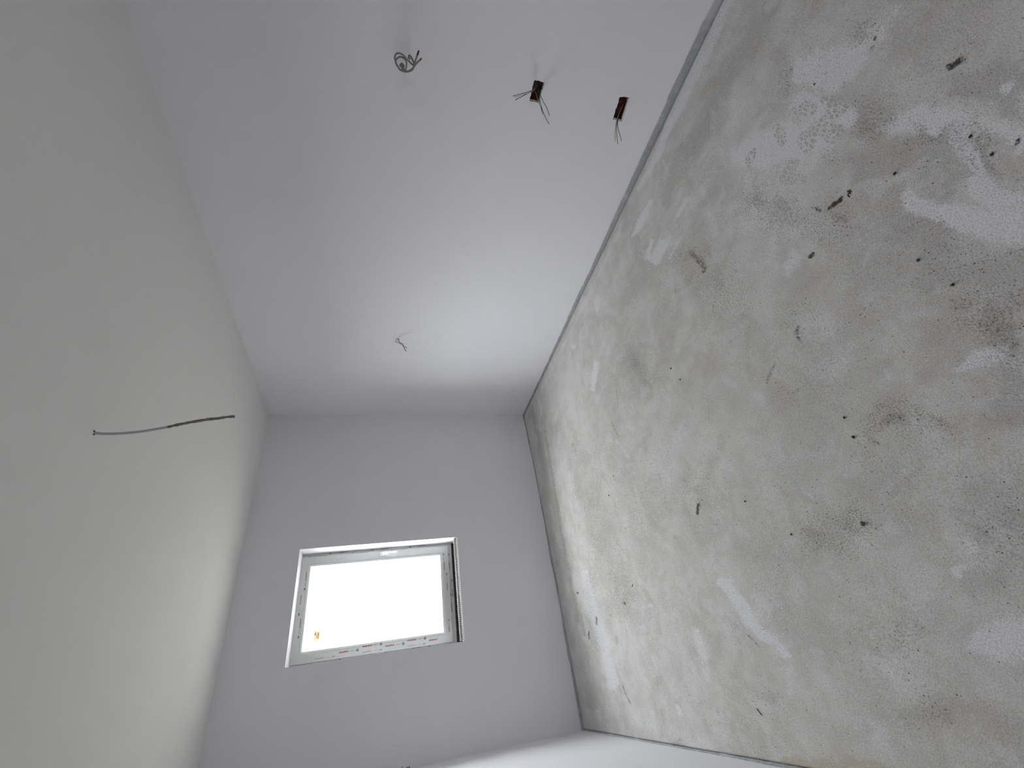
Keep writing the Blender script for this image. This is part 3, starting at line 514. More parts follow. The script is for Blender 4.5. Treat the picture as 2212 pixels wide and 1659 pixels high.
(2.35,3.387,-9.5,-15.42,-43.04,29.43,0.5),(2.35,3.408,-9.49,-15.42,-43.27,29.42,0.5),(2.349,3.429,-9.49,-15.41,-43.5,29.41,0.5),
(0.21,1.845,-16.38,-24.44,-42.02,8.26,1),(0.196,1.832,-16.01,-23.88,-40.82,7.83,1),(0.183,1.819,-15.68,-23.37,-39.72,7.42,1),
(0.163,1.808,-16,-23.83,-40.33,7.21,1),(0.144,1.798,-16.32,-24.3,-40.94,6.98,1),(0.125,1.788,-16.65,-24.77,-41.56,6.76,1),
(0.108,1.784,-16.88,-25.1,-42.04,6.52,1),(0.091,1.78,-17.1,-25.43,-42.52,6.29,1),(0.075,1.775,-17.33,-25.76,-43.01,6.04,1),
(0.059,1.771,-17.57,-26.09,-43.5,5.8,1),(0.059,1.771,-19.03,-28.26,-47.12,6.28,0.85),(0.046,1.761,-19.69,-29.22,-48.49,6.21,0.85),
(0.034,1.75,-20.37,-30.22,-49.91,6.13,0.85),(0.022,1.74,-21.08,-31.26,-51.39,6.05,0.85),(0.01,1.729,-21.82,-32.34,-52.92,5.96,0.85),
(-0.002,1.719,-22.59,-33.47,-54.51,5.86,0.85),(-0.012,1.709,-23.36,-34.58,-56.07,5.81,0.85),(-0.021,1.7,-24.15,-35.75,-57.7,5.75,0.85),
(-0.03,1.69,-24.98,-36.96,-59.4,5.69,0.85),(-0.039,1.681,-25.85,-38.22,-61.16,5.62,0.85),(-0.048,1.671,-26.75,-39.54,-62.99,5.54,0.85),
(-0.055,1.667,-28.11,-41.54,-66.06,5.58,0.85),(-0.063,1.663,-29.59,-43.71,-69.39,5.61,0.85),(-0.07,1.66,-31.2,-46.09,-73.03,5.65,0.85),
(-0.078,1.656,-32.97,-48.69,-77.02,5.69,0.85),(-0.085,1.652,-34.92,-51.55,-81.4,5.73,0.85),(0.208,1.819,-40.19,-59.93,-101.81,20.19,0.8),
(0.208,1.814,-41.82,-62.36,-105.72,21,0.8),(0.208,1.81,-43.57,-64.97,-109.92,21.86,0.8),(0.208,1.805,-45.47,-67.79,-114.45,22.79,0.8),
(0.207,1.801,-47.52,-70.84,-119.36,23.8,0.8),(0.207,1.796,-49.75,-74.15,-124.69,24.9,0.8),(0.207,1.792,-52.18,-77.75,-130.49,26.09,0.8),
(0.206,1.788,-54.83,-81.7,-136.84,27.39,0.8),(0.206,1.783,-57.75,-86.04,-143.81,28.83,0.8),(0.206,1.779,-60.97,-90.82,-151.51,30.41,0.8),
(0.205,1.774,-64.54,-96.13,-160.04,32.16,0.8),(0.205,1.77,-68.52,-102.05,-169.56,34.12,0.8),(0.205,1.766,-73,-108.7,-180.24,36.32,0.8),
(0.204,1.761,-78.05,-116.21,-192.32,38.8,0.8),(0.204,1.757,-83.82,-124.78,-206.08,41.63,0.8),(0.204,1.753,-90.44,-134.63,-221.9,44.89,0.8),
(0.204,1.749,-98.14,-146.07,-240.29,48.67,0.8),(0.203,1.744,-107.21,-159.54,-261.93,53.12,0.8),(0.067,0.915,-27.2,-39.47,-39.65,9.02,0.95),
(0.124,0.857,-32.49,-47.1,-45.19,12.83,0.6),(0.208,1.008,-22.36,-32.6,-35.03,10.97,0.4),(-0.041,1.242,-29.77,-43.48,-54.81,6.33,0.4),
(-0.134,1.25,-17.15,-25.01,-31.75,1.83,0.35),(0.012,1.072,-16.31,-23.74,-26.77,4.42,0.35),(-0.007,1.069,-20,-29.09,-32.74,4.99,0.35),
(-0.026,1.065,-25.53,-37.12,-41.69,5.83,0.35),(0.103,1.169,-50.47,-73.78,-88.56,18.92,0.4),(-0.1,0.958,-21.08,-30.53,-31.81,3.05,0.9),
(-0.108,0.927,-15.89,-22.99,-23.39,2.15,0.9),(-0.113,0.897,-14.3,-20.67,-20.56,1.85,0.9),(-0.118,0.87,-13.12,-18.95,-18.44,1.62,0.9),
(0.057,2.177,-16.46,-24.73,-48.98,5.46,0.65),(0.042,2.177,-16.06,-24.11,-47.77,5.04,0.65),(0.027,2.177,-15.68,-23.54,-46.65,4.65,0.65),
(0.012,2.177,-15.32,-23,-45.59,4.28,0.65),(-0.003,2.177,-14.99,-22.49,-44.6,3.92,0.65),(-0.018,2.178,-14.67,-22.01,-43.66,3.59,0.65),
(-0.033,2.178,-14.37,-21.56,-42.78,3.27,0.65),(-0.045,2.18,-14.91,-22.36,-44.42,3.18,0.65),(-0.057,2.182,-15.49,-23.22,-46.17,3.08,0.65),
(-0.07,2.184,-16.1,-24.14,-48.05,2.97,0.65),(-0.082,2.186,-16.76,-25.12,-50.05,2.85,0.65),(-0.094,2.188,-17.47,-26.18,-52.21,2.72,0.65),
(-0.106,2.19,-18.23,-27.32,-54.54,2.59,0.65),(-0.119,2.192,-19.06,-28.54,-57.05,2.43,0.65),(-0.131,2.194,-19.95,-29.88,-59.77,2.27,0.65),
(0.58,3.323,-7.37,-11.56,-32.79,7.15,0.8),(0.56,3.324,-7.03,-11.02,-31.27,6.65,0.8),(0.539,3.325,-6.72,-10.53,-29.91,6.19,0.8),
(0.518,3.327,-6.44,-10.09,-28.68,5.77,0.8),(0.498,3.328,-6.19,-9.69,-27.56,5.39,0.8),(0.478,3.329,-5.96,-9.32,-26.53,5.05,0.8),
(0.457,3.33,-5.74,-8.98,-25.6,4.73,0.8),(0.437,3.332,-5.55,-8.68,-24.73,4.43,0.8),(0.417,3.333,-5.37,-8.39,-23.94,4.16,0.8),
(0.384,3.327,-5.31,-8.3,-23.64,3.9,0.8),(0.352,3.32,-5.26,-8.2,-23.36,3.66,0.8),(0.32,3.314,-5.2,-8.12,-23.09,3.42,0.8),
(0.288,3.308,-5.16,-8.04,-22.83,3.2,0.8),(0.257,3.302,-5.11,-7.96,-22.59,2.98,0.8),(0.226,3.297,-5.07,-7.89,-22.36,2.76,0.8),
(0.191,3.289,-5.15,-8.01,-22.69,2.59,0.8),(0.156,3.281,-5.24,-8.14,-23.02,2.41,0.8),(0.122,3.273,-5.33,-8.27,-23.36,2.24,0.8),
(0.088,3.265,-5.42,-8.4,-23.69,2.05,0.8),(0.055,3.258,-5.51,-8.54,-24.03,1.87,0.8),(0.022,3.251,-5.6,-8.67,-24.37,1.68,0.8),
(-0.001,3.254,-5.8,-8.98,-25.28,1.58,0.8),(-0.024,3.258,-6.02,-9.31,-26.25,1.47,0.8),(-0.047,3.262,-6.25,-9.66,-27.28,1.36,0.8),
(-0.07,3.266,-6.49,-10.03,-28.37,1.24,0.8),(-0.092,3.27,-6.75,-10.43,-29.54,1.1,0.8),(-0.114,3.274,-7.03,-10.86,-30.79,0.96,0.8),
(-0.137,3.278,-7.32,-11.31,-32.14,0.81,0.8),(-0.137,3.278,-7.32,-11.31,-32.14,0.81,0.35),(-0.158,3.294,-6.98,-10.79,-30.8,0.59,0.35),
(-0.18,3.31,-6.68,-10.31,-29.58,0.39,0.35),(-0.202,3.326,-6.39,-9.88,-28.47,0.2,0.35),(-0.224,3.343,-6.13,-9.48,-27.44,0.03,0.35),
(-0.246,3.359,-5.89,-9.1,-26.49,-0.12,0.35),(-0.268,3.375,-5.67,-8.76,-25.61,-0.27,0.35),(-0.289,3.391,-5.46,-8.44,-24.8,-0.4,0.35),
(-0.066,3.203,-29.74,-45.91,-127.58,5.77,0.8),(-0.071,3.202,-30.13,-46.5,-129.19,5.68,0.8),(-0.076,3.201,-30.52,-47.1,-130.83,5.58,0.8),
(-0.08,3.2,-30.93,-47.72,-132.52,5.49,0.8),(-0.085,3.198,-31.34,-48.35,-134.23,5.39,0.8),(-0.089,3.197,-31.76,-48.99,-135.99,5.29,0.8),
(-0.094,3.196,-32.19,-49.65,-137.78,5.18,0.8),(-0.098,3.195,-32.63,-50.32,-139.62,5.07,0.8),(-0.103,3.194,-33.08,-51.01,-141.5,4.96,0.8),
(-0.107,3.193,-33.54,-51.71,-143.42,4.85,0.8),(-0.112,3.192,-34.01,-52.43,-145.39,4.74,0.8),(-0.117,3.191,-34.49,-53.17,-147.4,4.62,0.8),
(-0.121,3.19,-34.99,-53.92,-149.46,4.49,0.8),(-0.125,3.189,-35.49,-54.7,-151.57,4.37,0.8),(-0.13,3.188,-36.01,-55.49,-153.74,4.24,0.8),
(-0.134,3.187,-36.54,-56.3,-155.95,4.11,0.8),(-0.139,3.186,-37.08,-57.13,-158.22,3.97,0.8),(-0.12,2.19,-22.37,-33.51,-66.93,2.83,0.8),
(-0.256,2.53,-29.78,-44.92,-101.82,-0.96,0.7),(-0.264,2.528,-29.95,-45.16,-102.31,-1.26,0.7),(-0.273,2.526,-30.11,-45.4,-102.8,-1.57,0.7),
(-0.281,2.524,-30.27,-45.64,-103.3,-1.88,0.7),(-0.274,3.793,-23.34,-36.52,-118.61,-1.28,0.5),(-0.275,3.775,-23.57,-36.85,-119.18,-1.33,0.5),
(-0.276,3.757,-23.8,-37.19,-119.76,-1.38,0.5),(-0.277,3.74,-24.03,-37.52,-120.33,-1.43,0.5),(-0.279,3.722,-24.26,-37.86,-120.91,-1.48,0.5),
(-0.28,3.705,-24.49,-38.2,-121.48,-1.53,0.5),(-0.281,3.688,-24.72,-38.55,-122.06,-1.58,0.5),(-0.282,3.67,-24.95,-38.89,-122.64,-1.63,0.5),
(-0.284,3.654,-25.19,-39.23,-123.21,-1.68,0.5),(-0.285,3.637,-25.42,-39.58,-123.79,-1.74,0.5),(-0.286,3.62,-25.66,-39.93,-124.37,-1.79,0.5),
(-0.287,3.604,-25.9,-40.28,-124.95,-1.84,0.5),(-0.288,3.587,-26.14,-40.63,-125.52,-1.89,0.5),(-0.29,3.571,-26.38,-40.98,-126.1,-1.95,0.5),
(-0.291,3.555,-26.62,-41.34,-126.68,-2,0.5),(-0.292,3.539,-26.86,-41.69,-127.26,-2.06,0.5),(-0.306,3.004,-3.69,-5.64,-14.88,-0.34,0.4),
(-0.332,2.889,-4.02,-6.12,-15.6,-0.49,0.4),(-0.356,2.782,-4.37,-6.62,-16.33,-0.66,0.4),(-0.378,2.684,-4.72,-7.14,-17.07,-0.83,0.4),
(-0.38,2.602,-5.16,-7.77,-18.1,-0.92,0.4),(-0.383,2.525,-5.62,-8.46,-19.19,-1.02,0.4),(-0.385,2.451,-6.13,-9.2,-20.34,-1.12,0.4),
(-0.387,2.382,-6.67,-10,-21.57,-1.23,0.4),(-0.389,2.316,-7.27,-10.87,-22.88,-1.36,0.4),(-0.39,2.254,-7.91,-11.8,-24.28,-1.49,0.4),
(0.526,0.605,-46.74,-67.82,-51.48,39.25,0.85),(0.526,0.595,-41.34,-59.97,-45.05,34.72,0.85),(0.526,0.585,-37.17,-53.91,-40.07,31.21,0.85),
(0.527,0.575,-33.85,-49.07,-36.11,28.42,0.85),(0.527,0.565,-31.14,-45.13,-32.87,26.15,0.85),(0.523,0.548,-32.88,-47.63,-34.05,27.46,0.85),
(0.52,0.531,-34.73,-50.29,-35.29,28.86,0.85),(0.516,0.522,-37.35,-54.07,-37.58,30.89,0.85),(0.513,0.513,-40.3,-58.32,-40.15,33.18,0.85),
(0.51,0.505,-43.65,-63.15,-43.07,35.78,0.85),(0.507,0.496,-47.48,-68.67,-46.4,38.75,0.85),(0.484,0.512,-47.5,-68.7,-47.26,37.6,0.4),
(0.478,0.506,-45.05,-65.13,-44.5,35.31,0.4),(0.471,0.5,-42.9,-62.01,-42.08,33.31,0.4),(0.464,0.494,-41.01,-59.26,-39.96,31.54,0.4),
(0.458,0.488,-39.34,-56.83,-38.06,29.96,0.4),(0.748,0.945,-17.57,-25.84,-26.22,19.27,0.45),(0.741,0.918,-16.34,-24,-23.87,17.77,0.45),
(0.734,0.892,-15.34,-22.51,-21.94,16.55,0.45),(0.735,0.875,-17.76,-26.06,-25.06,19.17,0.45),(0.735,0.858,-20.96,-30.74,-29.16,22.63,0.45),
(0.736,0.841,-25.39,-37.22,-34.83,27.42,0.45),(0.615,0.734,-44.13,-64.36,-55.09,41.55,0.4),(0.608,0.739,-45.97,-67.05,-57.66,42.93,0.4),
(0.6,0.744,-47.98,-69.97,-60.44,44.42,0.4),(0.593,0.749,-50.17,-73.16,-63.48,46.05,0.4),(0.586,0.753,-52.56,-76.66,-66.81,47.84,0.4),
(0.579,0.758,-55.2,-80.5,-70.47,49.8,0.4),(0.372,0.778,-51.56,-74.95,-67.02,34.59,0.35),(0.363,0.776,-47.38,-68.86,-61.46,31.33,0.35),
(0.354,0.774,-43.9,-63.79,-56.83,28.61,0.35),(0.346,0.771,-40.96,-59.5,-52.92,26.3,0.35),(0.338,0.769,-38.44,-55.83,-49.56,24.32,0.35),
(0.43,1.209,-121.24,-178.53,-218.56,90.24,0.6),(0.426,1.21,-118.82,-174.95,-214.24,88.02,0.6),(0.423,1.21,-116.5,-171.53,-210.11,85.9,0.6),
(0.42,1.211,-114.28,-168.25,-206.15,83.86,0.6),(0.417,1.211,-112.15,-165.1,-202.35,81.9,0.6),(0.414,1.211,-110.1,-162.08,-198.71,80.03,0.6),
(0.411,1.212,-108.13,-159.18,-195.2,78.22,0.6),(0.408,1.212,-106.24,-156.39,-191.84,76.49,0.6),(0.405,1.212,-104.42,-153.7,-188.6,74.82,0.6),
(0.402,1.213,-102.67,-151.12,-185.48,73.21,0.6),(0.399,1.211,-103.1,-151.72,-185.98,73.18,0.6),(0.396,1.208,-103.52,-152.33,-186.48,73.15,0.6),
(0.393,1.206,-103.94,-152.94,-186.99,73.12,0.6),(0.391,1.204,-104.37,-153.55,-187.49,73.09,0.6),(0.388,1.202,-104.79,-154.16,-188,73.06,0.6),
(0.385,1.2,-105.22,-154.77,-188.5,73.03,0.6),(0.383,1.198,-105.65,-155.38,-189.01,73,0.6),(0.38,1.196,-106.08,-155.99,-189.51,72.96,0.6),
(0.377,1.194,-106.51,-156.61,-190.02,72.93,0.6),(0.374,1.192,-106.94,-157.22,-190.53,72.9,0.6),(0.372,1.19,-107.37,-157.84,-191.04,72.86,0.6),
(0.369,1.188,-107.8,-158.46,-191.55,72.82,0.6),(0.368,1.188,-215.61,-316.93,-383.34,145.32,0.5),(0.369,1.187,-215.8,-317.2,-383.17,145.84,0.5),
(0.371,1.185,-215.99,-317.47,-382.99,146.35,0.5),(0.373,1.183,-216.17,-317.73,-382.82,146.87,0.5),(0.374,1.181,-216.36,-318,-382.65,147.39,0.5),
(0.376,1.179,-216.55,-318.27,-382.47,147.91,0.5),(0.377,1.177,-216.74,-318.54,-382.3,148.43,0.5),(0.379,1.175,-216.93,-318.81,-382.13,148.95,0.5),
(0.381,1.173,-217.11,-319.08,-381.95,149.47,0.5),(0.382,1.171,-217.3,-319.35,-381.78,149.99,0.5),(0.384,1.169,-217.49,-319.62,-381.6,150.51,0.5),
(0.386,1.167,-217.68,-319.89,-381.43,151.03,0.5),(0.387,1.165,-217.87,-320.16,-381.25,151.56,0.5),(0.389,1.163,-218.06,-320.42,-381.07,152.08,0.5),
(0.39,1.161,-218.24,-320.69,-380.9,152.6,0.5),(0.392,1.159,-218.43,-320.96,-380.72,153.12,0.5),(0.394,1.157,-218.62,-321.23,-380.54,153.65,0.5),
(0.395,1.155,-218.81,-321.5,-380.37,154.17,0.5),(0.397,1.153,-219,-321.77,-380.19,154.69,0.5),(0.399,1.151,-219.19,-322.04,-380.01,155.22,0.5),
(0.4,1.149,-219.38,-322.31,-379.84,155.74,0.5),(0.402,1.147,-219.57,-322.59,-379.66,156.27,0.5),(0.403,1.145,-219.76,-322.86,-379.48,156.79,0.5),
(0.405,1.143,-219.95,-323.13,-379.3,157.32,0.5),(0.407,1.141,-220.14,-323.4,-379.12,157.85,0.5),(0.402,1.186,-26.35,-38.76,-46.79,18.79,0.3),
(0.332,0.884,-46.77,-68.13,-66.5,29.4,0.4),(0.902,0.61,-33.6,-49.1,-37.19,42.28,0.3),(0.891,0.726,-51.15,-74.96,-63.38,63.92,0.4),
(1.069,0.118,-92.58,-133.92,-51.11,131.93,1),(1.062,0.118,-85.18,-123.2,-46.98,120.74,1),(1.055,0.117,-78.97,-114.2,-43.51,111.34,1),
(1.048,0.117,-73.68,-106.54,-40.55,103.33,1),(1.045,0.12,-82.77,-119.69,-45.89,115.75,1),(1.041,0.124,-94.46,-136.6,-52.74,131.73,1),
(1.037,0.128,-110.04,-159.14,-61.88,153.04,1),(1.171,0.365,-61.47,-89.69,-50.91,95.15,0.4),(1.226,0.177,-64.52,-93.76,-39.83,103.26,0.4),
(1.164,0.213,-65.15,-94.65,-42.86,99.9,0.35),(1.219,2.333,-29.64,-45.71,-93.93,50.06,0.7),(1.211,2.33,-28.92,-44.58,-91.51,48.55,0.7),
(1.203,2.326,-28.23,-43.51,-89.22,47.12,0.7),(1.195,2.323,-27.58,-42.5,-87.06,45.78,0.7),(1.187,2.32,-26.97,-41.54,-85.02,44.5,0.7),
(1.179,2.317,-26.39,-40.64,-83.08,43.29,0.7),(1.171,2.313,-25.84,-39.79,-81.25,42.15,0.7),(1.163,2.31,-25.32,-38.97,-79.5,41.06,0.7),
(1.155,2.307,-24.82,-38.2,-77.85,40.02,0.7),(1.147,2.304,-24.35,-37.46,-76.27,39.03,0.7),(1.139,2.301,-23.9,-36.76,-74.76,38.09,0.7),
(1.131,2.297,-23.47,-36.09,-73.33,37.19,0.7),(1.126,2.294,-24.37,-37.47,-76.05,38.47,0.7),(1.121,2.291,-25.34,-38.95,-78.97,39.84,0.7),
(1.116,2.288,-26.38,-40.54,-82.11,41.31,0.7),(1.111,2.285,-27.5,-42.25,-85.49,42.89,0.7),(1.106,2.282,-28.71,-44.1,-89.13,44.6,0.7),
(1.101,2.279,-30.01,-46.11,-93.08,46.45,0.7),(1.096,2.276,-31.44,-48.28,-97.38,48.47,0.7),(1.09,2.273,-32.99,-50.66,-102.07,50.66,0.7),
(1.085,2.27,-34.69,-53.26,-107.2,53.07,0.7),(1.08,2.267,-36.56,-56.13,-112.85,55.71,0.7),(1.075,2.264,-38.63,-59.29,-119.09,58.63,0.7),
(1.07,2.261,-40.93,-62.81,-126.02,61.88,0.7),(1.065,2.258,-43.5,-66.74,-133.77,65.51,0.7),(1.06,2.255,-46.39,-71.16,-142.49,69.59,0.7),
(1.056,2.252,-49.67,-76.18,-152.38,74.21,0.7),(1.044,2.382,-6.61,-10.17,-21.36,9.82,0.4),(-0.14,1.672,-28.42,-41.94,-66.96,2.88,0.4),
(-0.151,2.02,-20.9,-31.14,-58.14,1.87,0.4),(-0.157,1.837,-49.23,-72.95,-125.86,4.05,0.4),(0.952,1.666,-6.09,-9.17,-14.29,8.23,0.35),
(0.93,1.717,-5.94,-8.95,-14.3,7.89,0.35),(0.907,1.768,-5.79,-8.74,-14.31,7.55,0.35),(0.884,1.82,-5.65,-8.53,-14.31,7.22,0.35),
(0.86,1.874,-5.5,-8.32,-14.31,6.9,0.35),(0.836,1.929,-5.36,-8.11,-14.3,6.58,0.35),(1.812,3.247,-3.93,-6.28,-17.05,9.58,0.4),
(1.771,3.244,-3.9,-6.23,-16.91,9.32,0.4),(1.731,3.241,-3.87,-6.18,-16.77,9.06,0.4),(1.69,3.238,-3.84,-6.13,-16.63,8.81,0.4),
(1.651,3.234,-3.81,-6.08,-16.51,8.57,0.4),(1.612,3.232,-3.79,-6.04,-16.39,8.34,0.4),(1.573,3.229,-3.77,-6,-16.27,8.11,0.4),
(1.535,3.226,-3.74,-5.96,-16.16,7.89,0.4),(1.497,3.223,-3.72,-5.92,-16.06,7.68,0.4),(1.46,3.22,-3.7,-5.88,-15.96,7.48,0.4),
(1.423,3.217,-3.68,-5.85,-15.86,7.27,0.4),(1.386,3.214,-3.67,-5.82,-15.77,7.08,0.4),(1.35,3.212,-3.65,-5.78,-15.69,6.89,0.4),
(1.315,3.209,-3.63,-5.75,-15.6,6.7,0.4),(1.28,3.206,-3.62,-5.73,-15.52,6.52,0.4),(1.245,3.203,-3.6,-5.7,-15.45,6.35,0.4),
(1.211,3.201,-3.59,-5.67,-15.37,6.17,0.4),(1.17,3.199,-3.71,-5.87,-15.91,6.21,0.4),(1.129,3.198,-3.85,-6.07,-16.46,6.24,0.4),
(1.09,3.196,-3.98,-6.28,-17.05,6.28,0.4),(1.05,3.195,-4.13,-6.51,-17.66,6.31,0.4),(1.011,3.194,-4.28,-6.74,-18.3,6.34,0.4),
(0.973,3.192,-4.44,-6.99,-18.97,6.37,0.4),(-0.279,2.196,-32.42,-48.42,-97.23,-1.89,0.5),(0.041,2.426,-23.12,-34.97,-76,7.28,0.45),
(0.032,2.426,-24.21,-36.61,-79.6,7.39,0.45),(0.024,2.427,-25.4,-38.4,-83.52,7.51,0.45),(0.016,2.428,-26.7,-40.37,-87.82,7.64,0.45),
(0.008,2.428,-28.13,-42.52,-92.55,7.79,0.45),(0.221,2.516,-20.02,-30.46,-68.09,10.55,0.6),(2.338,0.989,-63.02,-95.52,-97.21,181.69,0.8),
(2.332,0.989,-63.16,-95.73,-97.46,181.7,0.8),(2.326,0.99,-63.3,-95.94,-97.72,181.71,0.8),(2.32,0.99,-63.45,-96.14,-97.97,181.72,0.8),
(2.315,0.99,-63.59,-96.35,-98.22,181.72,0.8),(2.309,0.991,-63.73,-96.56,-98.48,181.73,0.8),(2.303,0.991,-63.88,-96.77,-98.73,181.74,0.8),
(2.298,0.992,-64.02,-96.98,-98.99,181.74,0.8),(2.292,0.992,-64.17,-97.19,-99.24,181.75,0.8),(2.287,0.993,-64.31,-97.4,-99.5,181.76,0.8),
(2.281,0.993,-64.45,-97.61,-99.76,181.76,0.8),(2.275,0.993,-64.6,-97.82,-100.01,181.77,0.8),(2.269,0.752,-76.4,-114.91,-96.89,213.08,0.9),
(2.289,0.77,-99.64,-149.99,-128.45,280.15,0.9),(2.24,0.824,-98.17,-147.88,-132.73,271.13,0.9),(2.081,0.869,-102.84,-154.66,-144.32,265.99,0.9),
(2.317,0.769,-98.34,-148.12,-126.64,279.66,0.8),(2.237,0.287,-148.52,-220.48,-109.94,403.78,0.9),(2.083,0.325,-157.44,-233.32,-123.35,401.88,0.9),
)
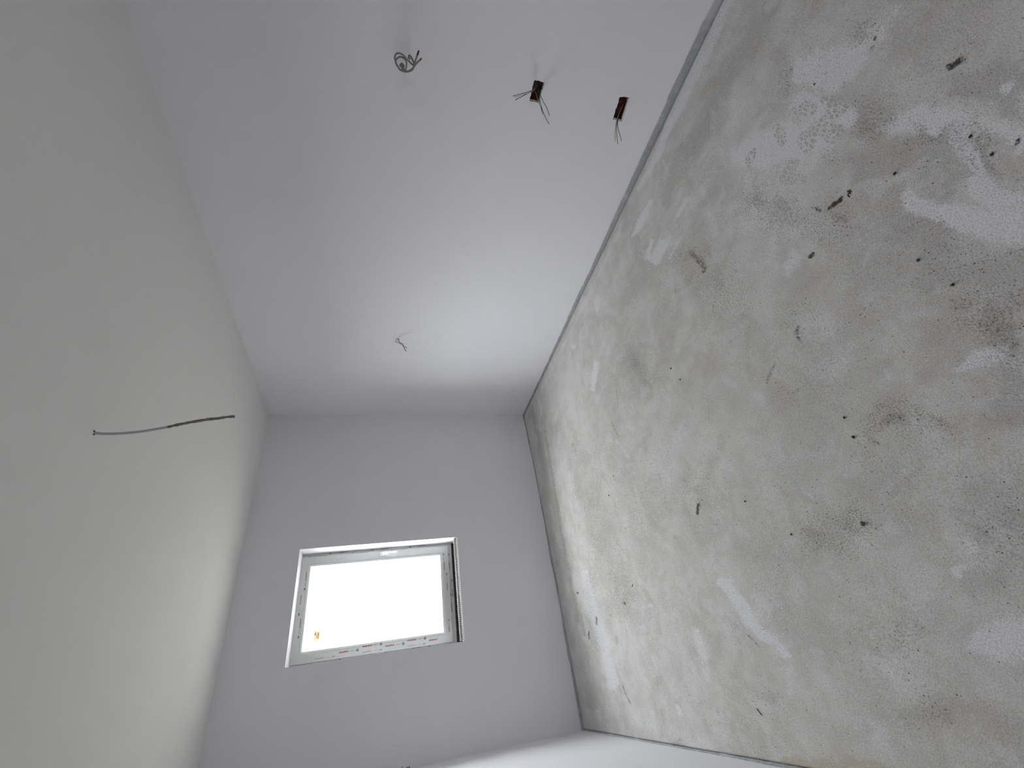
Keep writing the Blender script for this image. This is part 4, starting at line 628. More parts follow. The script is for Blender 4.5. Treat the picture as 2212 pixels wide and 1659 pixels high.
ELL_DIRT = (
(1.199,0.482,-61.54,-90.11,-59.08,97.43,1),(1.197,0.485,-69.09,-101.18,-66.62,109.21,1),(1.194,0.489,-78.81,-115.41,-76.31,124.35,1),
(1.191,0.492,-91.76,-134.39,-89.23,144.55,1),(1.216,0.571,-66.32,-97.37,-70.44,106.51,0.95),(1.214,0.565,-62.66,-91.98,-66.11,100.48,0.95),
(1.213,0.559,-59.43,-87.23,-62.29,95.17,0.95),(1.211,0.553,-56.56,-83,-58.89,90.45,0.95),(1.21,0.546,-57.01,-83.64,-58.91,91.07,0.95),
(1.208,0.539,-57.46,-84.28,-58.94,91.7,0.95),(1.207,0.533,-57.91,-84.93,-58.97,92.33,0.95),(1.206,0.526,-58.36,-85.57,-58.99,92.96,0.95),
(1.206,0.523,-63.84,-93.6,-64.33,101.7,0.95),(1.207,0.521,-70.42,-103.23,-70.73,112.19,0.95),(1.207,0.518,-78.45,-115.01,-78.56,125.02,0.95),
(1.207,0.515,-88.5,-129.73,-88.34,141.05,0.95),(1.208,0.512,-101.42,-148.66,-100.92,161.66,0.95),(1.208,0.51,-118.65,-173.9,-117.68,189.14,0.95),
(1.24,0.593,-63.78,-93.75,-69.31,104.19,0.7),(1.245,0.594,-66.46,-97.69,-72.3,108.91,0.7),(1.25,0.595,-69.39,-102.02,-75.57,114.09,0.7),
(1.255,0.596,-72.63,-106.79,-79.18,119.8,0.7),(1.259,0.597,-76.21,-112.07,-83.18,126.13,0.7),(1.264,0.598,-80.21,-117.96,-87.64,133.19,0.7),
(1.269,0.599,-84.69,-124.57,-92.64,141.09,0.7),(1.274,0.6,-89.75,-132.03,-98.29,150.02,0.7),(1.279,0.601,-95.51,-140.52,-104.71,160.17,0.7),
(1.284,0.602,-102.13,-150.27,-112.09,171.83,0.7),(1.175,0.571,-24.41,-35.82,-25.93,38.07,0.5),(1.164,0.567,-27.04,-39.66,-28.59,41.84,0.5),
(1.153,0.563,-30.22,-44.3,-31.79,46.39,0.5),(1.142,0.558,-34.13,-50.02,-35.74,51.98,0.5),(1.132,0.554,-39.06,-57.24,-40.72,59.03,0.5),
(1.121,0.55,-45.48,-66.62,-47.19,68.2,0.5),(1.249,0.501,-58.07,-85.16,-57.04,95.18,0.5),(1.544,0.147,-81.86,-119.55,-47.81,159.48,0.9),
(1.543,0.15,-87.49,-127.78,-51.39,170.34,0.9),(1.542,0.153,-93.98,-137.27,-55.52,182.88,0.9),(1.541,0.156,-101.56,-148.34,-60.34,197.51,0.9),
(1.523,0.169,-81.27,-118.71,-49.4,156.51,0.5),(1.522,0.171,-83.12,-121.42,-50.8,160.02,0.5),(1.521,0.174,-85.06,-124.27,-52.27,163.71,0.5),
(1.521,0.177,-87.11,-127.27,-53.82,167.61,0.5),(1.52,0.181,-89.27,-130.44,-55.46,171.72,0.5),(1.519,0.184,-91.56,-133.79,-57.19,176.07,0.5),
(1.519,0.187,-93.99,-137.34,-59.02,180.67,0.5),(1.518,0.19,-96.55,-141.11,-60.96,185.55,0.5),(1.517,0.193,-99.29,-145.11,-63.03,190.74,0.5),
(1.222,0.101,-63.56,-92.16,-33.89,101.19,0.85),(1.223,0.105,-71.04,-103.02,-38.18,113.23,0.85),(1.225,0.109,-80.66,-116.99,-43.7,128.71,0.85),
(1.226,0.113,-93.49,-135.62,-51.05,149.35,0.85),(1.229,0.117,-85.66,-124.28,-47.11,137.14,0.85),(1.232,0.12,-78.96,-114.57,-43.74,126.67,0.85),
(1.235,0.124,-73.14,-106.15,-40.81,117.6,0.85),(1.238,0.127,-68.06,-98.79,-38.25,109.66,0.85),(1.213,0.092,-48.68,-70.56,-25.45,77.01,0.6),
(1.132,0.69,-62.4,-91.78,-74.74,94.7,0.9),(1.131,0.696,-62.08,-91.32,-74.79,94.15,0.9),(1.13,0.702,-61.77,-90.87,-74.83,93.59,0.9),
(1.128,0.708,-61.45,-90.42,-74.88,93.04,0.9),(1.107,0.734,-38,-55.93,-47.43,56.66,0.4),(1.677,1.12,-15.73,-23.65,-26.69,33.82,0.62),
(1.655,1.117,-16.5,-24.79,-27.92,35.04,0.62),(1.632,1.113,-17.32,-26.01,-29.25,36.35,0.62),(1.61,1.11,-18.21,-27.32,-30.68,37.75,0.62),
(1.592,1.11,-18.9,-28.36,-31.85,38.8,0.62),(1.574,1.11,-19.64,-29.46,-33.09,39.92,0.62),(1.556,1.11,-20.42,-30.62,-34.41,41.1,0.62),
(1.539,1.11,-21.25,-31.86,-35.81,42.35,0.62),(1.523,1.12,-34.02,-50.99,-57.73,67.21,0.75),(1.707,1.165,-12.51,-18.83,-21.88,27.34,0.5),
(1.578,1.22,-12.81,-19.28,-23.25,26.17,0.45),(1.581,1.043,-10.93,-16.37,-17.57,22.26,0.4),(1.607,1.313,-17.75,-26.79,-34.16,36.95,0.5),
(1.376,1.07,-23.91,-35.69,-39.17,43.22,0.5),(1.366,0.983,-41.3,-61.5,-63.44,74,0.5),(1.452,1.249,-6.17,-9.27,-11.4,11.73,0.35),
(1.439,1.196,-6.22,-9.32,-11.11,11.72,0.35),(1.427,1.146,-6.27,-9.38,-10.82,11.71,0.35),(1.415,1.098,-6.32,-9.45,-10.56,11.71,0.35),
(1.404,1.052,-6.37,-9.51,-10.3,11.71,0.35),(0.943,0.888,-73.06,-107.66,-104.24,95.95,0.68),(0.94,0.893,-69.98,-103.13,-100.2,91.69,0.68),
(0.937,0.897,-67.14,-98.95,-96.47,87.77,0.68),(0.934,0.901,-64.51,-95.08,-93.01,84.13,0.68),(0.931,0.906,-62.07,-91.49,-89.8,80.75,0.68),
(0.928,0.91,-59.8,-88.14,-86.81,77.61,0.68),(0.926,0.914,-57.68,-85.02,-84.02,74.68,0.68),(0.919,0.914,-59.9,-88.29,-87.27,77.15,0.68),
(0.913,0.915,-62.28,-91.79,-90.76,79.79,0.68),(0.907,0.915,-64.84,-95.55,-94.51,82.62,0.68),(0.901,0.915,-67.59,-99.6,-98.54,85.68,0.68),
(0.895,0.915,-70.57,-103.98,-102.9,88.97,0.68),(0.889,0.916,-73.8,-108.72,-107.62,92.54,0.68),(0.919,0.907,-18.23,-26.87,-26.4,23.47,0.35),
(0.893,1.056,-85.96,-127.13,-139.38,108.57,0.6),(0.891,1.059,-78.01,-115.38,-126.81,98.35,0.6),(0.889,1.062,-71.39,-105.6,-116.33,89.84,0.6),
(0.886,1.066,-65.79,-97.32,-107.46,82.63,0.6),(0.884,1.069,-60.99,-90.23,-99.86,76.46,0.6),(0.882,1.072,-56.83,-84.08,-93.27,71.11,0.6),
(0.88,1.076,-53.19,-78.69,-87.5,66.43,0.6),(0.878,1.079,-49.98,-73.95,-82.42,62.3,0.6),(0.875,1.082,-47.13,-69.73,-77.89,58.63,0.6),
(0.873,1.086,-44.57,-65.95,-73.85,55.34,0.6),(0.871,1.089,-42.27,-62.55,-70.21,52.39,0.6),(0.868,1.095,-44.24,-65.46,-73.75,54.7,0.6),
(0.866,1.1,-46.4,-68.68,-77.68,57.25,0.6),(0.863,1.106,-48.81,-72.25,-82.03,60.08,0.6),(0.86,1.112,-51.51,-76.25,-86.9,63.26,0.6),
(0.858,1.117,-54.54,-80.74,-92.38,66.83,0.6),(0.855,1.123,-57.97,-85.84,-98.58,70.87,0.6),(0.852,1.129,-61.9,-91.66,-105.67,75.5,0.6),
(0.835,1.154,-48.93,-72.48,-85,58.75,0.35),(0.835,1.16,-50.32,-74.56,-87.79,60.46,0.35),(0.836,1.167,-51.82,-76.79,-90.78,62.29,0.35),
(0.836,1.173,-53.43,-79.19,-93.99,64.25,0.35),(0.836,1.179,-55.16,-81.77,-97.45,66.37,0.35),(0.837,1.186,-57.03,-84.56,-101.18,68.66,0.35),
(0.837,1.192,-59.06,-87.58,-105.22,71.14,0.35),(0.579,1.797,-41.75,-62.66,-104.67,38.76,0.9),(0.574,1.802,-41.73,-62.64,-104.85,38.48,0.9),
(0.568,1.806,-41.72,-62.61,-105.03,38.2,0.9),(0.563,1.81,-41.7,-62.59,-105.21,37.93,0.9),(0.557,1.815,-41.68,-62.56,-105.39,37.65,0.9),
(0.552,1.819,-41.67,-62.54,-105.57,37.37,0.9),(0.546,1.824,-41.65,-62.52,-105.75,37.1,0.9),(0.577,1.771,-12.18,-18.27,-30.15,11.26,0.5),
(0.63,1.755,-10.49,-15.74,-25.76,10.34,0.4),(0.73,1.814,-6.95,-10.46,-17.55,7.66,0.4),(0.492,2.075,-23.77,-35.9,-67.71,19.83,0.55),
(0.3,1.293,-25.43,-37.44,-48.36,15.24,0.45),(0.286,1.284,-22.21,-32.69,-42,12.95,0.45),(0.272,1.276,-19.8,-29.12,-37.24,11.23,0.45),
(0.258,1.267,-17.93,-26.35,-33.54,9.89,0.45),(0.266,1.134,-26.4,-38.68,-45.25,14.73,0.4),(0.248,1.128,-26.95,-39.46,-45.99,14.49,0.4),
(0.231,1.121,-27.5,-40.25,-46.73,14.25,0.4),(0.296,1.128,-72.7,-106.54,-124.1,43,0.45),(0.295,1.124,-74.61,-109.33,-126.96,44.05,0.45),
(0.294,1.119,-76.6,-112.23,-129.94,45.14,0.45),(0.293,1.115,-78.68,-115.25,-133.04,46.27,0.45),(0.292,1.11,-80.84,-118.41,-136.27,47.45,0.45),
(0.291,1.105,-83.11,-121.71,-139.65,48.69,0.45),(0.29,1.101,-85.48,-125.16,-143.19,49.98,0.45),(0.289,1.097,-87.96,-128.78,-146.89,51.34,0.45),
(0.288,1.092,-90.56,-132.57,-150.76,52.76,0.45),(0.287,1.088,-93.29,-136.55,-154.82,54.24,0.45),(0.286,1.083,-96.16,-140.72,-159.09,55.81,0.45),
(0.219,1.304,-26.62,-39.14,-50.97,13.52,0.5),(0.49,0.835,-27.14,-39.59,-37.05,21.83,0.55),(0.485,0.822,-30.16,-43.99,-40.74,24.1,0.55),
(0.481,0.81,-33.79,-49.27,-45.17,26.83,0.55),(0.477,0.798,-38.24,-55.73,-50.58,30.16,0.55),(0.443,0.729,-64.36,-93.56,-80.01,48.27,0.5),
(0.436,0.727,-64.98,-94.43,-80.6,48.21,0.5),(0.429,0.724,-65.6,-95.32,-81.19,48.14,0.5),(0.422,0.722,-66.22,-96.2,-81.79,48.06,0.5),
(0.415,0.72,-66.84,-97.09,-82.39,47.99,0.5),(0.412,0.723,-74.1,-107.63,-91.63,53,0.5),(0.41,0.727,-83.17,-120.82,-103.19,59.26,0.5),
(0.407,0.73,-94.83,-137.76,-118.04,67.31,0.5),(0.405,0.734,-110.38,-160.36,-137.85,78.04,0.5),(0.402,0.738,-132.15,-191.99,-165.57,93.07,0.5),
(0.464,0.91,-33.88,-49.51,-49.18,26.34,0.5),(0.452,0.902,-34.54,-50.45,-49.82,26.36,0.5),(0.439,0.894,-35.21,-51.41,-50.47,26.37,0.5),
(0.472,0.956,-47.91,-70.12,-72.16,37.71,0.45),(0.58,0.467,-21.47,-31.07,-20.27,19.24,0.42),(0.546,0.475,-19.98,-28.9,-19.03,17.16,0.42),
(0.513,0.482,-18.74,-27.1,-18.01,15.42,0.42),(0.667,0.486,-19.2,-27.84,-18.54,19.08,0.42),(0.754,0.515,-36.57,-53.15,-36.51,39.89,0.4),
(0.545,0.686,-22.57,-32.83,-26.95,19.46,0.4),(1.942,3.477,-13.79,-22.27,-64.14,36.05,0.5),(1.932,3.479,-13.68,-22.09,-63.66,35.6,0.5),
(1.922,3.481,-13.57,-21.91,-63.18,35.15,0.5),(1.912,3.482,-13.47,-21.74,-62.72,34.72,0.5),(1.902,3.484,-13.36,-21.57,-62.26,34.29,0.5),
(1.892,3.486,-13.26,-21.4,-61.82,33.87,0.5),(1.882,3.487,-13.16,-21.24,-61.38,33.46,0.5),(1.872,3.489,-13.06,-21.07,-60.95,33.05,0.5),
(1.862,3.491,-12.97,-20.92,-60.53,32.66,0.5),(1.852,3.492,-12.87,-20.76,-60.11,32.27,0.5),(1.842,3.494,-12.78,-20.61,-59.71,31.88,0.5),
(1.832,3.496,-12.69,-20.46,-59.31,31.51,0.5),(1.823,3.497,-12.6,-20.31,-58.92,31.14,0.5),(1.813,3.499,-12.51,-20.17,-58.54,30.77,0.5),
(1.803,3.501,-12.42,-20.02,-58.16,30.41,0.5),(1.793,3.502,-12.34,-19.89,-57.79,30.06,0.5),(1.783,3.504,-12.25,-19.75,-57.43,29.72,0.5),
(1.774,3.505,-12.17,-19.61,-57.07,29.38,0.5),(1.764,3.507,-12.09,-19.48,-56.72,29.04,0.5),(1.754,3.509,-12.01,-19.35,-56.38,28.71,0.5),
(1.745,3.51,-11.94,-19.22,-56.04,28.39,0.5),(1.735,3.512,-11.86,-19.1,-55.71,28.07,0.5),(1.725,3.514,-11.78,-18.98,-55.38,27.76,0.5),
(1.716,3.515,-11.71,-18.85,-55.06,27.45,0.5),(1.706,3.517,-11.64,-18.74,-54.74,27.15,0.5),(1.696,3.518,-11.57,-18.62,-54.43,26.85,0.5),
(1.687,3.52,-11.5,-18.5,-54.13,26.55,0.5),(1.677,3.522,-11.43,-18.39,-53.83,26.26,0.5),(1.668,3.523,-11.36,-18.28,-53.53,25.98,0.5),
(1.658,3.525,-11.29,-18.17,-53.24,25.7,0.5),(1.649,3.526,-11.23,-18.06,-52.95,25.42,0.5),(1.639,3.528,-11.16,-17.95,-52.67,25.15,0.5),
(1.63,3.53,-11.1,-17.85,-52.4,24.88,0.5),(1.62,3.531,-11.04,-17.75,-52.12,24.61,0.5),(1.608,3.532,-10.96,-17.62,-51.78,24.27,0.5),
(1.595,3.534,-10.88,-17.5,-51.45,23.94,0.5),(1.582,3.535,-10.81,-17.37,-51.12,23.61,0.5),(1.569,3.536,-10.74,-17.26,-50.8,23.29,0.5),
(1.557,3.537,-10.67,-17.14,-50.48,22.98,0.5),(1.544,3.538,-10.6,-17.02,-50.17,22.67,0.5),(1.531,3.54,-10.53,-16.91,-49.87,22.37,0.5),
(1.519,3.541,-10.47,-16.8,-49.57,22.07,0.5),(1.506,3.542,-10.4,-16.7,-49.28,21.77,0.5),(1.494,3.543,-10.34,-16.59,-48.99,21.48,0.5),
(1.481,3.544,-10.27,-16.49,-48.71,21.2,0.5),(1.469,3.545,-10.21,-16.38,-48.44,20.92,0.5),(1.456,3.547,-10.15,-16.28,-48.17,20.65,0.5),
(1.444,3.548,-10.09,-16.19,-47.9,20.38,0.5),(1.432,3.549,-10.04,-16.09,-47.64,20.11,0.5),(1.42,3.55,-9.98,-15.99,-47.39,19.85,0.5),
(1.407,3.551,-9.92,-15.9,-47.14,19.59,0.5),(1.395,3.552,-9.87,-15.81,-46.89,19.34,0.5),(1.383,3.554,-9.81,-15.72,-46.65,19.09,0.5),
(1.371,3.555,-9.76,-15.63,-46.41,18.84,0.5),(1.359,3.556,-9.71,-15.55,-46.18,18.6,0.5),(1.347,3.557,-9.66,-15.46,-45.95,18.36,0.5),
(1.335,3.558,-9.61,-15.38,-45.72,18.13,0.5),(1.323,3.559,-9.56,-15.29,-45.5,17.9,0.5),(1.311,3.56,-9.51,-15.21,-45.28,17.67,0.5),
(1.296,3.562,-9.47,-15.15,-45.11,17.43,0.5),(1.282,3.564,-9.43,-15.08,-44.95,17.19,0.5),(1.267,3.565,-9.39,-15.02,-44.79,16.96,0.5),
(1.252,3.567,-9.35,-14.95,-44.63,16.73,0.5),(1.238,3.568,-9.32,-14.89,-44.47,16.5,0.5),(1.224,3.57,-9.28,-14.83,-44.32,16.28,0.5),
(1.209,3.571,-9.24,-14.77,-44.16,16.05,0.5),(1.195,3.573,-9.21,-14.71,-44.02,15.83,0.5),(1.181,3.574,-9.17,-14.65,-43.87,15.62,0.5),
(1.167,3.576,-9.14,-14.59,-43.72,15.4,0.5),(1.152,3.577,-9.11,-14.54,-43.58,15.19,0.5),(1.138,3.579,-9.07,-14.48,-43.44,14.98,0.5),
(1.124,3.58,-9.04,-14.43,-43.31,14.78,0.5),(1.11,3.582,-9.01,-14.37,-43.17,14.57,0.5),(1.096,3.583,-8.98,-14.32,-43.04,14.37,0.5),
(1.082,3.585,-8.95,-14.27,-42.91,14.17,0.5),(1.069,3.586,-8.92,-14.21,-42.78,13.97,0.5),(1.055,3.588,-8.89,-14.16,-42.65,13.78,0.5),
(1.041,3.589,-8.86,-14.11,-42.53,13.59,0.5),(1.027,3.591,-8.83,-14.06,-42.4,13.4,0.5),(1.014,3.592,-8.8,-14.01,-42.28,13.21,0.5),
(1,3.594,-8.77,-13.97,-42.17,13.02,0.5),(0.986,3.595,-8.74,-13.92,-42.05,12.84,0.5),(0.973,3.596,-8.71,-13.87,-41.93,12.66,0.5),
(0.959,3.598,-8.69,-13.83,-41.82,12.48,0.5),(0.946,3.599,-8.66,-13.78,-41.71,12.3,0.5),(0.929,3.6,-8.7,-13.84,-41.91,12.18,0.5),
(0.912,3.601,-8.74,-13.9,-42.12,12.06,0.5),(0.896,3.602,-8.78,-13.96,-42.32,11.94,0.5),(0.879,3.603,-8.82,-14.02,-42.53,11.81,0.5),
(0.862,3.603,-8.86,-14.08,-42.73,11.69,0.5),(0.846,3.604,-8.9,-14.15,-42.94,11.57,0.5),(0.83,3.605,-8.95,-14.21,-43.15,11.45,0.5),
(0.813,3.606,-8.99,-14.27,-43.36,11.32,0.5),(0.797,3.606,-9.03,-14.33,-43.57,11.2,0.5),(0.781,3.607,-9.07,-14.39,-43.77,11.07,0.5),
(0.765,3.608,-9.11,-14.45,-43.98,10.94,0.5),(0.749,3.609,-9.15,-14.51,-44.19,10.82,0.5),(0.733,3.609,-9.19,-14.58,-44.4,10.69,0.5),
(0.717,3.61,-9.23,-14.64,-44.61,10.56,0.5),(0.701,3.611,-9.28,-14.7,-44.83,10.43,0.5),(0.685,3.612,-9.32,-14.76,-45.04,10.3,0.5),
(0.67,3.612,-9.36,-14.82,-45.25,10.17,0.5),(0.654,3.613,-9.4,-14.89,-45.46,10.04,0.5),(0.639,3.614,-9.44,-14.95,-45.68,9.91,0.5),
(0.623,3.615,-9.49,-15.01,-45.89,9.77,0.5),(0.608,3.615,-9.53,-15.08,-46.1,9.64,0.5),(0.593,3.616,-9.5,-15.02,-45.96,9.43,0.5),
(0.577,3.616,-9.47,-14.97,-45.82,9.23,0.5),(0.562,3.616,-9.44,-14.92,-45.68,9.03,0.5),(0.547,3.616,-9.41,-14.87,-45.54,8.82,0.5),
(0.532,3.617,-9.38,-14.82,-45.41,8.63,0.5),(0.517,3.617,-9.35,-14.77,-45.28,8.43,0.5),(0.502,3.617,-9.33,-14.73,-45.15,8.24,0.5),
(0.487,3.617,-9.3,-14.68,-45.02,8.05,0.5),(0.472,3.618,-9.27,-14.64,-44.9,7.86,0.5),(0.457,3.618,-9.25,-14.59,-44.78,7.67,0.5),
(0.442,3.618,-9.22,-14.55,-44.66,7.48,0.5),(0.428,3.618,-9.2,-14.5,-44.54,7.3,0.5),(0.413,3.619,-9.17,-14.46,-44.42,7.12,0.5),
(0.399,3.619,-9.15,-14.42,-44.31,6.94,0.5),(0.384,3.619,-9.12,-14.38,-44.2,6.76,0.5),(0.37,3.619,-9.1,-14.34,-44.09,6.59,0.5),
(0.356,3.62,-9.08,-14.3,-43.98,6.42,0.5),(0.341,3.62,-9.06,-14.26,-43.88,6.24,0.5),(0.327,3.62,-9.03,-14.22,-43.78,6.07,0.5),
(0.313,3.62,-9.01,-14.18,-43.67,5.91,0.5),(0.299,3.621,-8.99,-14.15,-43.58,5.74,0.5),(1.758,3.417,-5.57,-8.95,-25.45,13.3,0.35),
(1.733,3.422,-5.54,-8.9,-25.36,13.07,0.35),(1.708,3.426,-5.51,-8.85,-25.27,12.84,0.35),(1.683,3.431,-5.49,-8.81,-25.18,12.62,0.35),
(1.658,3.435,-5.46,-8.77,-25.1,12.4,0.35),(1.634,3.439,-5.44,-8.72,-25.02,12.18,0.35),(1.609,3.444,-5.41,-8.68,-24.94,11.97,0.35),
(1.585,3.448,-5.39,-8.64,-24.86,11.76,0.35),(1.561,3.452,-5.37,-8.6,-24.78,11.56,0.35),(1.537,3.457,-5.34,-8.56,-24.71,11.35,0.35),
(1.513,3.461,-5.32,-8.52,-24.64,11.15,0.35),(1.489,3.465,-5.3,-8.49,-24.56,10.96,0.35),(1.465,3.469,-5.28,-8.45,-24.49,10.76,0.35),
(1.441,3.473,-5.26,-8.41,-24.43,10.57,0.35),(1.418,3.478,-5.24,-8.38,-24.36,10.39,0.35),(1.395,3.482,-5.22,-8.34,-24.3,10.2,0.35),
(1.371,3.486,-5.2,-8.31,-24.23,10.02,0.35),(1.348,3.49,-5.18,-8.27,-24.17,9.84,0.35),(1.325,3.494,-5.16,-8.24,-24.11,9.66,0.35),
(1.302,3.498,-5.14,-8.21,-24.05,9.48,0.35),(1.279,3.502,-5.12,-8.18,-24,9.31,0.35),(1.257,3.506,-5.1,-8.15,-23.94,9.14,0.35),
(1.234,3.51,-5.09,-8.12,-23.89,8.97,0.35),(1.212,3.514,-5.07,-8.09,-23.83,8.8,0.35),(1.189,3.518,-5.05,-8.06,-23.78,8.64,0.35),
(1.167,3.522,-5.04,-8.03,-23.73,8.48,0.35),(1.138,3.521,-5.08,-8.1,-23.94,8.38,0.35),(1.109,3.519,-5.13,-8.17,-24.15,8.27,0.35),
(1.08,3.518,-5.18,-8.24,-24.36,8.17,0.35),(1.052,3.517,-5.22,-8.31,-24.57,8.06,0.35),(1.024,3.516,-5.27,-8.38,-24.78,7.96,0.35),
(0.996,3.514,-5.32,-8.45,-25,7.85,0.35),(0.968,3.513,-5.36,-8.52,-25.21,7.74,0.35),(0.941,3.512,-5.41,-8.59,-25.43,7.63,0.35),
(0.914,3.511,-5.46,-8.66,-25.64,7.52,0.35),(0.887,3.509,-5.51,-8.73,-25.86,7.41,0.35),(0.86,3.508,-5.56,-8.8,-26.08,7.29,0.35),
(0.834,3.507,-5.6,-8.88,-26.3,7.18,0.35),(0.807,3.506,-5.65,-8.95,-26.52,7.06,0.35),(0.781,3.505,-5.7,-9.02,-26.74,6.94,0.35),
(0.756,3.503,-5.75,-9.09,-26.96,6.82,0.35),(0.73,3.502,-5.8,-9.17,-27.18,6.7,0.35),(0.705,3.501,-5.85,-9.24,-27.4,6.58,0.35),
(0.679,3.5,-5.9,-9.31,-27.63,6.46,0.35),(0.655,3.499,-5.95,-9.39,-27.85,6.33,0.35),(0.202,3.48,-27.89,-43.62,-129.88,14.48,0.75),
(0.197,3.482,-27.91,-43.65,-130.06,14.31,0.75),(0.191,3.484,-27.93,-43.68,-130.24,14.14,0.75),(0.186,3.486,-27.96,-43.72,-130.43,13.97,0.75),
(0.18,3.488,-27.98,-43.75,-130.61,13.79,0.75),(0.175,3.491,-28,-43.78,-130.79,13.62,0.75),(0.17,3.493,-28.02,-43.81,-130.97,13.45,0.75),
(0.164,3.495,-28.04,-43.84,-131.16,13.27,0.75),(0.27,3.286,-25.09,-39.07,-110.36,14.99,0.7),(0.264,3.287,-25.13,-39.12,-110.57,14.82,0.7),
(0.257,3.289,-25.16,-39.17,-110.77,14.65,0.7),(0.251,3.29,-25.2,-39.23,-110.98,14.49,0.7),(0.245,3.292,-25.23,-39.28,-111.19,14.32,0.7),
(0.239,3.293,-25.27,-39.33,-111.4,14.15,0.7),(0.233,3.295,-25.3,-39.38,-111.61,13.98,0.7),(0.226,3.297,-25.34,-39.44,-111.81,13.82,0.7),
(0.492,3.528,-20.6,-32.44,-97.26,17.92,0.75),(0.323,3.555,-12.89,-20.26,-61.35,8.58,0.5),(0.311,3.556,-12.94,-20.32,-61.57,8.43,0.5),
(0.299,3.558,-12.98,-20.38,-61.8,8.28,0.5),(0.288,3.559,-13.02,-20.45,-62.02,8.12,0.5),(0.276,3.56,-13.07,-20.51,-62.25,7.97,0.5),
(0.265,3.561,-13.11,-20.57,-62.47,7.81,0.5),(0.253,3.562,-13.15,-20.64,-62.7,7.65,0.5),(0.242,3.563,-13.19,-20.7,-62.92,7.5,0.5),
(0.23,3.564,-13.24,-20.77,-63.15,7.34,0.5),(0.219,3.566,-13.28,-20.83,-63.37,7.18,0.5),(0.208,3.567,-13.32,-20.89,-63.6,7.02,0.5),
(0.196,3.568,-13.37,-20.96,-63.83,6.86,0.5),(0.126,3.042,-22.69,-34.98,-92.52,9.58,0.5),(0.118,3.043,-22.75,-35.07,-92.79,9.39,0.5),
(0.11,3.044,-22.81,-35.16,-93.06,9.2,0.5),(0.102,3.045,-22.87,-35.25,-93.33,9.01,0.5),(0.094,3.045,-22.93,-35.33,-93.59,8.81,0.5),
(0.087,3.046,-22.99,-35.42,-93.86,8.62,0.5),(0.251,3.042,-21.63,-33.43,-88.19,12.34,0.5),(0.919,0.173,-87.25,-126.05,-53.47,110.12,0.9),
(0.916,0.183,-57.49,-83.08,-35.87,72.39,0.5),(1.018,0.209,-60.04,-86.98,-39.21,82.41,0.4),(0.074,1.909,-20.14,-30.04,-53.27,7.02,0.4),
(0.064,1.899,-21.28,-31.72,-56,7.17,0.4),(0.055,1.889,-22.51,-33.54,-58.96,7.34,0.4),(0.045,1.879,-23.86,-35.53,-62.2,7.52,0.4),
(0.036,1.869,-25.33,-37.71,-65.76,7.72,0.4),(0.027,1.86,-26.96,-40.12,-69.67,7.93,0.4),(-0.002,1.804,-46.08,-68.42,-115.9,12,0.55),
(-0.006,1.8,-47.26,-70.17,-118.7,12.11,0.55),(-0.009,1.797,-48.5,-71.99,-121.61,12.21,0.55),(-0.013,1.794,-49.79,-73.89,-124.64,12.32,0.55),
(-0.017,1.791,-51.13,-75.88,-127.81,12.43,0.55),(-0.021,1.787,-52.54,-77.95,-131.12,12.55,0.55),(-0.024,1.784,-54.01,-80.12,-134.58,12.67,0.55),
(-0.028,1.781,-55.55,-82.39,-138.2,12.8,0.55),(-0.032,1.778,-57.16,-84.77,-141.99,12.93,0.55),(-0.035,1.775,-58.86,-87.27,-145.97,13.07,0.55),
(-0.039,1.771,-60.64,-89.9,-150.16,13.21,0.55),(1.584,1.894,-7.08,-10.86,-18.59,14.79,0.45),(1.535,1.872,-6.68,-10.23,-17.36,13.57,0.45),
(1.488,1.851,-6.35,-9.7,-16.33,12.54,0.45),(1.442,1.83,-6.07,-9.26,-15.45,11.66,0.45),(1.403,1.826,-6.68,-10.19,-16.98,12.53,0.45),
(1.365,1.822,-7.4,-11.28,-18.77,13.55,0.45),(1.327,1.818,-8.26,-12.57,-20.9,14.77,0.45),(1.622,1.87,-3.3,-5.06,-8.57,7.04,0.35),
(1.459,2.968,-19.74,-31.13,-78.54,39.53,0.55),(1.524,2.97,-14.49,-22.88,-57.69,30.15,0.5),(1.652,2.922,-18.98,-30.01,-74.4,42.32,0.5),
(0.399,0.946,-136.98,-200.13,-204.6,96.61,0.5),(0.035,1.024,-102,-148.33,-161.64,30.2,0.4),(0.034,1.019,-102.64,-149.24,-162.09,30.35,0.4),
(0.034,1.014,-103.29,-150.16,-162.55,30.5,0.4),(0.034,1.01,-103.93,-151.08,-163.01,30.65,0.4),(0.033,1.005,-104.58,-152,-163.46,30.8,0.4),
(0.033,1,-105.23,-152.92,-163.92,30.95,0.4),(0.033,0.996,-105.88,-153.85,-164.37,31.11,0.4),(0.032,0.991,-106.54,-154.78,-164.83,31.26,0.4),
(0.032,0.987,-107.19,-155.71,-165.28,31.41,0.4),(0.032,0.983,-107.85,-156.65,-165.74,31.56,0.4),(0.031,0.978,-108.51,-157.59,-166.19,31.72,0.4),
(0.031,0.974,-109.17,-158.53,-166.65,31.87,0.4),(-0.068,1.164,-155.94,-227.2,-272.89,28.26,0.45),(-0.07,1.164,-156.33,-227.76,-273.49,27.94,0.45),
(-0.073,1.164,-156.72,-228.32,-274.09,27.6,0.45),(-0.075,1.163,-157.12,-228.87,-274.69,27.27,0.45),(-0.077,1.163,-157.51,-229.43,-275.3,26.94,0.45),
(-0.079,1.162,-157.9,-229.99,-275.9,26.61,0.45),(-0.082,1.162,-158.29,-230.55,-276.51,26.27,0.45),(-0.084,1.161,-158.69,-231.11,-277.11,25.94,0.45),
(-0.086,1.161,-159.08,-231.68,-277.72,25.6,0.45),(-0.088,1.161,-159.48,-232.24,-278.33,25.27,0.45),(-0.09,1.16,-159.87,-232.8,-278.94,24.93,0.45),
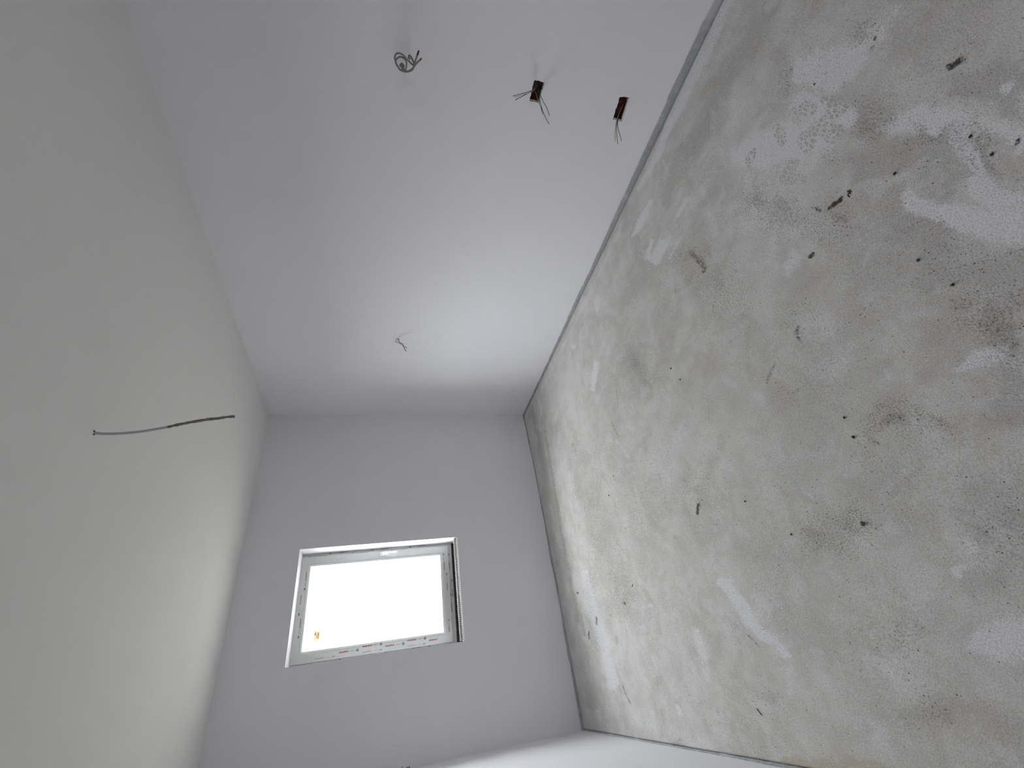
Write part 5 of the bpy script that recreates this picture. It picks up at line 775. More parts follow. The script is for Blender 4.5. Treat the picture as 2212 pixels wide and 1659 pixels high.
(-0.093,1.16,-160.27,-233.36,-279.54,24.59,0.45),(-0.078,1.128,-164.53,-239.43,-280.9,27.99,0.45),(-0.08,1.128,-164.92,-239.99,-281.48,27.68,0.45),
(-0.082,1.127,-165.31,-240.55,-282.06,27.37,0.45),(-0.084,1.127,-165.71,-241.11,-282.64,27.06,0.45),(-0.086,1.126,-166.1,-241.67,-283.22,26.74,0.45),
(-0.088,1.126,-166.49,-242.23,-283.8,26.43,0.45),(-0.09,1.125,-166.89,-242.79,-284.39,26.12,0.45),(-0.092,1.125,-167.28,-243.35,-284.97,25.8,0.45),
(-0.094,1.125,-167.68,-243.92,-285.55,25.49,0.45),(-0.096,1.124,-168.07,-244.48,-286.13,25.17,0.45),(-0.098,1.124,-168.47,-245.04,-286.72,24.85,0.45),
(-0.1,1.123,-168.87,-245.61,-287.3,24.53,0.45),(-0.102,1.123,-169.26,-246.17,-287.89,24.22,0.45),(-0.104,1.122,-169.66,-246.74,-288.48,23.9,0.45),
(-0.106,1.122,-170.06,-247.31,-289.06,23.58,0.45),(-0.108,1.121,-170.46,-247.87,-289.65,23.25,0.45),(-0.083,1.204,-17.35,-25.31,-31.18,2.86,0.35),
(-0.227,1.871,-49.91,-73.94,-129.65,0.1,0.42),(-0.224,1.86,-39.45,-58.42,-101.97,0.21,0.42),(-0.221,1.85,-32.7,-48.41,-84.11,0.28,0.42),
(-0.218,1.84,-27.98,-41.42,-71.63,0.33,0.42),(-0.215,1.83,-24.5,-36.26,-62.42,0.37,0.42),(-0.213,1.82,-21.83,-32.3,-55.34,0.4,0.42),
(-0.21,1.81,-19.71,-29.16,-49.73,0.42,0.42),(-0.207,1.8,-17.99,-26.61,-45.18,0.44,0.42),(-0.204,1.79,-16.57,-24.5,-41.41,0.46,0.42),
(-0.193,1.564,-54.83,-80.58,-122.01,2.2,0.4),(-0.199,1.564,-53.29,-78.31,-118.57,1.81,0.4),(-0.204,1.563,-51.86,-76.19,-115.35,1.44,0.4),
(-0.21,1.563,-50.51,-74.2,-112.32,1.09,0.4),(-0.215,1.562,-49.24,-72.33,-109.47,0.76,0.4),(-0.22,1.562,-48.04,-70.56,-106.78,0.44,0.4),
(-0.226,1.561,-46.91,-68.89,-104.25,0.15,0.4),(-0.231,1.561,-45.84,-67.31,-101.85,-0.13,0.4),(-0.236,1.561,-44.83,-65.82,-99.58,-0.4,0.4),
(-0.242,1.56,-43.87,-64.4,-97.43,-0.66,0.4),(-0.247,1.56,-42.96,-63.06,-95.38,-0.9,0.4),(-0.256,1.293,-18.06,-26.31,-34.35,-0.55,0.4),
(-0.256,1.268,-18.94,-27.58,-35.45,-0.6,0.4),(-0.257,1.243,-19.86,-28.9,-36.6,-0.64,0.4),(-0.258,1.219,-20.82,-30.27,-37.78,-0.69,0.4),
(-0.258,1.196,-21.82,-31.71,-39,-0.73,0.4),(-0.259,1.173,-22.87,-33.21,-40.26,-0.78,0.4),(-0.305,1.18,-56.78,-82.4,-100.44,-4.9,0.4),
(0.157,0.728,-16.98,-24.55,-21.09,7.31,0.35),(0.029,0.848,-16.27,-23.54,-22.45,4.7,0.35),(-0.393,2.603,-25.2,-38,-88.51,-4.88,0.5),
(-0.41,2.673,-24.18,-36.51,-87.06,-5.18,0.5),(-0.411,2.66,-25.47,-38.44,-91.3,-5.49,0.5),(-0.413,2.648,-26.87,-40.55,-95.93,-5.83,0.5),
(-0.414,2.636,-28.41,-42.86,-100.99,-6.2,0.5),(-0.415,2.624,-30.11,-45.4,-106.56,-6.6,0.5),(-0.416,2.612,-31.99,-48.22,-112.72,-7.06,0.5),
(-0.417,2.6,-34.07,-51.35,-119.56,-7.56,0.5),(-0.418,2.589,-36.41,-54.84,-127.21,-8.12,0.5),(-0.419,2.577,-39.04,-58.78,-135.82,-8.76,0.5),
(-0.378,2.684,-47.23,-71.39,-170.74,-8.32,0.4),(-0.195,2.635,-44.77,-67.82,-159.04,1.76,0.6),(-0.13,2.668,-9.1,-13.82,-32.72,1.05,0.4),
(2.062,0.298,-49.03,-72.58,-36.89,123.91,0.35),(2.052,0.3,-44.54,-65.92,-33.61,112.05,0.35),(2.042,0.302,-40.83,-60.42,-30.91,102.26,0.35),
(2.031,0.304,-37.72,-55.81,-28.65,94.05,0.35),(2.021,0.306,-35.07,-51.88,-26.72,87.05,0.35),(2.011,0.308,-32.79,-48.5,-25.06,81.02,0.35),
(2.001,0.31,-30.8,-45.56,-23.61,75.78,0.35),(1.991,0.312,-29.05,-42.97,-22.34,71.17,0.35),(1.981,0.314,-27.51,-40.68,-21.22,67.08,0.35),
(1.971,0.317,-26.13,-38.64,-20.22,63.44,0.35),(1.961,0.319,-24.9,-36.81,-19.32,60.18,0.35),(1.951,0.321,-23.79,-35.16,-18.51,57.23,0.35),
(1.941,0.323,-22.78,-33.66,-17.78,54.56,0.35),(1.931,0.325,-21.86,-32.3,-17.11,52.12,0.35),(1.921,0.327,-21.02,-31.06,-16.5,49.89,0.35),
(1.912,0.329,-20.25,-29.91,-15.94,47.85,0.35),(1.902,0.331,-19.53,-28.86,-15.42,45.96,0.35),(1.892,0.333,-18.88,-27.88,-14.94,44.22,0.35),
(2.188,0.424,-20.45,-30.45,-18.29,54.72,0.4),(2.266,0.547,-17.78,-26.6,-18.4,49.27,0.4),(2.359,0.359,-13.99,-20.85,-11.49,39.99,0.35),
(2.071,0.3,-97.33,-144.11,-73.5,246.91,0.55),(0.891,0.449,-164.43,-239.2,-151.74,203.95,0.5),(0.929,0.444,-48.01,-69.89,-44.04,61.57,0.4),
(1.607,0.916,-13.6,-20.31,-19.84,28,0.4),(1.601,0.899,-14.41,-21.5,-20.74,29.57,0.4),(1.596,0.883,-15.29,-22.8,-21.72,31.27,0.4),
(1.591,0.867,-16.26,-24.23,-22.79,33.13,0.4),(1.586,0.852,-17.32,-25.8,-23.96,35.18,0.4),(1.581,0.836,-18.49,-27.53,-25.26,37.45,0.4),
(1.576,0.821,-19.79,-29.45,-26.69,39.95,0.4),(1.571,0.806,-21.24,-31.59,-28.28,42.75,0.4),(1.597,0.884,-65.46,-97.61,-93.04,133.94,0.6),
(1.034,0.336,-41.72,-60.66,-33.19,58.2,0.4),(1.372,0.207,-146.39,-213.46,-95.26,257.92,0.45),(0.204,1.108,-307.01,-448.9,-516.87,149.8,0.8),
(0.202,1.108,-307.63,-449.79,-517.69,149.54,0.8),(0.201,1.107,-308.26,-450.69,-518.51,149.28,0.8),(0.199,1.106,-308.89,-451.59,-519.33,149.01,0.8),
(0.198,1.106,-309.52,-452.49,-520.15,148.75,0.8),(0.196,1.105,-310.15,-453.39,-520.98,148.49,0.8),(0.194,1.104,-310.78,-454.29,-521.8,148.22,0.8),
(0.193,1.104,-311.41,-455.19,-522.62,147.95,0.8),(0.191,1.103,-312.04,-456.09,-523.45,147.69,0.8),(0.19,1.102,-312.67,-456.99,-524.27,147.42,0.8),
(0.188,1.102,-313.31,-457.89,-525.1,147.15,0.8),(0.186,1.101,-313.94,-458.8,-525.92,146.88,0.8),(0.185,1.1,-314.58,-459.7,-526.75,146.61,0.8),
(0.183,1.1,-315.21,-460.61,-527.58,146.34,0.8),(0.182,1.099,-315.85,-461.52,-528.41,146.06,0.8),(0.18,1.098,-316.48,-462.43,-529.23,145.79,0.8),
(0.178,1.098,-317.12,-463.33,-530.06,145.52,0.8),(0.177,1.097,-317.76,-464.24,-530.89,145.24,0.8),(0.175,1.097,-318.4,-465.15,-531.72,144.96,0.8),
(0.174,1.096,-319.03,-466.07,-532.55,144.69,0.8),(0.172,1.095,-319.67,-466.98,-533.39,144.41,0.8),(0.171,1.095,-320.31,-467.89,-534.22,144.13,0.8),
(0.169,1.094,-320.95,-468.81,-535.05,143.85,0.8),(0.167,1.093,-321.6,-469.72,-535.88,143.57,0.8),(0.166,1.093,-322.24,-470.64,-536.72,143.29,0.8),
(0.164,1.092,-322.88,-471.55,-537.55,143.01,0.8),(0.163,1.092,-323.52,-472.47,-538.39,142.73,0.8),(0.161,1.091,-324.17,-473.39,-539.22,142.44,0.8),
(0.16,1.09,-324.81,-474.31,-540.06,142.16,0.8),(0.158,1.09,-325.46,-475.23,-540.9,141.87,0.8),(0.157,1.089,-326.1,-476.15,-541.73,141.59,0.8),
(0.155,1.088,-326.75,-477.07,-542.57,141.3,0.8),(0.154,1.088,-327.4,-478.01,-543.41,141.02,0.8),(0.152,1.087,-328.06,-478.94,-544.25,140.74,0.8),
(0.15,1.087,-328.71,-479.87,-545.09,140.45,0.8),(0.149,1.086,-329.37,-480.8,-545.94,140.17,0.8),(0.147,1.085,-330.02,-481.74,-546.78,139.88,0.8),
(0.146,1.085,-330.68,-482.68,-547.62,139.6,0.8),(0.144,1.084,-331.34,-483.61,-548.47,139.31,0.8),(0.143,1.083,-331.99,-484.55,-549.31,139.02,0.8),
(0.141,1.083,-332.65,-485.49,-550.16,138.73,0.8),(0.14,1.082,-333.31,-486.43,-551,138.44,0.8),(0.138,1.082,-333.97,-487.37,-551.85,138.15,0.8),
(0.137,1.081,-334.63,-488.31,-552.7,137.86,0.8),(0.135,1.08,-335.29,-489.25,-553.54,137.57,0.8),(0.134,1.08,-335.95,-490.2,-554.39,137.27,0.8),
(0.133,1.079,-336.61,-491.14,-555.24,136.98,0.8),(0.131,1.078,-337.28,-492.08,-556.09,136.69,0.8),(0.13,1.078,-337.94,-493.03,-556.94,136.39,0.8),
(0.128,1.077,-338.6,-493.98,-557.79,136.09,0.8),(0.127,1.077,-339.27,-494.92,-558.64,135.8,0.8),(0.125,1.076,-339.93,-495.87,-559.49,135.5,0.8),
(0.124,1.075,-340.6,-496.82,-560.35,135.2,0.8),(0.122,1.075,-341.27,-497.77,-561.2,134.9,0.8),(0.121,1.074,-341.93,-498.72,-562.05,134.6,0.8),
(0.119,1.074,-342.6,-499.68,-562.91,134.3,0.8),(0.118,1.073,-345.1,-503.29,-566.71,134.71,0.8),(0.116,1.072,-347.62,-506.95,-570.55,135.12,0.8),
(0.115,1.071,-350.17,-510.64,-574.43,135.54,0.8),(0.114,1.071,-352.75,-514.38,-578.35,135.96,0.8),(0.112,1.07,-355.35,-518.15,-582.31,136.39,0.8),
(0.111,1.069,-357.99,-521.97,-586.32,136.81,0.8),(0.109,1.068,-360.65,-525.83,-590.36,137.25,0.8),(0.108,1.068,-363.34,-529.73,-594.46,137.68,0.8),
(0.106,1.067,-366.07,-533.67,-598.6,138.12,0.8),(0.105,1.066,-368.82,-537.66,-602.78,138.56,0.8),(0.103,1.065,-371.6,-541.69,-607.01,139.01,0.8),
(0.102,1.065,-374.41,-545.76,-611.28,139.46,0.8),(0.101,1.064,-377.26,-549.89,-615.61,139.92,0.8),(0.099,1.063,-380.14,-554.06,-619.98,140.38,0.8),
(0.098,1.062,-383.05,-558.27,-624.4,140.84,0.8),(-0.135,3.128,-79.79,-122.72,-334.37,8.87,0.75),(-0.139,3.126,-79.97,-122.99,-334.98,8.56,0.75),
(-0.142,3.125,-80.15,-123.26,-335.59,8.24,0.75),(-0.146,3.123,-80.34,-123.53,-336.2,7.93,0.75),(-0.149,3.122,-80.53,-123.8,-336.81,7.62,0.75),
(-0.153,3.12,-80.71,-124.08,-337.42,7.31,0.75),(-0.156,3.119,-80.9,-124.35,-338.03,6.99,0.75),(-0.159,3.117,-81.08,-124.62,-338.65,6.68,0.75),
(-0.163,3.116,-81.27,-124.89,-339.26,6.36,0.75),(-0.166,3.114,-81.45,-125.16,-339.87,6.05,0.75),(-0.17,3.112,-81.64,-125.44,-340.49,5.73,0.75),
(-0.173,3.111,-81.83,-125.71,-341.1,5.41,0.75),(-0.176,3.109,-82.02,-125.98,-341.72,5.09,0.75),(-0.18,3.108,-82.2,-126.26,-342.33,4.77,0.75),
(-0.183,3.106,-82.39,-126.53,-342.95,4.45,0.75),(-0.187,3.105,-82.58,-126.81,-343.57,4.13,0.75),(-0.19,3.103,-82.77,-127.08,-344.18,3.81,0.75),
(-0.193,3.101,-82.99,-127.41,-344.86,3.5,0.75),(-0.196,3.099,-83.21,-127.73,-345.54,3.19,0.75),(-0.2,3.097,-83.43,-128.06,-346.22,2.87,0.75),
(-0.203,3.094,-83.65,-128.38,-346.9,2.56,0.75),(-0.206,3.092,-83.88,-128.71,-347.57,2.25,0.75),(-0.209,3.09,-84.1,-129.03,-348.25,1.93,0.75),
(-0.212,3.088,-84.32,-129.36,-348.94,1.61,0.75),(-0.216,3.085,-84.55,-129.69,-349.62,1.3,0.75),(-0.219,3.083,-84.77,-130.02,-350.3,0.98,0.75),
(-0.222,3.081,-85,-130.34,-350.98,0.66,0.75),(-0.225,3.079,-85.22,-130.67,-351.66,0.34,0.75),(-0.228,3.077,-85.45,-131,-352.35,0.02,0.75),
(-0.231,3.074,-85.67,-131.33,-353.03,-0.3,0.75),(-0.235,3.072,-85.9,-131.66,-353.72,-0.62,0.75),(-0.238,3.07,-86.12,-131.99,-354.4,-0.95,0.75),
(1.592,2.098,-73.31,-113.05,-210.83,154.62,0.5),(1.588,2.101,-73.33,-113.08,-211.1,154.32,0.5),(1.584,2.103,-73.35,-113.11,-211.36,154.03,0.5),
(1.58,2.105,-73.36,-113.14,-211.63,153.73,0.5),(1.576,2.108,-73.38,-113.17,-211.89,153.44,0.5),(1.572,2.11,-73.4,-113.2,-212.16,153.14,0.5),
(1.568,2.112,-73.42,-113.22,-212.42,152.85,0.5),(1.564,2.115,-73.44,-113.25,-212.68,152.55,0.5),(1.56,2.117,-73.46,-113.28,-212.95,152.26,0.5),
(1.556,2.119,-73.48,-113.31,-213.21,151.96,0.5),(1.552,2.121,-73.5,-113.34,-213.48,151.67,0.5),(1.548,2.124,-73.52,-113.37,-213.74,151.37,0.5),
(1.544,2.126,-73.54,-113.4,-214.01,151.08,0.5),(1.54,2.128,-73.56,-113.42,-214.27,150.78,0.5),(1.535,2.131,-73.57,-113.45,-214.54,150.48,0.5),
(1.531,2.133,-73.59,-113.48,-214.8,150.19,0.5),(1.527,2.135,-73.61,-113.51,-215.07,149.89,0.5),(1.523,2.137,-73.63,-113.54,-215.33,149.59,0.5),
(1.519,2.14,-73.65,-113.57,-215.6,149.3,0.5),(1.515,2.142,-73.67,-113.59,-215.86,149,0.5),(1.511,2.144,-73.69,-113.62,-216.13,148.7,0.5),
(1.507,2.147,-73.71,-113.65,-216.39,148.41,0.5),(1.503,2.149,-73.73,-113.68,-216.66,148.11,0.5),(1.499,2.151,-73.76,-113.73,-216.94,147.83,0.5),
(1.495,2.153,-73.79,-113.77,-217.22,147.55,0.5),(1.491,2.155,-73.82,-113.82,-217.5,147.27,0.5),(1.487,2.157,-73.86,-113.87,-217.78,146.99,0.5),
(1.483,2.159,-73.89,-113.91,-218.06,146.71,0.5),(1.478,2.161,-73.92,-113.96,-218.34,146.43,0.5),(1.474,2.163,-73.95,-114.01,-218.62,146.14,0.5),
(1.47,2.165,-73.98,-114.06,-218.91,145.86,0.5),(1.466,2.167,-74.01,-114.1,-219.19,145.58,0.5),(1.462,2.169,-74.05,-114.15,-219.47,145.3,0.5),
(1.458,2.171,-74.08,-114.2,-219.75,145.02,0.5),(1.454,2.173,-74.11,-114.24,-220.03,144.73,0.5),(1.45,2.175,-74.14,-114.29,-220.31,144.45,0.5),
(1.446,2.177,-74.17,-114.34,-220.59,144.17,0.5),(1.441,2.179,-74.21,-114.39,-220.88,143.89,0.5),(1.437,2.181,-74.24,-114.43,-221.16,143.6,0.5),
(1.433,2.183,-74.27,-114.48,-221.44,143.32,0.5),(1.429,2.185,-74.3,-114.53,-221.72,143.04,0.5),(1.425,2.187,-74.33,-114.57,-222.01,142.75,0.5),
(1.421,2.189,-74.37,-114.62,-222.29,142.47,0.5),(1.417,2.191,-74.4,-114.67,-222.57,142.19,0.5),(1.413,2.193,-74.43,-114.72,-222.85,141.9,0.5),
(1.409,2.195,-74.46,-114.76,-223.14,141.62,0.5),(1.362,2.315,-70.92,-109.59,-223.12,131.5,0.65),(1.357,2.314,-70.31,-108.62,-221.13,129.92,0.65),
(1.352,2.314,-69.7,-107.68,-219.18,128.37,0.65),(1.346,2.313,-69.11,-106.76,-217.27,126.86,0.65),(1.341,2.313,-68.54,-105.85,-215.41,125.38,0.65),
(1.336,2.312,-67.97,-104.97,-213.59,123.92,0.65),(1.331,2.311,-67.42,-104.11,-211.8,122.5,0.65),(1.325,2.311,-66.88,-103.26,-210.05,121.11,0.65),
(1.32,2.31,-66.35,-102.43,-208.34,119.74,0.65),(1.315,2.31,-65.83,-101.62,-206.66,118.4,0.65),(1.31,2.309,-65.32,-100.82,-205.02,117.09,0.65),
(1.304,2.308,-64.83,-100.04,-203.41,115.8,0.65),(1.299,2.308,-64.34,-99.28,-201.83,114.54,0.65),(1.294,2.307,-63.86,-98.53,-200.28,113.3,0.65),
(1.289,2.307,-63.39,-97.79,-198.76,112.08,0.65),(1.284,2.306,-62.93,-97.07,-197.28,110.89,0.65),(1.278,2.305,-64.36,-99.26,-201.65,112.98,0.65),
(1.273,2.304,-65.84,-101.53,-206.21,115.15,0.65),(1.267,2.303,-67.38,-103.9,-210.96,117.42,0.65),(1.262,2.302,-68.99,-106.37,-215.91,119.78,0.65),
(1.256,2.301,-70.67,-108.94,-221.07,122.24,0.65),(1.251,2.299,-72.43,-111.63,-226.46,124.81,0.65),(1.245,2.298,-74.26,-114.44,-232.09,127.49,0.65),
(1.24,2.297,-75.03,-115.61,-234.38,128.33,0.65),(1.234,2.296,-75.23,-115.9,-234.91,128.19,0.65),(1.229,2.295,-75.43,-116.2,-235.44,128.06,0.65),
(1.223,2.294,-75.63,-116.5,-235.97,127.92,0.65),
)
ELL_TINT = (
(-0.425,1.878,-23.54,-34.74,-61.34,-5.34,0.9),(-0.422,1.855,-22.92,-33.81,-59.09,-5.11,0.9),(-0.419,1.833,-22.36,-32.96,-57.04,-4.9,0.9),
(-0.416,1.811,-21.84,-32.19,-55.15,-4.7,0.9),(-0.413,1.79,-21.38,-31.49,-53.42,-4.52,0.9),(-0.409,1.769,-20.95,-30.84,-51.82,-4.36,0.9),
(-0.406,1.748,-20.56,-30.25,-50.33,-4.2,0.9),(-0.403,1.728,-20.2,-29.7,-48.96,-4.06,0.9),(-0.403,1.703,-20.72,-30.44,-49.59,-4.14,0.9),
(-0.402,1.679,-21.24,-31.19,-50.22,-4.23,0.9),(-0.402,1.656,-21.77,-31.95,-50.85,-4.32,0.9),(-0.401,1.633,-22.3,-32.71,-51.49,-4.41,0.9),
(-0.401,1.61,-22.85,-33.49,-52.12,-4.5,0.9),(-0.4,1.588,-23.4,-34.27,-52.76,-4.59,0.9),(-0.4,1.57,-24.21,-35.44,-54.05,-4.74,0.9),
(-0.399,1.552,-25.05,-36.66,-55.38,-4.88,0.9),(-0.399,1.534,-25.92,-37.91,-56.75,-5.03,0.9),(-0.398,1.517,-26.82,-39.21,-58.16,-5.19,0.9),
(-0.398,1.499,-27.75,-40.55,-59.61,-5.35,0.9),(-0.397,1.483,-28.71,-41.94,-61.11,-5.52,0.9),(-0.397,1.466,-29.72,-43.39,-62.65,-5.69,0.9),
(-0.396,1.45,-30.75,-44.88,-64.24,-5.87,0.9),(-0.396,1.434,-31.83,-46.43,-65.88,-6.05,0.9),(-0.383,1.714,-10.77,-15.84,-25.92,-1.91,0.4),
(-0.384,1.666,-11.32,-16.63,-26.6,-2.02,0.4),(-0.385,1.621,-11.89,-17.44,-27.29,-2.12,0.4),(-0.385,1.578,-12.47,-18.27,-27.97,-2.23,0.4),
(-0.386,1.537,-13.07,-19.12,-28.66,-2.35,0.4),(-0.386,1.497,-13.68,-20,-29.35,-2.46,0.4),(-0.387,1.46,-14.3,-20.89,-30.05,-2.58,0.4),
(1.525,0.176,-67.08,-98,-41.3,129.36,0.35),(1.525,0.179,-68.43,-99.99,-42.42,131.98,0.35),(1.525,0.183,-69.86,-102.08,-43.59,134.73,0.35),
(1.525,0.187,-71.35,-104.28,-44.82,137.63,0.35),(1.525,0.19,-72.93,-106.59,-46.11,140.68,0.35),(1.525,0.194,-74.59,-109.03,-47.47,143.89,0.35),
(1.524,0.198,-76.34,-111.6,-48.91,147.29,0.35),(1.524,0.202,-78.2,-114.33,-50.42,150.88,0.35),(1.526,0.205,-77.76,-113.7,-50.47,150.2,0.35),
(1.528,0.209,-77.32,-113.08,-50.52,149.53,0.35),(1.53,0.213,-76.89,-112.46,-50.57,148.85,0.35),(1.532,0.217,-76.46,-111.85,-50.62,148.18,0.35),
(1.533,0.221,-76.03,-111.23,-50.66,147.51,0.35),(1.535,0.225,-75.6,-110.62,-50.71,146.84,0.35),(1.537,0.229,-75.17,-110,-50.75,146.17,0.35),
(1.539,0.233,-74.75,-109.4,-50.79,145.53,0.35),(1.541,0.236,-74.33,-108.81,-50.82,144.88,0.35),(1.543,0.24,-73.91,-108.21,-50.86,144.24,0.35),
(1.545,0.244,-73.5,-107.62,-50.89,143.6,0.35),(1.547,0.248,-73.08,-107.02,-50.92,142.96,0.35),(1.549,0.252,-72.67,-106.43,-50.95,142.32,0.35),
(1.55,0.256,-72.25,-105.84,-50.98,141.68,0.35),(1.552,0.26,-71.84,-105.26,-51.01,141.05,0.35),(1.554,0.264,-71.43,-104.67,-51.04,140.41,0.35),
(1.556,0.268,-71.02,-104.09,-51.07,139.78,0.35),(0.037,1.837,-13.66,-20.31,-34.92,4.17,0.3),(1.633,1.129,-5.33,-8.01,-9.09,11.19,0.3),
(1.237,1.477,-1.68,-2.53,-3.57,2.81,0.25),(1.163,3.287,-0.93,-1.48,-4.11,1.56,0.2),(0.929,0.912,-24.03,-35.42,-34.95,31.19,0.25),
(0.562,1.762,-7.87,-11.8,-19.39,7.14,0.35),(0.471,0.922,-6.64,-9.71,-9.74,5.22,0.3),(0.906,0.19,-27.6,-39.88,-17.43,34.47,0.3),
(0.436,3.637,-1.49,-2.36,-7.27,1.2,0.25),(0.873,1.442,-2.68,-4.01,-5.57,3.36,0.3),(1.691,1.176,-3.75,-5.65,-6.61,8.14,0.25),
)
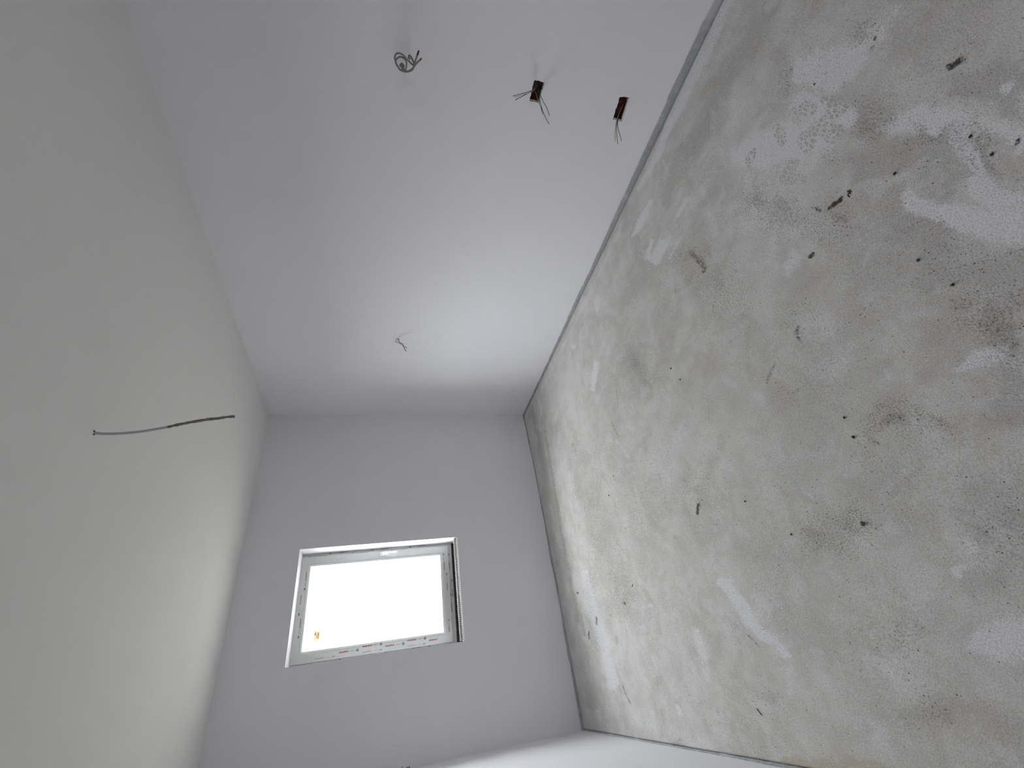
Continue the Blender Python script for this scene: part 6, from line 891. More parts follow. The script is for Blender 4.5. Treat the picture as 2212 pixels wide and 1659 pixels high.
ELL_DAMP = (
(2.183,0.244,-7.96,-11.79,-5.5,21.14,0.8),(2.18,0.275,-7.76,-11.51,-5.64,20.61,0.8),(2.176,0.307,-7.57,-11.23,-5.77,20.08,0.8),
(2.173,0.339,-7.38,-10.95,-5.89,19.56,0.8),(2.169,0.372,-7.19,-10.68,-6.01,19.05,0.8),(2.165,0.407,-7,-10.42,-6.13,18.55,0.8),
(2.164,0.446,-6.78,-10.1,-6.24,17.98,0.8),(2.163,0.488,-6.57,-9.79,-6.35,17.41,0.8),(2.162,0.53,-6.35,-9.48,-6.45,16.86,0.8),
(2.16,0.574,-6.15,-9.18,-6.54,16.32,0.8),(2.159,0.619,-5.94,-8.88,-6.63,15.78,0.8),(2.161,0.65,-6.02,-9.02,-6.94,16.03,0.8),
(2.163,0.682,-6.12,-9.17,-7.27,16.3,0.8),(2.165,0.715,-6.22,-9.33,-7.63,16.61,0.8),(2.167,0.749,-6.33,-9.51,-8.01,16.94,0.8),
(2.169,0.783,-6.46,-9.71,-8.43,17.32,0.8),(2.171,0.819,-6.61,-9.94,-8.89,17.73,0.8),(2.173,0.855,-6.76,-10.19,-9.39,18.19,0.8),
(2.173,0.855,-6.76,-10.19,-9.39,18.19,0.6),(2.169,0.881,-6.89,-10.39,-9.77,18.52,0.6),(2.164,0.907,-7.04,-10.61,-10.19,18.87,0.6),
(2.158,0.934,-7.19,-10.84,-10.63,19.25,0.6),(2.153,0.961,-7.35,-11.1,-11.1,19.66,0.6),(2.148,0.988,-7.53,-11.38,-11.61,20.11,0.6),
(2.143,1.016,-7.73,-11.68,-12.17,20.61,0.6),(2.137,1.044,-7.94,-12.01,-12.77,21.15,0.6),(2.132,1.073,-8.18,-12.38,-13.42,21.74,0.6),
(1.185,0.383,-10.42,-15.21,-8.84,16.29,0.7),(1.155,0.355,-11.02,-16.07,-9.01,16.86,0.7),(1.127,0.329,-11.65,-16.96,-9.18,17.43,0.7),
(1.08,0.326,-11.6,-16.88,-9.1,16.77,0.7),(1.035,0.322,-11.57,-16.82,-9.03,16.15,0.7),(1.007,0.324,-13.35,-19.39,-10.44,18.22,0.7),
(0.981,0.326,-15.64,-22.72,-12.27,20.89,0.7),(0.954,0.328,-18.73,-27.2,-14.74,24.48,0.7),(0.929,0.33,-23.12,-33.55,-18.25,29.56,0.7),
(1.112,0.133,-10.15,-14.7,-5.76,14.94,0.8),(1.061,0.129,-12.86,-18.61,-7.26,18.22,0.8),(1.012,0.126,-16.96,-24.52,-9.51,23.13,0.8),
(1.034,0.134,-17.27,-24.98,-9.84,23.96,0.8),(1.056,0.142,-17.62,-25.51,-10.2,24.89,0.8),(1.08,0.15,-18.03,-26.11,-10.6,25.93,0.8),
(1.104,0.159,-18.5,-26.8,-11.05,27.1,0.8),(1.129,0.168,-19.04,-27.61,-11.56,28.42,0.8),(0.956,0.252,-25.04,-36.28,-17.56,32.69,0.7),
(0.937,0.242,-24.33,-35.22,-16.79,31.26,0.7),(0.919,0.232,-23.7,-34.3,-16.11,29.98,0.7),(0.902,0.223,-23.16,-33.49,-15.49,28.84,0.7),
(0.885,0.214,-22.67,-32.77,-14.94,27.81,0.7),(0.819,0.238,-23.45,-33.87,-16.07,27.08,0.7),(1.007,0.457,-11.05,-16.12,-10.31,15.13,0.7),
(0.959,0.454,-10.51,-15.3,-9.76,13.83,0.7),(0.913,0.45,-10.06,-14.64,-9.3,12.72,0.7),(0.869,0.447,-9.69,-14.09,-8.92,11.78,0.7),
(0.827,0.444,-9.38,-13.63,-8.61,10.97,0.7),(0.787,0.441,-9.12,-13.24,-8.34,10.26,0.7),(0.741,0.419,-9.79,-14.2,-8.72,10.52,0.7),
(0.699,0.4,-10.49,-15.19,-9.1,10.77,0.7),(0.659,0.381,-11.22,-16.22,-9.49,11.01,0.7),(0.552,0.455,-11.24,-16.25,-10.45,9.72,0.8),
(0.513,0.477,-11.82,-17.09,-11.29,9.72,0.8),(0.474,0.499,-12.46,-18.01,-12.21,9.71,0.8),(0.436,0.52,-13.16,-19.02,-13.22,9.7,0.8),
(0.397,0.542,-13.93,-20.13,-14.33,9.69,0.8),(0.952,0.576,-4.48,-6.54,-4.78,5.88,0.5),(0.635,0.545,-6.86,-9.96,-7.08,6.58,0.5),
(1.929,1.422,-4.4,-6.7,-9.03,10.79,0.6),(1.945,1.49,-4.19,-6.39,-8.94,10.37,0.6),(1.962,1.562,-3.98,-6.09,-8.85,9.96,0.6),
(1.979,1.637,-3.79,-5.8,-8.75,9.56,0.6),(1.949,1.69,-4.2,-6.44,-9.98,10.47,0.6),(1.918,1.744,-4.74,-7.28,-11.57,11.67,0.6),
(2.445,1.401,-6.71,-10.3,-13.6,20.37,0.6),(2.4,1.406,-6.52,-10.01,-13.27,19.49,0.6),(2.356,1.411,-6.36,-9.75,-12.97,18.67,0.6),
(2.313,1.416,-6.2,-9.51,-12.69,17.92,0.6),(2.27,1.421,-6.06,-9.29,-12.44,17.22,0.6),(2.228,1.425,-5.93,-9.08,-12.21,16.57,0.6),
(2.186,1.43,-5.81,-8.89,-11.99,15.96,0.6),(2.145,1.435,-5.7,-8.71,-11.79,15.38,0.6),(2.105,1.439,-5.59,-8.55,-11.6,14.84,0.6),
(2.065,1.443,-5.5,-8.39,-11.43,14.34,0.6),(2.025,1.448,-5.4,-8.25,-11.26,13.86,0.6),(2.371,2.411,-5.77,-9.1,-18.83,17.51,0.45),
(2.328,2.36,-5.67,-8.93,-18.16,16.92,0.45),(2.286,2.31,-5.59,-8.79,-17.56,16.39,0.45),(2.246,2.262,-5.53,-8.67,-17.02,15.91,0.45),
(2.207,2.216,-5.47,-8.56,-16.52,15.48,0.45),(2.17,2.171,-5.42,-8.46,-16.06,15.08,0.45),(2.133,2.128,-5.37,-8.38,-15.65,14.71,0.45),
(2.098,2.086,-5.34,-8.3,-15.26,14.38,0.45),(2.064,2.045,-5.31,-8.24,-14.91,14.07,0.45),(2.031,2.006,-5.28,-8.18,-14.57,13.78,0.45),
(1.999,1.968,-5.26,-8.14,-14.27,13.52,0.45),(1.968,1.93,-5.24,-8.1,-13.98,13.27,0.45),(2.344,3.687,-11.5,-18.82,-56.71,35.83,0.8),
(2.332,3.688,-11.33,-18.54,-55.9,35.15,0.8),(2.32,3.688,-11.17,-18.28,-55.11,34.48,0.8),(2.308,3.688,-11.02,-18.02,-54.35,33.84,0.8),
(2.296,3.689,-10.86,-17.77,-53.61,33.22,0.8),(2.284,3.689,-10.72,-17.53,-52.9,32.62,0.8),(2.272,3.69,-10.58,-17.29,-52.21,32.04,0.8),
(2.26,3.69,-10.44,-17.07,-51.54,31.48,0.8),(2.248,3.69,-10.31,-16.85,-50.9,30.93,0.8),(2.236,3.691,-10.18,-16.63,-50.27,30.4,0.8),
(2.224,3.691,-10.06,-16.43,-49.66,29.89,0.8),(2.212,3.692,-9.94,-16.23,-49.07,29.39,0.8),(2.201,3.692,-9.82,-16.03,-48.5,28.9,0.8),
(2.189,3.692,-9.71,-15.84,-47.94,28.43,0.8),(2.177,3.693,-9.6,-15.66,-47.4,27.97,0.8),(2.166,3.693,-9.49,-15.48,-46.88,27.53,0.8),
(2.154,3.693,-9.38,-15.31,-46.37,27.09,0.8),(2.142,3.694,-9.28,-15.14,-45.87,26.67,0.8),(2.131,3.694,-9.18,-14.98,-45.39,26.26,0.8),
(2.119,3.695,-9.09,-14.82,-44.92,25.86,0.8),(2.108,3.695,-8.99,-14.66,-44.46,25.46,0.8),(2.096,3.695,-8.9,-14.51,-44.01,25.08,0.8),
(2.085,3.696,-8.81,-14.36,-43.58,24.71,0.8),(2.074,3.696,-8.73,-14.22,-43.15,24.35,0.8),(2.062,3.696,-8.64,-14.08,-42.74,23.99,0.8),
(2.051,3.697,-8.56,-13.94,-42.34,23.65,0.8),(2.04,3.697,-8.48,-13.81,-41.95,23.31,0.8),(2.028,3.698,-8.4,-13.68,-41.56,22.98,0.8),
(2.017,3.698,-8.33,-13.55,-41.19,22.66,0.8),(2.006,3.698,-8.25,-13.43,-40.82,22.34,0.8),(1.995,3.699,-8.18,-13.3,-40.47,22.04,0.8),
(1.984,3.699,-8.11,-13.19,-40.12,21.73,0.8),(1.972,3.699,-8.04,-13.07,-39.78,21.44,0.8),(1.961,3.7,-7.97,-12.96,-39.44,21.15,0.8),
(1.95,3.7,-7.9,-12.85,-39.12,20.87,0.8),(1.939,3.7,-7.84,-12.74,-38.8,20.59,0.8),(1.928,3.701,-7.77,-12.63,-38.49,20.32,0.8),
(1.917,3.701,-7.71,-12.53,-38.19,20.06,0.8),(1.906,3.701,-7.65,-12.43,-37.89,19.8,0.8),(1.887,3.699,-7.59,-12.32,-37.57,19.46,0.8),
(1.868,3.697,-7.53,-12.22,-37.25,19.13,0.8),(1.849,3.695,-7.47,-12.12,-36.95,18.82,0.8),(1.83,3.693,-7.42,-12.03,-36.65,18.5,0.8),
(1.811,3.691,-7.36,-11.94,-36.36,18.2,0.8),(1.793,3.689,-7.31,-11.85,-36.08,17.9,0.8),(1.774,3.687,-7.26,-11.76,-35.81,17.61,0.8),
(1.756,3.685,-7.21,-11.67,-35.54,17.33,0.8),(1.737,3.684,-7.16,-11.59,-35.29,17.05,0.8),(1.719,3.682,-7.11,-11.51,-35.03,16.78,0.8),
(1.701,3.68,-7.07,-11.43,-34.79,16.52,0.8),(1.683,3.678,-7.02,-11.35,-34.55,16.26,0.8),(1.665,3.676,-6.98,-11.28,-34.32,16,0.8),
(1.647,3.674,-6.93,-11.2,-34.09,15.75,0.8),(1.629,3.672,-6.89,-11.13,-33.87,15.51,0.8),(1.611,3.67,-6.85,-11.06,-33.65,15.27,0.8),
(1.594,3.668,-6.81,-10.99,-33.44,15.04,0.8),(1.576,3.666,-6.77,-10.93,-33.23,14.81,0.8),(1.559,3.665,-6.74,-10.86,-33.03,14.58,0.8),
(1.542,3.663,-6.7,-10.8,-32.83,14.36,0.8),(1.524,3.661,-6.66,-10.74,-32.64,14.14,0.8),(1.507,3.659,-6.63,-10.68,-32.46,13.93,0.8),
(1.49,3.657,-6.6,-10.62,-32.27,13.72,0.8),(1.473,3.655,-6.56,-10.56,-32.09,13.52,0.8),(1.456,3.654,-6.53,-10.51,-31.92,13.32,0.8),
(1.44,3.652,-6.5,-10.45,-31.75,13.12,0.8),(1.423,3.65,-6.47,-10.4,-31.58,12.93,0.8),(1.406,3.648,-6.44,-10.34,-31.42,12.74,0.8),
(1.39,3.647,-6.41,-10.29,-31.26,12.55,0.8),(1.368,3.646,-6.41,-10.29,-31.27,12.38,0.8),(1.346,3.646,-6.41,-10.29,-31.28,12.22,0.8),
(1.324,3.646,-6.42,-10.29,-31.3,12.06,0.8),(1.303,3.646,-6.42,-10.3,-31.31,11.9,0.8),(1.281,3.646,-6.42,-10.3,-31.33,11.74,0.8),
(1.26,3.645,-6.43,-10.3,-31.34,11.58,0.8),(1.239,3.645,-6.43,-10.3,-31.36,11.42,0.8),(1.218,3.645,-6.43,-10.3,-31.37,11.26,0.8),
(1.197,3.645,-6.44,-10.3,-31.39,11.1,0.8),(1.176,3.645,-6.44,-10.3,-31.4,10.95,0.8),(1.155,3.644,-6.44,-10.31,-31.42,10.79,0.8),
(1.135,3.644,-6.45,-10.31,-31.44,10.64,0.8),(1.115,3.644,-6.45,-10.31,-31.46,10.49,0.8),(1.094,3.644,-6.45,-10.31,-31.47,10.34,0.8),
(1.074,3.644,-6.46,-10.32,-31.49,10.18,0.8),(1.054,3.643,-6.46,-10.32,-31.51,10.03,0.8),(1.034,3.643,-6.47,-10.32,-31.53,9.88,0.8),
(1.014,3.643,-6.47,-10.32,-31.55,9.74,0.8),(0.995,3.643,-6.48,-10.33,-31.57,9.59,0.8),(0.975,3.643,-6.48,-10.33,-31.59,9.44,0.8),
(0.955,3.642,-6.48,-10.33,-31.61,9.29,0.8),(0.936,3.642,-6.49,-10.34,-31.63,9.15,0.8),(0.917,3.642,-6.49,-10.34,-31.65,9,0.8),
(0.898,3.642,-6.5,-10.34,-31.67,8.86,0.8),(0.879,3.642,-6.5,-10.35,-31.69,8.72,0.8),(0.856,3.641,-6.51,-10.35,-31.72,8.55,0.8),
(0.834,3.641,-6.51,-10.36,-31.74,8.38,0.8),(0.812,3.641,-6.52,-10.36,-31.77,8.21,0.8),(0.789,3.641,-6.53,-10.37,-31.8,8.04,0.8),
(0.768,3.641,-6.53,-10.37,-31.83,7.88,0.8),(0.746,3.64,-6.54,-10.38,-31.85,7.71,0.8),(0.724,3.64,-6.54,-10.38,-31.88,7.55,0.8),
(0.703,3.64,-6.55,-10.39,-31.91,7.38,0.8),(0.681,3.64,-6.56,-10.4,-31.94,7.22,0.8),(0.66,3.64,-6.56,-10.4,-31.97,7.06,0.8),
(0.639,3.639,-6.57,-10.41,-32,6.9,0.8),(0.618,3.639,-6.58,-10.41,-32.03,6.74,0.8),(0.597,3.639,-6.58,-10.42,-32.06,6.58,0.8),
(0.577,3.639,-6.59,-10.43,-32.09,6.42,0.8),(0.556,3.639,-6.6,-10.43,-32.12,6.27,0.8),(0.536,3.638,-6.6,-10.44,-32.15,6.11,0.8),
(0.515,3.638,-6.61,-10.45,-32.19,5.95,0.8),(0.495,3.638,-6.62,-10.45,-32.22,5.8,0.8),(0.475,3.638,-6.62,-10.46,-32.25,5.64,0.8),
(0.456,3.638,-6.63,-10.47,-32.28,5.49,0.8),(0.436,3.637,-6.64,-10.47,-32.32,5.34,0.8),(0.414,3.639,-6.64,-10.48,-32.34,5.17,0.8),
(0.393,3.64,-6.64,-10.48,-32.37,5,0.8),(0.372,3.641,-6.65,-10.48,-32.39,4.83,0.8),(0.351,3.643,-6.65,-10.48,-32.42,4.66,0.8),
(0.33,3.644,-6.65,-10.48,-32.44,4.5,0.8),(0.309,3.645,-6.65,-10.48,-32.47,4.33,0.8),(0.288,3.646,-6.66,-10.48,-32.5,4.17,0.8),
(0.268,3.648,-6.66,-10.48,-32.52,4,0.8),(0.248,3.649,-6.66,-10.48,-32.55,3.84,0.8),(0.227,3.65,-6.67,-10.49,-32.58,3.68,0.8),
(0.207,3.651,-6.67,-10.49,-32.61,3.52,0.8),(0.187,3.653,-6.67,-10.49,-32.64,3.36,0.8),(0.167,3.654,-6.68,-10.49,-32.67,3.2,0.8),
(0.147,3.655,-6.68,-10.49,-32.7,3.04,0.8),(0.128,3.656,-6.69,-10.5,-32.72,2.89,0.8),(0.108,3.657,-6.69,-10.5,-32.76,2.73,0.8),
(0.089,3.659,-6.69,-10.5,-32.79,2.57,0.8),(0.069,3.66,-6.7,-10.5,-32.82,2.42,0.8),(0.05,3.661,-6.7,-10.51,-32.85,2.26,0.8),
(0.029,3.663,-6.65,-10.42,-32.61,2.07,0.8),(0.007,3.664,-6.6,-10.34,-32.38,1.89,0.8),(-0.014,3.666,-6.55,-10.26,-32.16,1.7,0.8),
(-0.035,3.667,-6.51,-10.19,-31.94,1.52,0.8),(-0.056,3.669,-6.46,-10.11,-31.74,1.35,0.8),(-0.077,3.67,-6.42,-10.04,-31.53,1.18,0.8),
(-0.098,3.672,-6.37,-9.97,-31.34,1.01,0.8),(-0.118,3.673,-6.33,-9.9,-31.15,0.84,0.8),(-0.139,3.674,-6.29,-9.84,-30.96,0.68,0.8),
(-0.159,3.676,-6.25,-9.77,-30.78,0.52,0.8),(-0.179,3.677,-6.22,-9.71,-30.61,0.37,0.8),(-0.2,3.679,-6.18,-9.65,-30.44,0.22,0.8),
(-0.22,3.68,-6.14,-9.59,-30.27,0.07,0.8),(-0.239,3.682,-6.11,-9.53,-30.11,-0.08,0.8),(0.015,0.89,-10.36,-15,-14.8,2.83,0.5),
(0.033,0.84,-10.93,-15.81,-14.98,3.2,0.5),(0.05,0.792,-11.51,-16.64,-15.15,3.59,0.5),(0.33,0.969,-4.7,-6.87,-7.15,2.95,0.5),
(0.175,0.747,-8.11,-11.74,-10.25,3.66,0.6),(0.263,1.54,-4.12,-6.1,-9.05,2.31,0.5),(0.047,1.582,-6.84,-10.1,-15.36,2.15,0.5),
(0.015,1.547,-7.22,-10.65,-15.92,2.01,0.5),(-0.014,1.514,-7.62,-11.22,-16.49,1.86,0.5),(-0.043,1.482,-8.03,-11.8,-17.07,1.7,0.5),
(-0.212,1.129,-11.15,-16.19,-19.04,0.21,0.45),(-0.27,1.013,-11.58,-16.74,-18.22,-0.54,0.5),(1.512,1.209,-5.34,-8.02,-9.62,10.51,0.4),
(1.076,1.078,-4.52,-6.71,-7.44,6.64,0.4),(0.948,1.357,-3.21,-4.8,-6.35,4.29,0.35),(1.321,0.323,-25.01,-36.54,-19.54,42.8,0.5),
(1.319,0.308,-25.49,-37.24,-19.48,43.55,0.5),(1.317,0.293,-25.98,-37.94,-19.41,44.3,0.5),(1.401,0.084,-6.22,-9.04,-3.19,11.11,0.4),
(1.344,0.057,-7.74,-11.23,-3.74,13.34,0.4),(1.292,0.032,-9.8,-14.2,-4.47,16.33,0.4),(1.309,0.147,-12.45,-18.11,-7.27,21.04,0.5),
(1.158,0.506,-9.27,-13.58,-9.16,14.27,0.5),(0.633,1.044,-3.1,-4.56,-4.99,3.01,0.35),(0.533,1.228,-4.62,-6.82,-8.44,3.98,0.35),
(0.421,1.745,-3.79,-5.66,-9.25,2.82,0.35),
)
ELL_TREAD = (
(1.566,0.346,-32.53,-47.78,-26.24,64.48,1),(1.546,0.345,-24.46,-35.92,-19.7,47.97,1),(1.527,0.343,-19.72,-28.95,-15.85,38.26,1),
(1.508,0.342,-16.6,-24.36,-13.32,31.86,1),(1.49,0.341,-14.39,-21.11,-11.53,27.32,1),(1.479,0.331,-20.68,-30.32,-16.34,39.02,1),
(1.469,0.322,-35.79,-52.44,-27.89,67.09,1),(1.484,0.385,-20.71,-30.4,-17.62,39.23,1),(1.489,0.406,-17.96,-26.39,-15.7,34.14,1),
(1.494,0.427,-15.77,-23.18,-14.16,30.07,1),(1.51,0.46,-15.09,-22.21,-14.11,29.07,1),(1.491,0.472,-18.87,-27.77,-17.92,35.97,1),
(1.473,0.485,-25.16,-37.04,-24.26,47.48,1),(1.6,0.392,-16.85,-24.79,-14.47,34.08,1),(1.625,0.407,-18.37,-27.05,-16.08,37.67,1),
(1.651,0.422,-20.33,-29.96,-18.14,42.29,1),(1.677,0.504,-18.51,-27.36,-18.24,39.13,0.9),(1.65,0.51,-20.18,-29.82,-20.01,42.07,0.9),
(1.623,0.515,-22.13,-32.69,-22.08,45.48,0.9),(1.728,0.609,-38.15,-56.6,-42.15,83.02,1),(1.726,0.617,-32.49,-48.22,-36.21,70.68,1),
(1.725,0.626,-28.25,-41.93,-31.76,61.42,1),(1.723,0.634,-24.95,-37.04,-28.29,54.22,1),(1.722,0.643,-22.31,-33.13,-25.52,48.46,1),
(1.715,0.649,-24.77,-36.77,-28.48,53.62,1),(1.709,0.654,-27.83,-41.32,-32.2,60.06,1),(1.702,0.66,-31.77,-47.18,-36.97,68.34,1),
(1.696,0.666,-37.02,-54.98,-43.33,79.38,1),(1.494,0.541,-28.21,-41.6,-28.99,53.96,0.9),(1.491,0.552,-25.89,-38.18,-26.94,49.44,0.9),
(1.488,0.564,-23.88,-35.23,-25.17,45.55,0.9),(1.485,0.576,-22.14,-32.67,-23.62,42.17,0.9),(1.482,0.588,-20.6,-30.41,-22.26,39.19,0.9),
(1.479,0.6,-19.25,-28.42,-21.06,36.56,0.9),(1.456,0.586,-19.78,-29.19,-21.35,37.06,0.9),(1.434,0.573,-20.33,-29.97,-21.64,37.57,0.9),
(1.412,0.561,-20.88,-30.76,-21.93,38.07,0.9),(1.439,0.666,-18.59,-27.48,-21.74,34.53,0.8),(1.421,0.665,-20.26,-29.94,-23.68,37.25,0.8),
(1.403,0.664,-22.22,-32.82,-25.95,40.41,0.8),(1.386,0.663,-24.54,-36.23,-28.63,44.14,0.8),(1.369,0.662,-27.32,-40.32,-31.84,48.62,0.8),
(1.417,0.383,-24.91,-36.53,-21.13,45.33,1),(1.417,0.399,-22.85,-33.52,-19.8,41.61,1),(1.418,0.415,-21.04,-30.88,-18.63,38.36,1),
(1.348,0.358,-23.57,-34.5,-19.34,41.07,0.9),(1.336,0.345,-25.17,-36.82,-20.29,43.52,0.9),(1.325,0.332,-26.93,-39.37,-21.32,46.2,0.9),
(1.314,0.32,-28.86,-42.16,-22.44,49.15,0.9),(1.307,0.315,-31.08,-45.4,-24,52.69,0.9),(1.3,0.31,-33.62,-49.09,-25.78,56.72,0.9),
(1.293,0.306,-36.54,-53.34,-27.82,61.36,0.9),(1.286,0.301,-39.93,-58.28,-30.19,66.76,0.9),(1.279,0.296,-43.93,-64.1,-32.99,73.1,0.9),
(1.273,0.292,-48.7,-71.05,-36.32,80.68,0.9),(1.266,0.287,-54.5,-79.49,-40.37,89.88,0.9),(1.221,0.679,-29.67,-43.7,-35.17,47.93,0.7),
(1.591,1.216,-17.03,-25.62,-30.81,35.03,1),(1.582,1.231,-16.93,-25.47,-30.92,34.66,1),(1.573,1.245,-16.82,-25.33,-31.02,34.3,1),
(1.832,0.361,-19.12,-28.23,-15.74,43.55,0.8),(1.816,0.374,-18.21,-26.9,-15.27,41.18,0.8),(1.8,0.387,-17.39,-25.68,-14.84,39.02,0.8),
(1.784,0.401,-16.63,-24.56,-14.44,37.03,0.8),(1.545,0.268,-89.53,-131.17,-64.38,175.07,0.8),(1.541,0.271,-86.39,-126.59,-62.43,168.6,0.8),
(1.538,0.274,-83.47,-122.31,-60.61,162.56,0.8),(1.534,0.277,-80.74,-118.3,-58.91,156.92,0.8),(1.53,0.28,-78.17,-114.55,-57.31,151.63,0.8),
(1.526,0.284,-75.77,-111.02,-55.81,146.65,0.8),(1.522,0.287,-73.5,-107.7,-54.4,141.97,0.8),(1.519,0.29,-71.36,-104.57,-53.07,137.56,0.8),
(1.618,0.192,-26.28,-38.47,-16.66,53.39,0.7),(1.613,0.181,-25.46,-37.27,-15.84,51.58,0.7),(1.608,0.171,-24.72,-36.17,-15.1,49.93,0.7),
(1.603,0.161,-24.05,-35.17,-14.42,48.43,0.7),(1.598,0.151,-23.43,-34.25,-13.78,47.04,0.7),(1.594,0.141,-22.86,-33.41,-13.2,45.77,0.7),
(1.589,0.132,-22.33,-32.63,-12.66,44.59,0.7),(1.792,0.291,-36.7,-54.05,-27.34,81.81,0.6),(1.371,0.458,-15.16,-22.25,-14.14,26.86,0.7),
(1.342,0.451,-16.08,-23.59,-14.88,27.98,0.7),(1.313,0.444,-17.07,-25.03,-15.67,29.16,0.7),(1.286,0.437,-18.14,-26.57,-16.51,30.42,0.7),
(1.395,0.462,-23.31,-34.23,-21.86,41.94,0.6),(1.882,0.447,-20,-29.63,-18.42,46.75,0.6),(2.183,0.427,-25.57,-38.06,-22.97,68.25,0.5),
(1.038,0.231,-47.67,-69.13,-32.3,66.51,0.6),(1.037,0.225,-50.89,-73.78,-34.16,70.94,0.6),(1.036,0.22,-54.5,-79.01,-36.25,75.93,0.6),
(1.036,0.214,-58.61,-84.95,-38.62,81.59,0.6),(1.035,0.209,-63.29,-91.73,-41.33,88.06,0.6),(1.034,0.203,-68.71,-99.56,-44.45,95.53,0.6),
(1.034,0.198,-75.02,-108.69,-48.09,104.24,0.6),(1.231,0.229,-48.17,-70.1,-32.53,77.45,0.5),(1.236,0.234,-49.64,-72.26,-33.8,80.13,0.5),
(1.242,0.239,-51.25,-74.62,-35.18,83.04,0.5),(1.247,0.244,-53.01,-77.19,-36.68,86.22,0.5),(1.253,0.249,-54.93,-80.01,-38.32,89.7,0.5),
(1.259,0.254,-57.05,-83.12,-40.12,93.53,0.5),
)
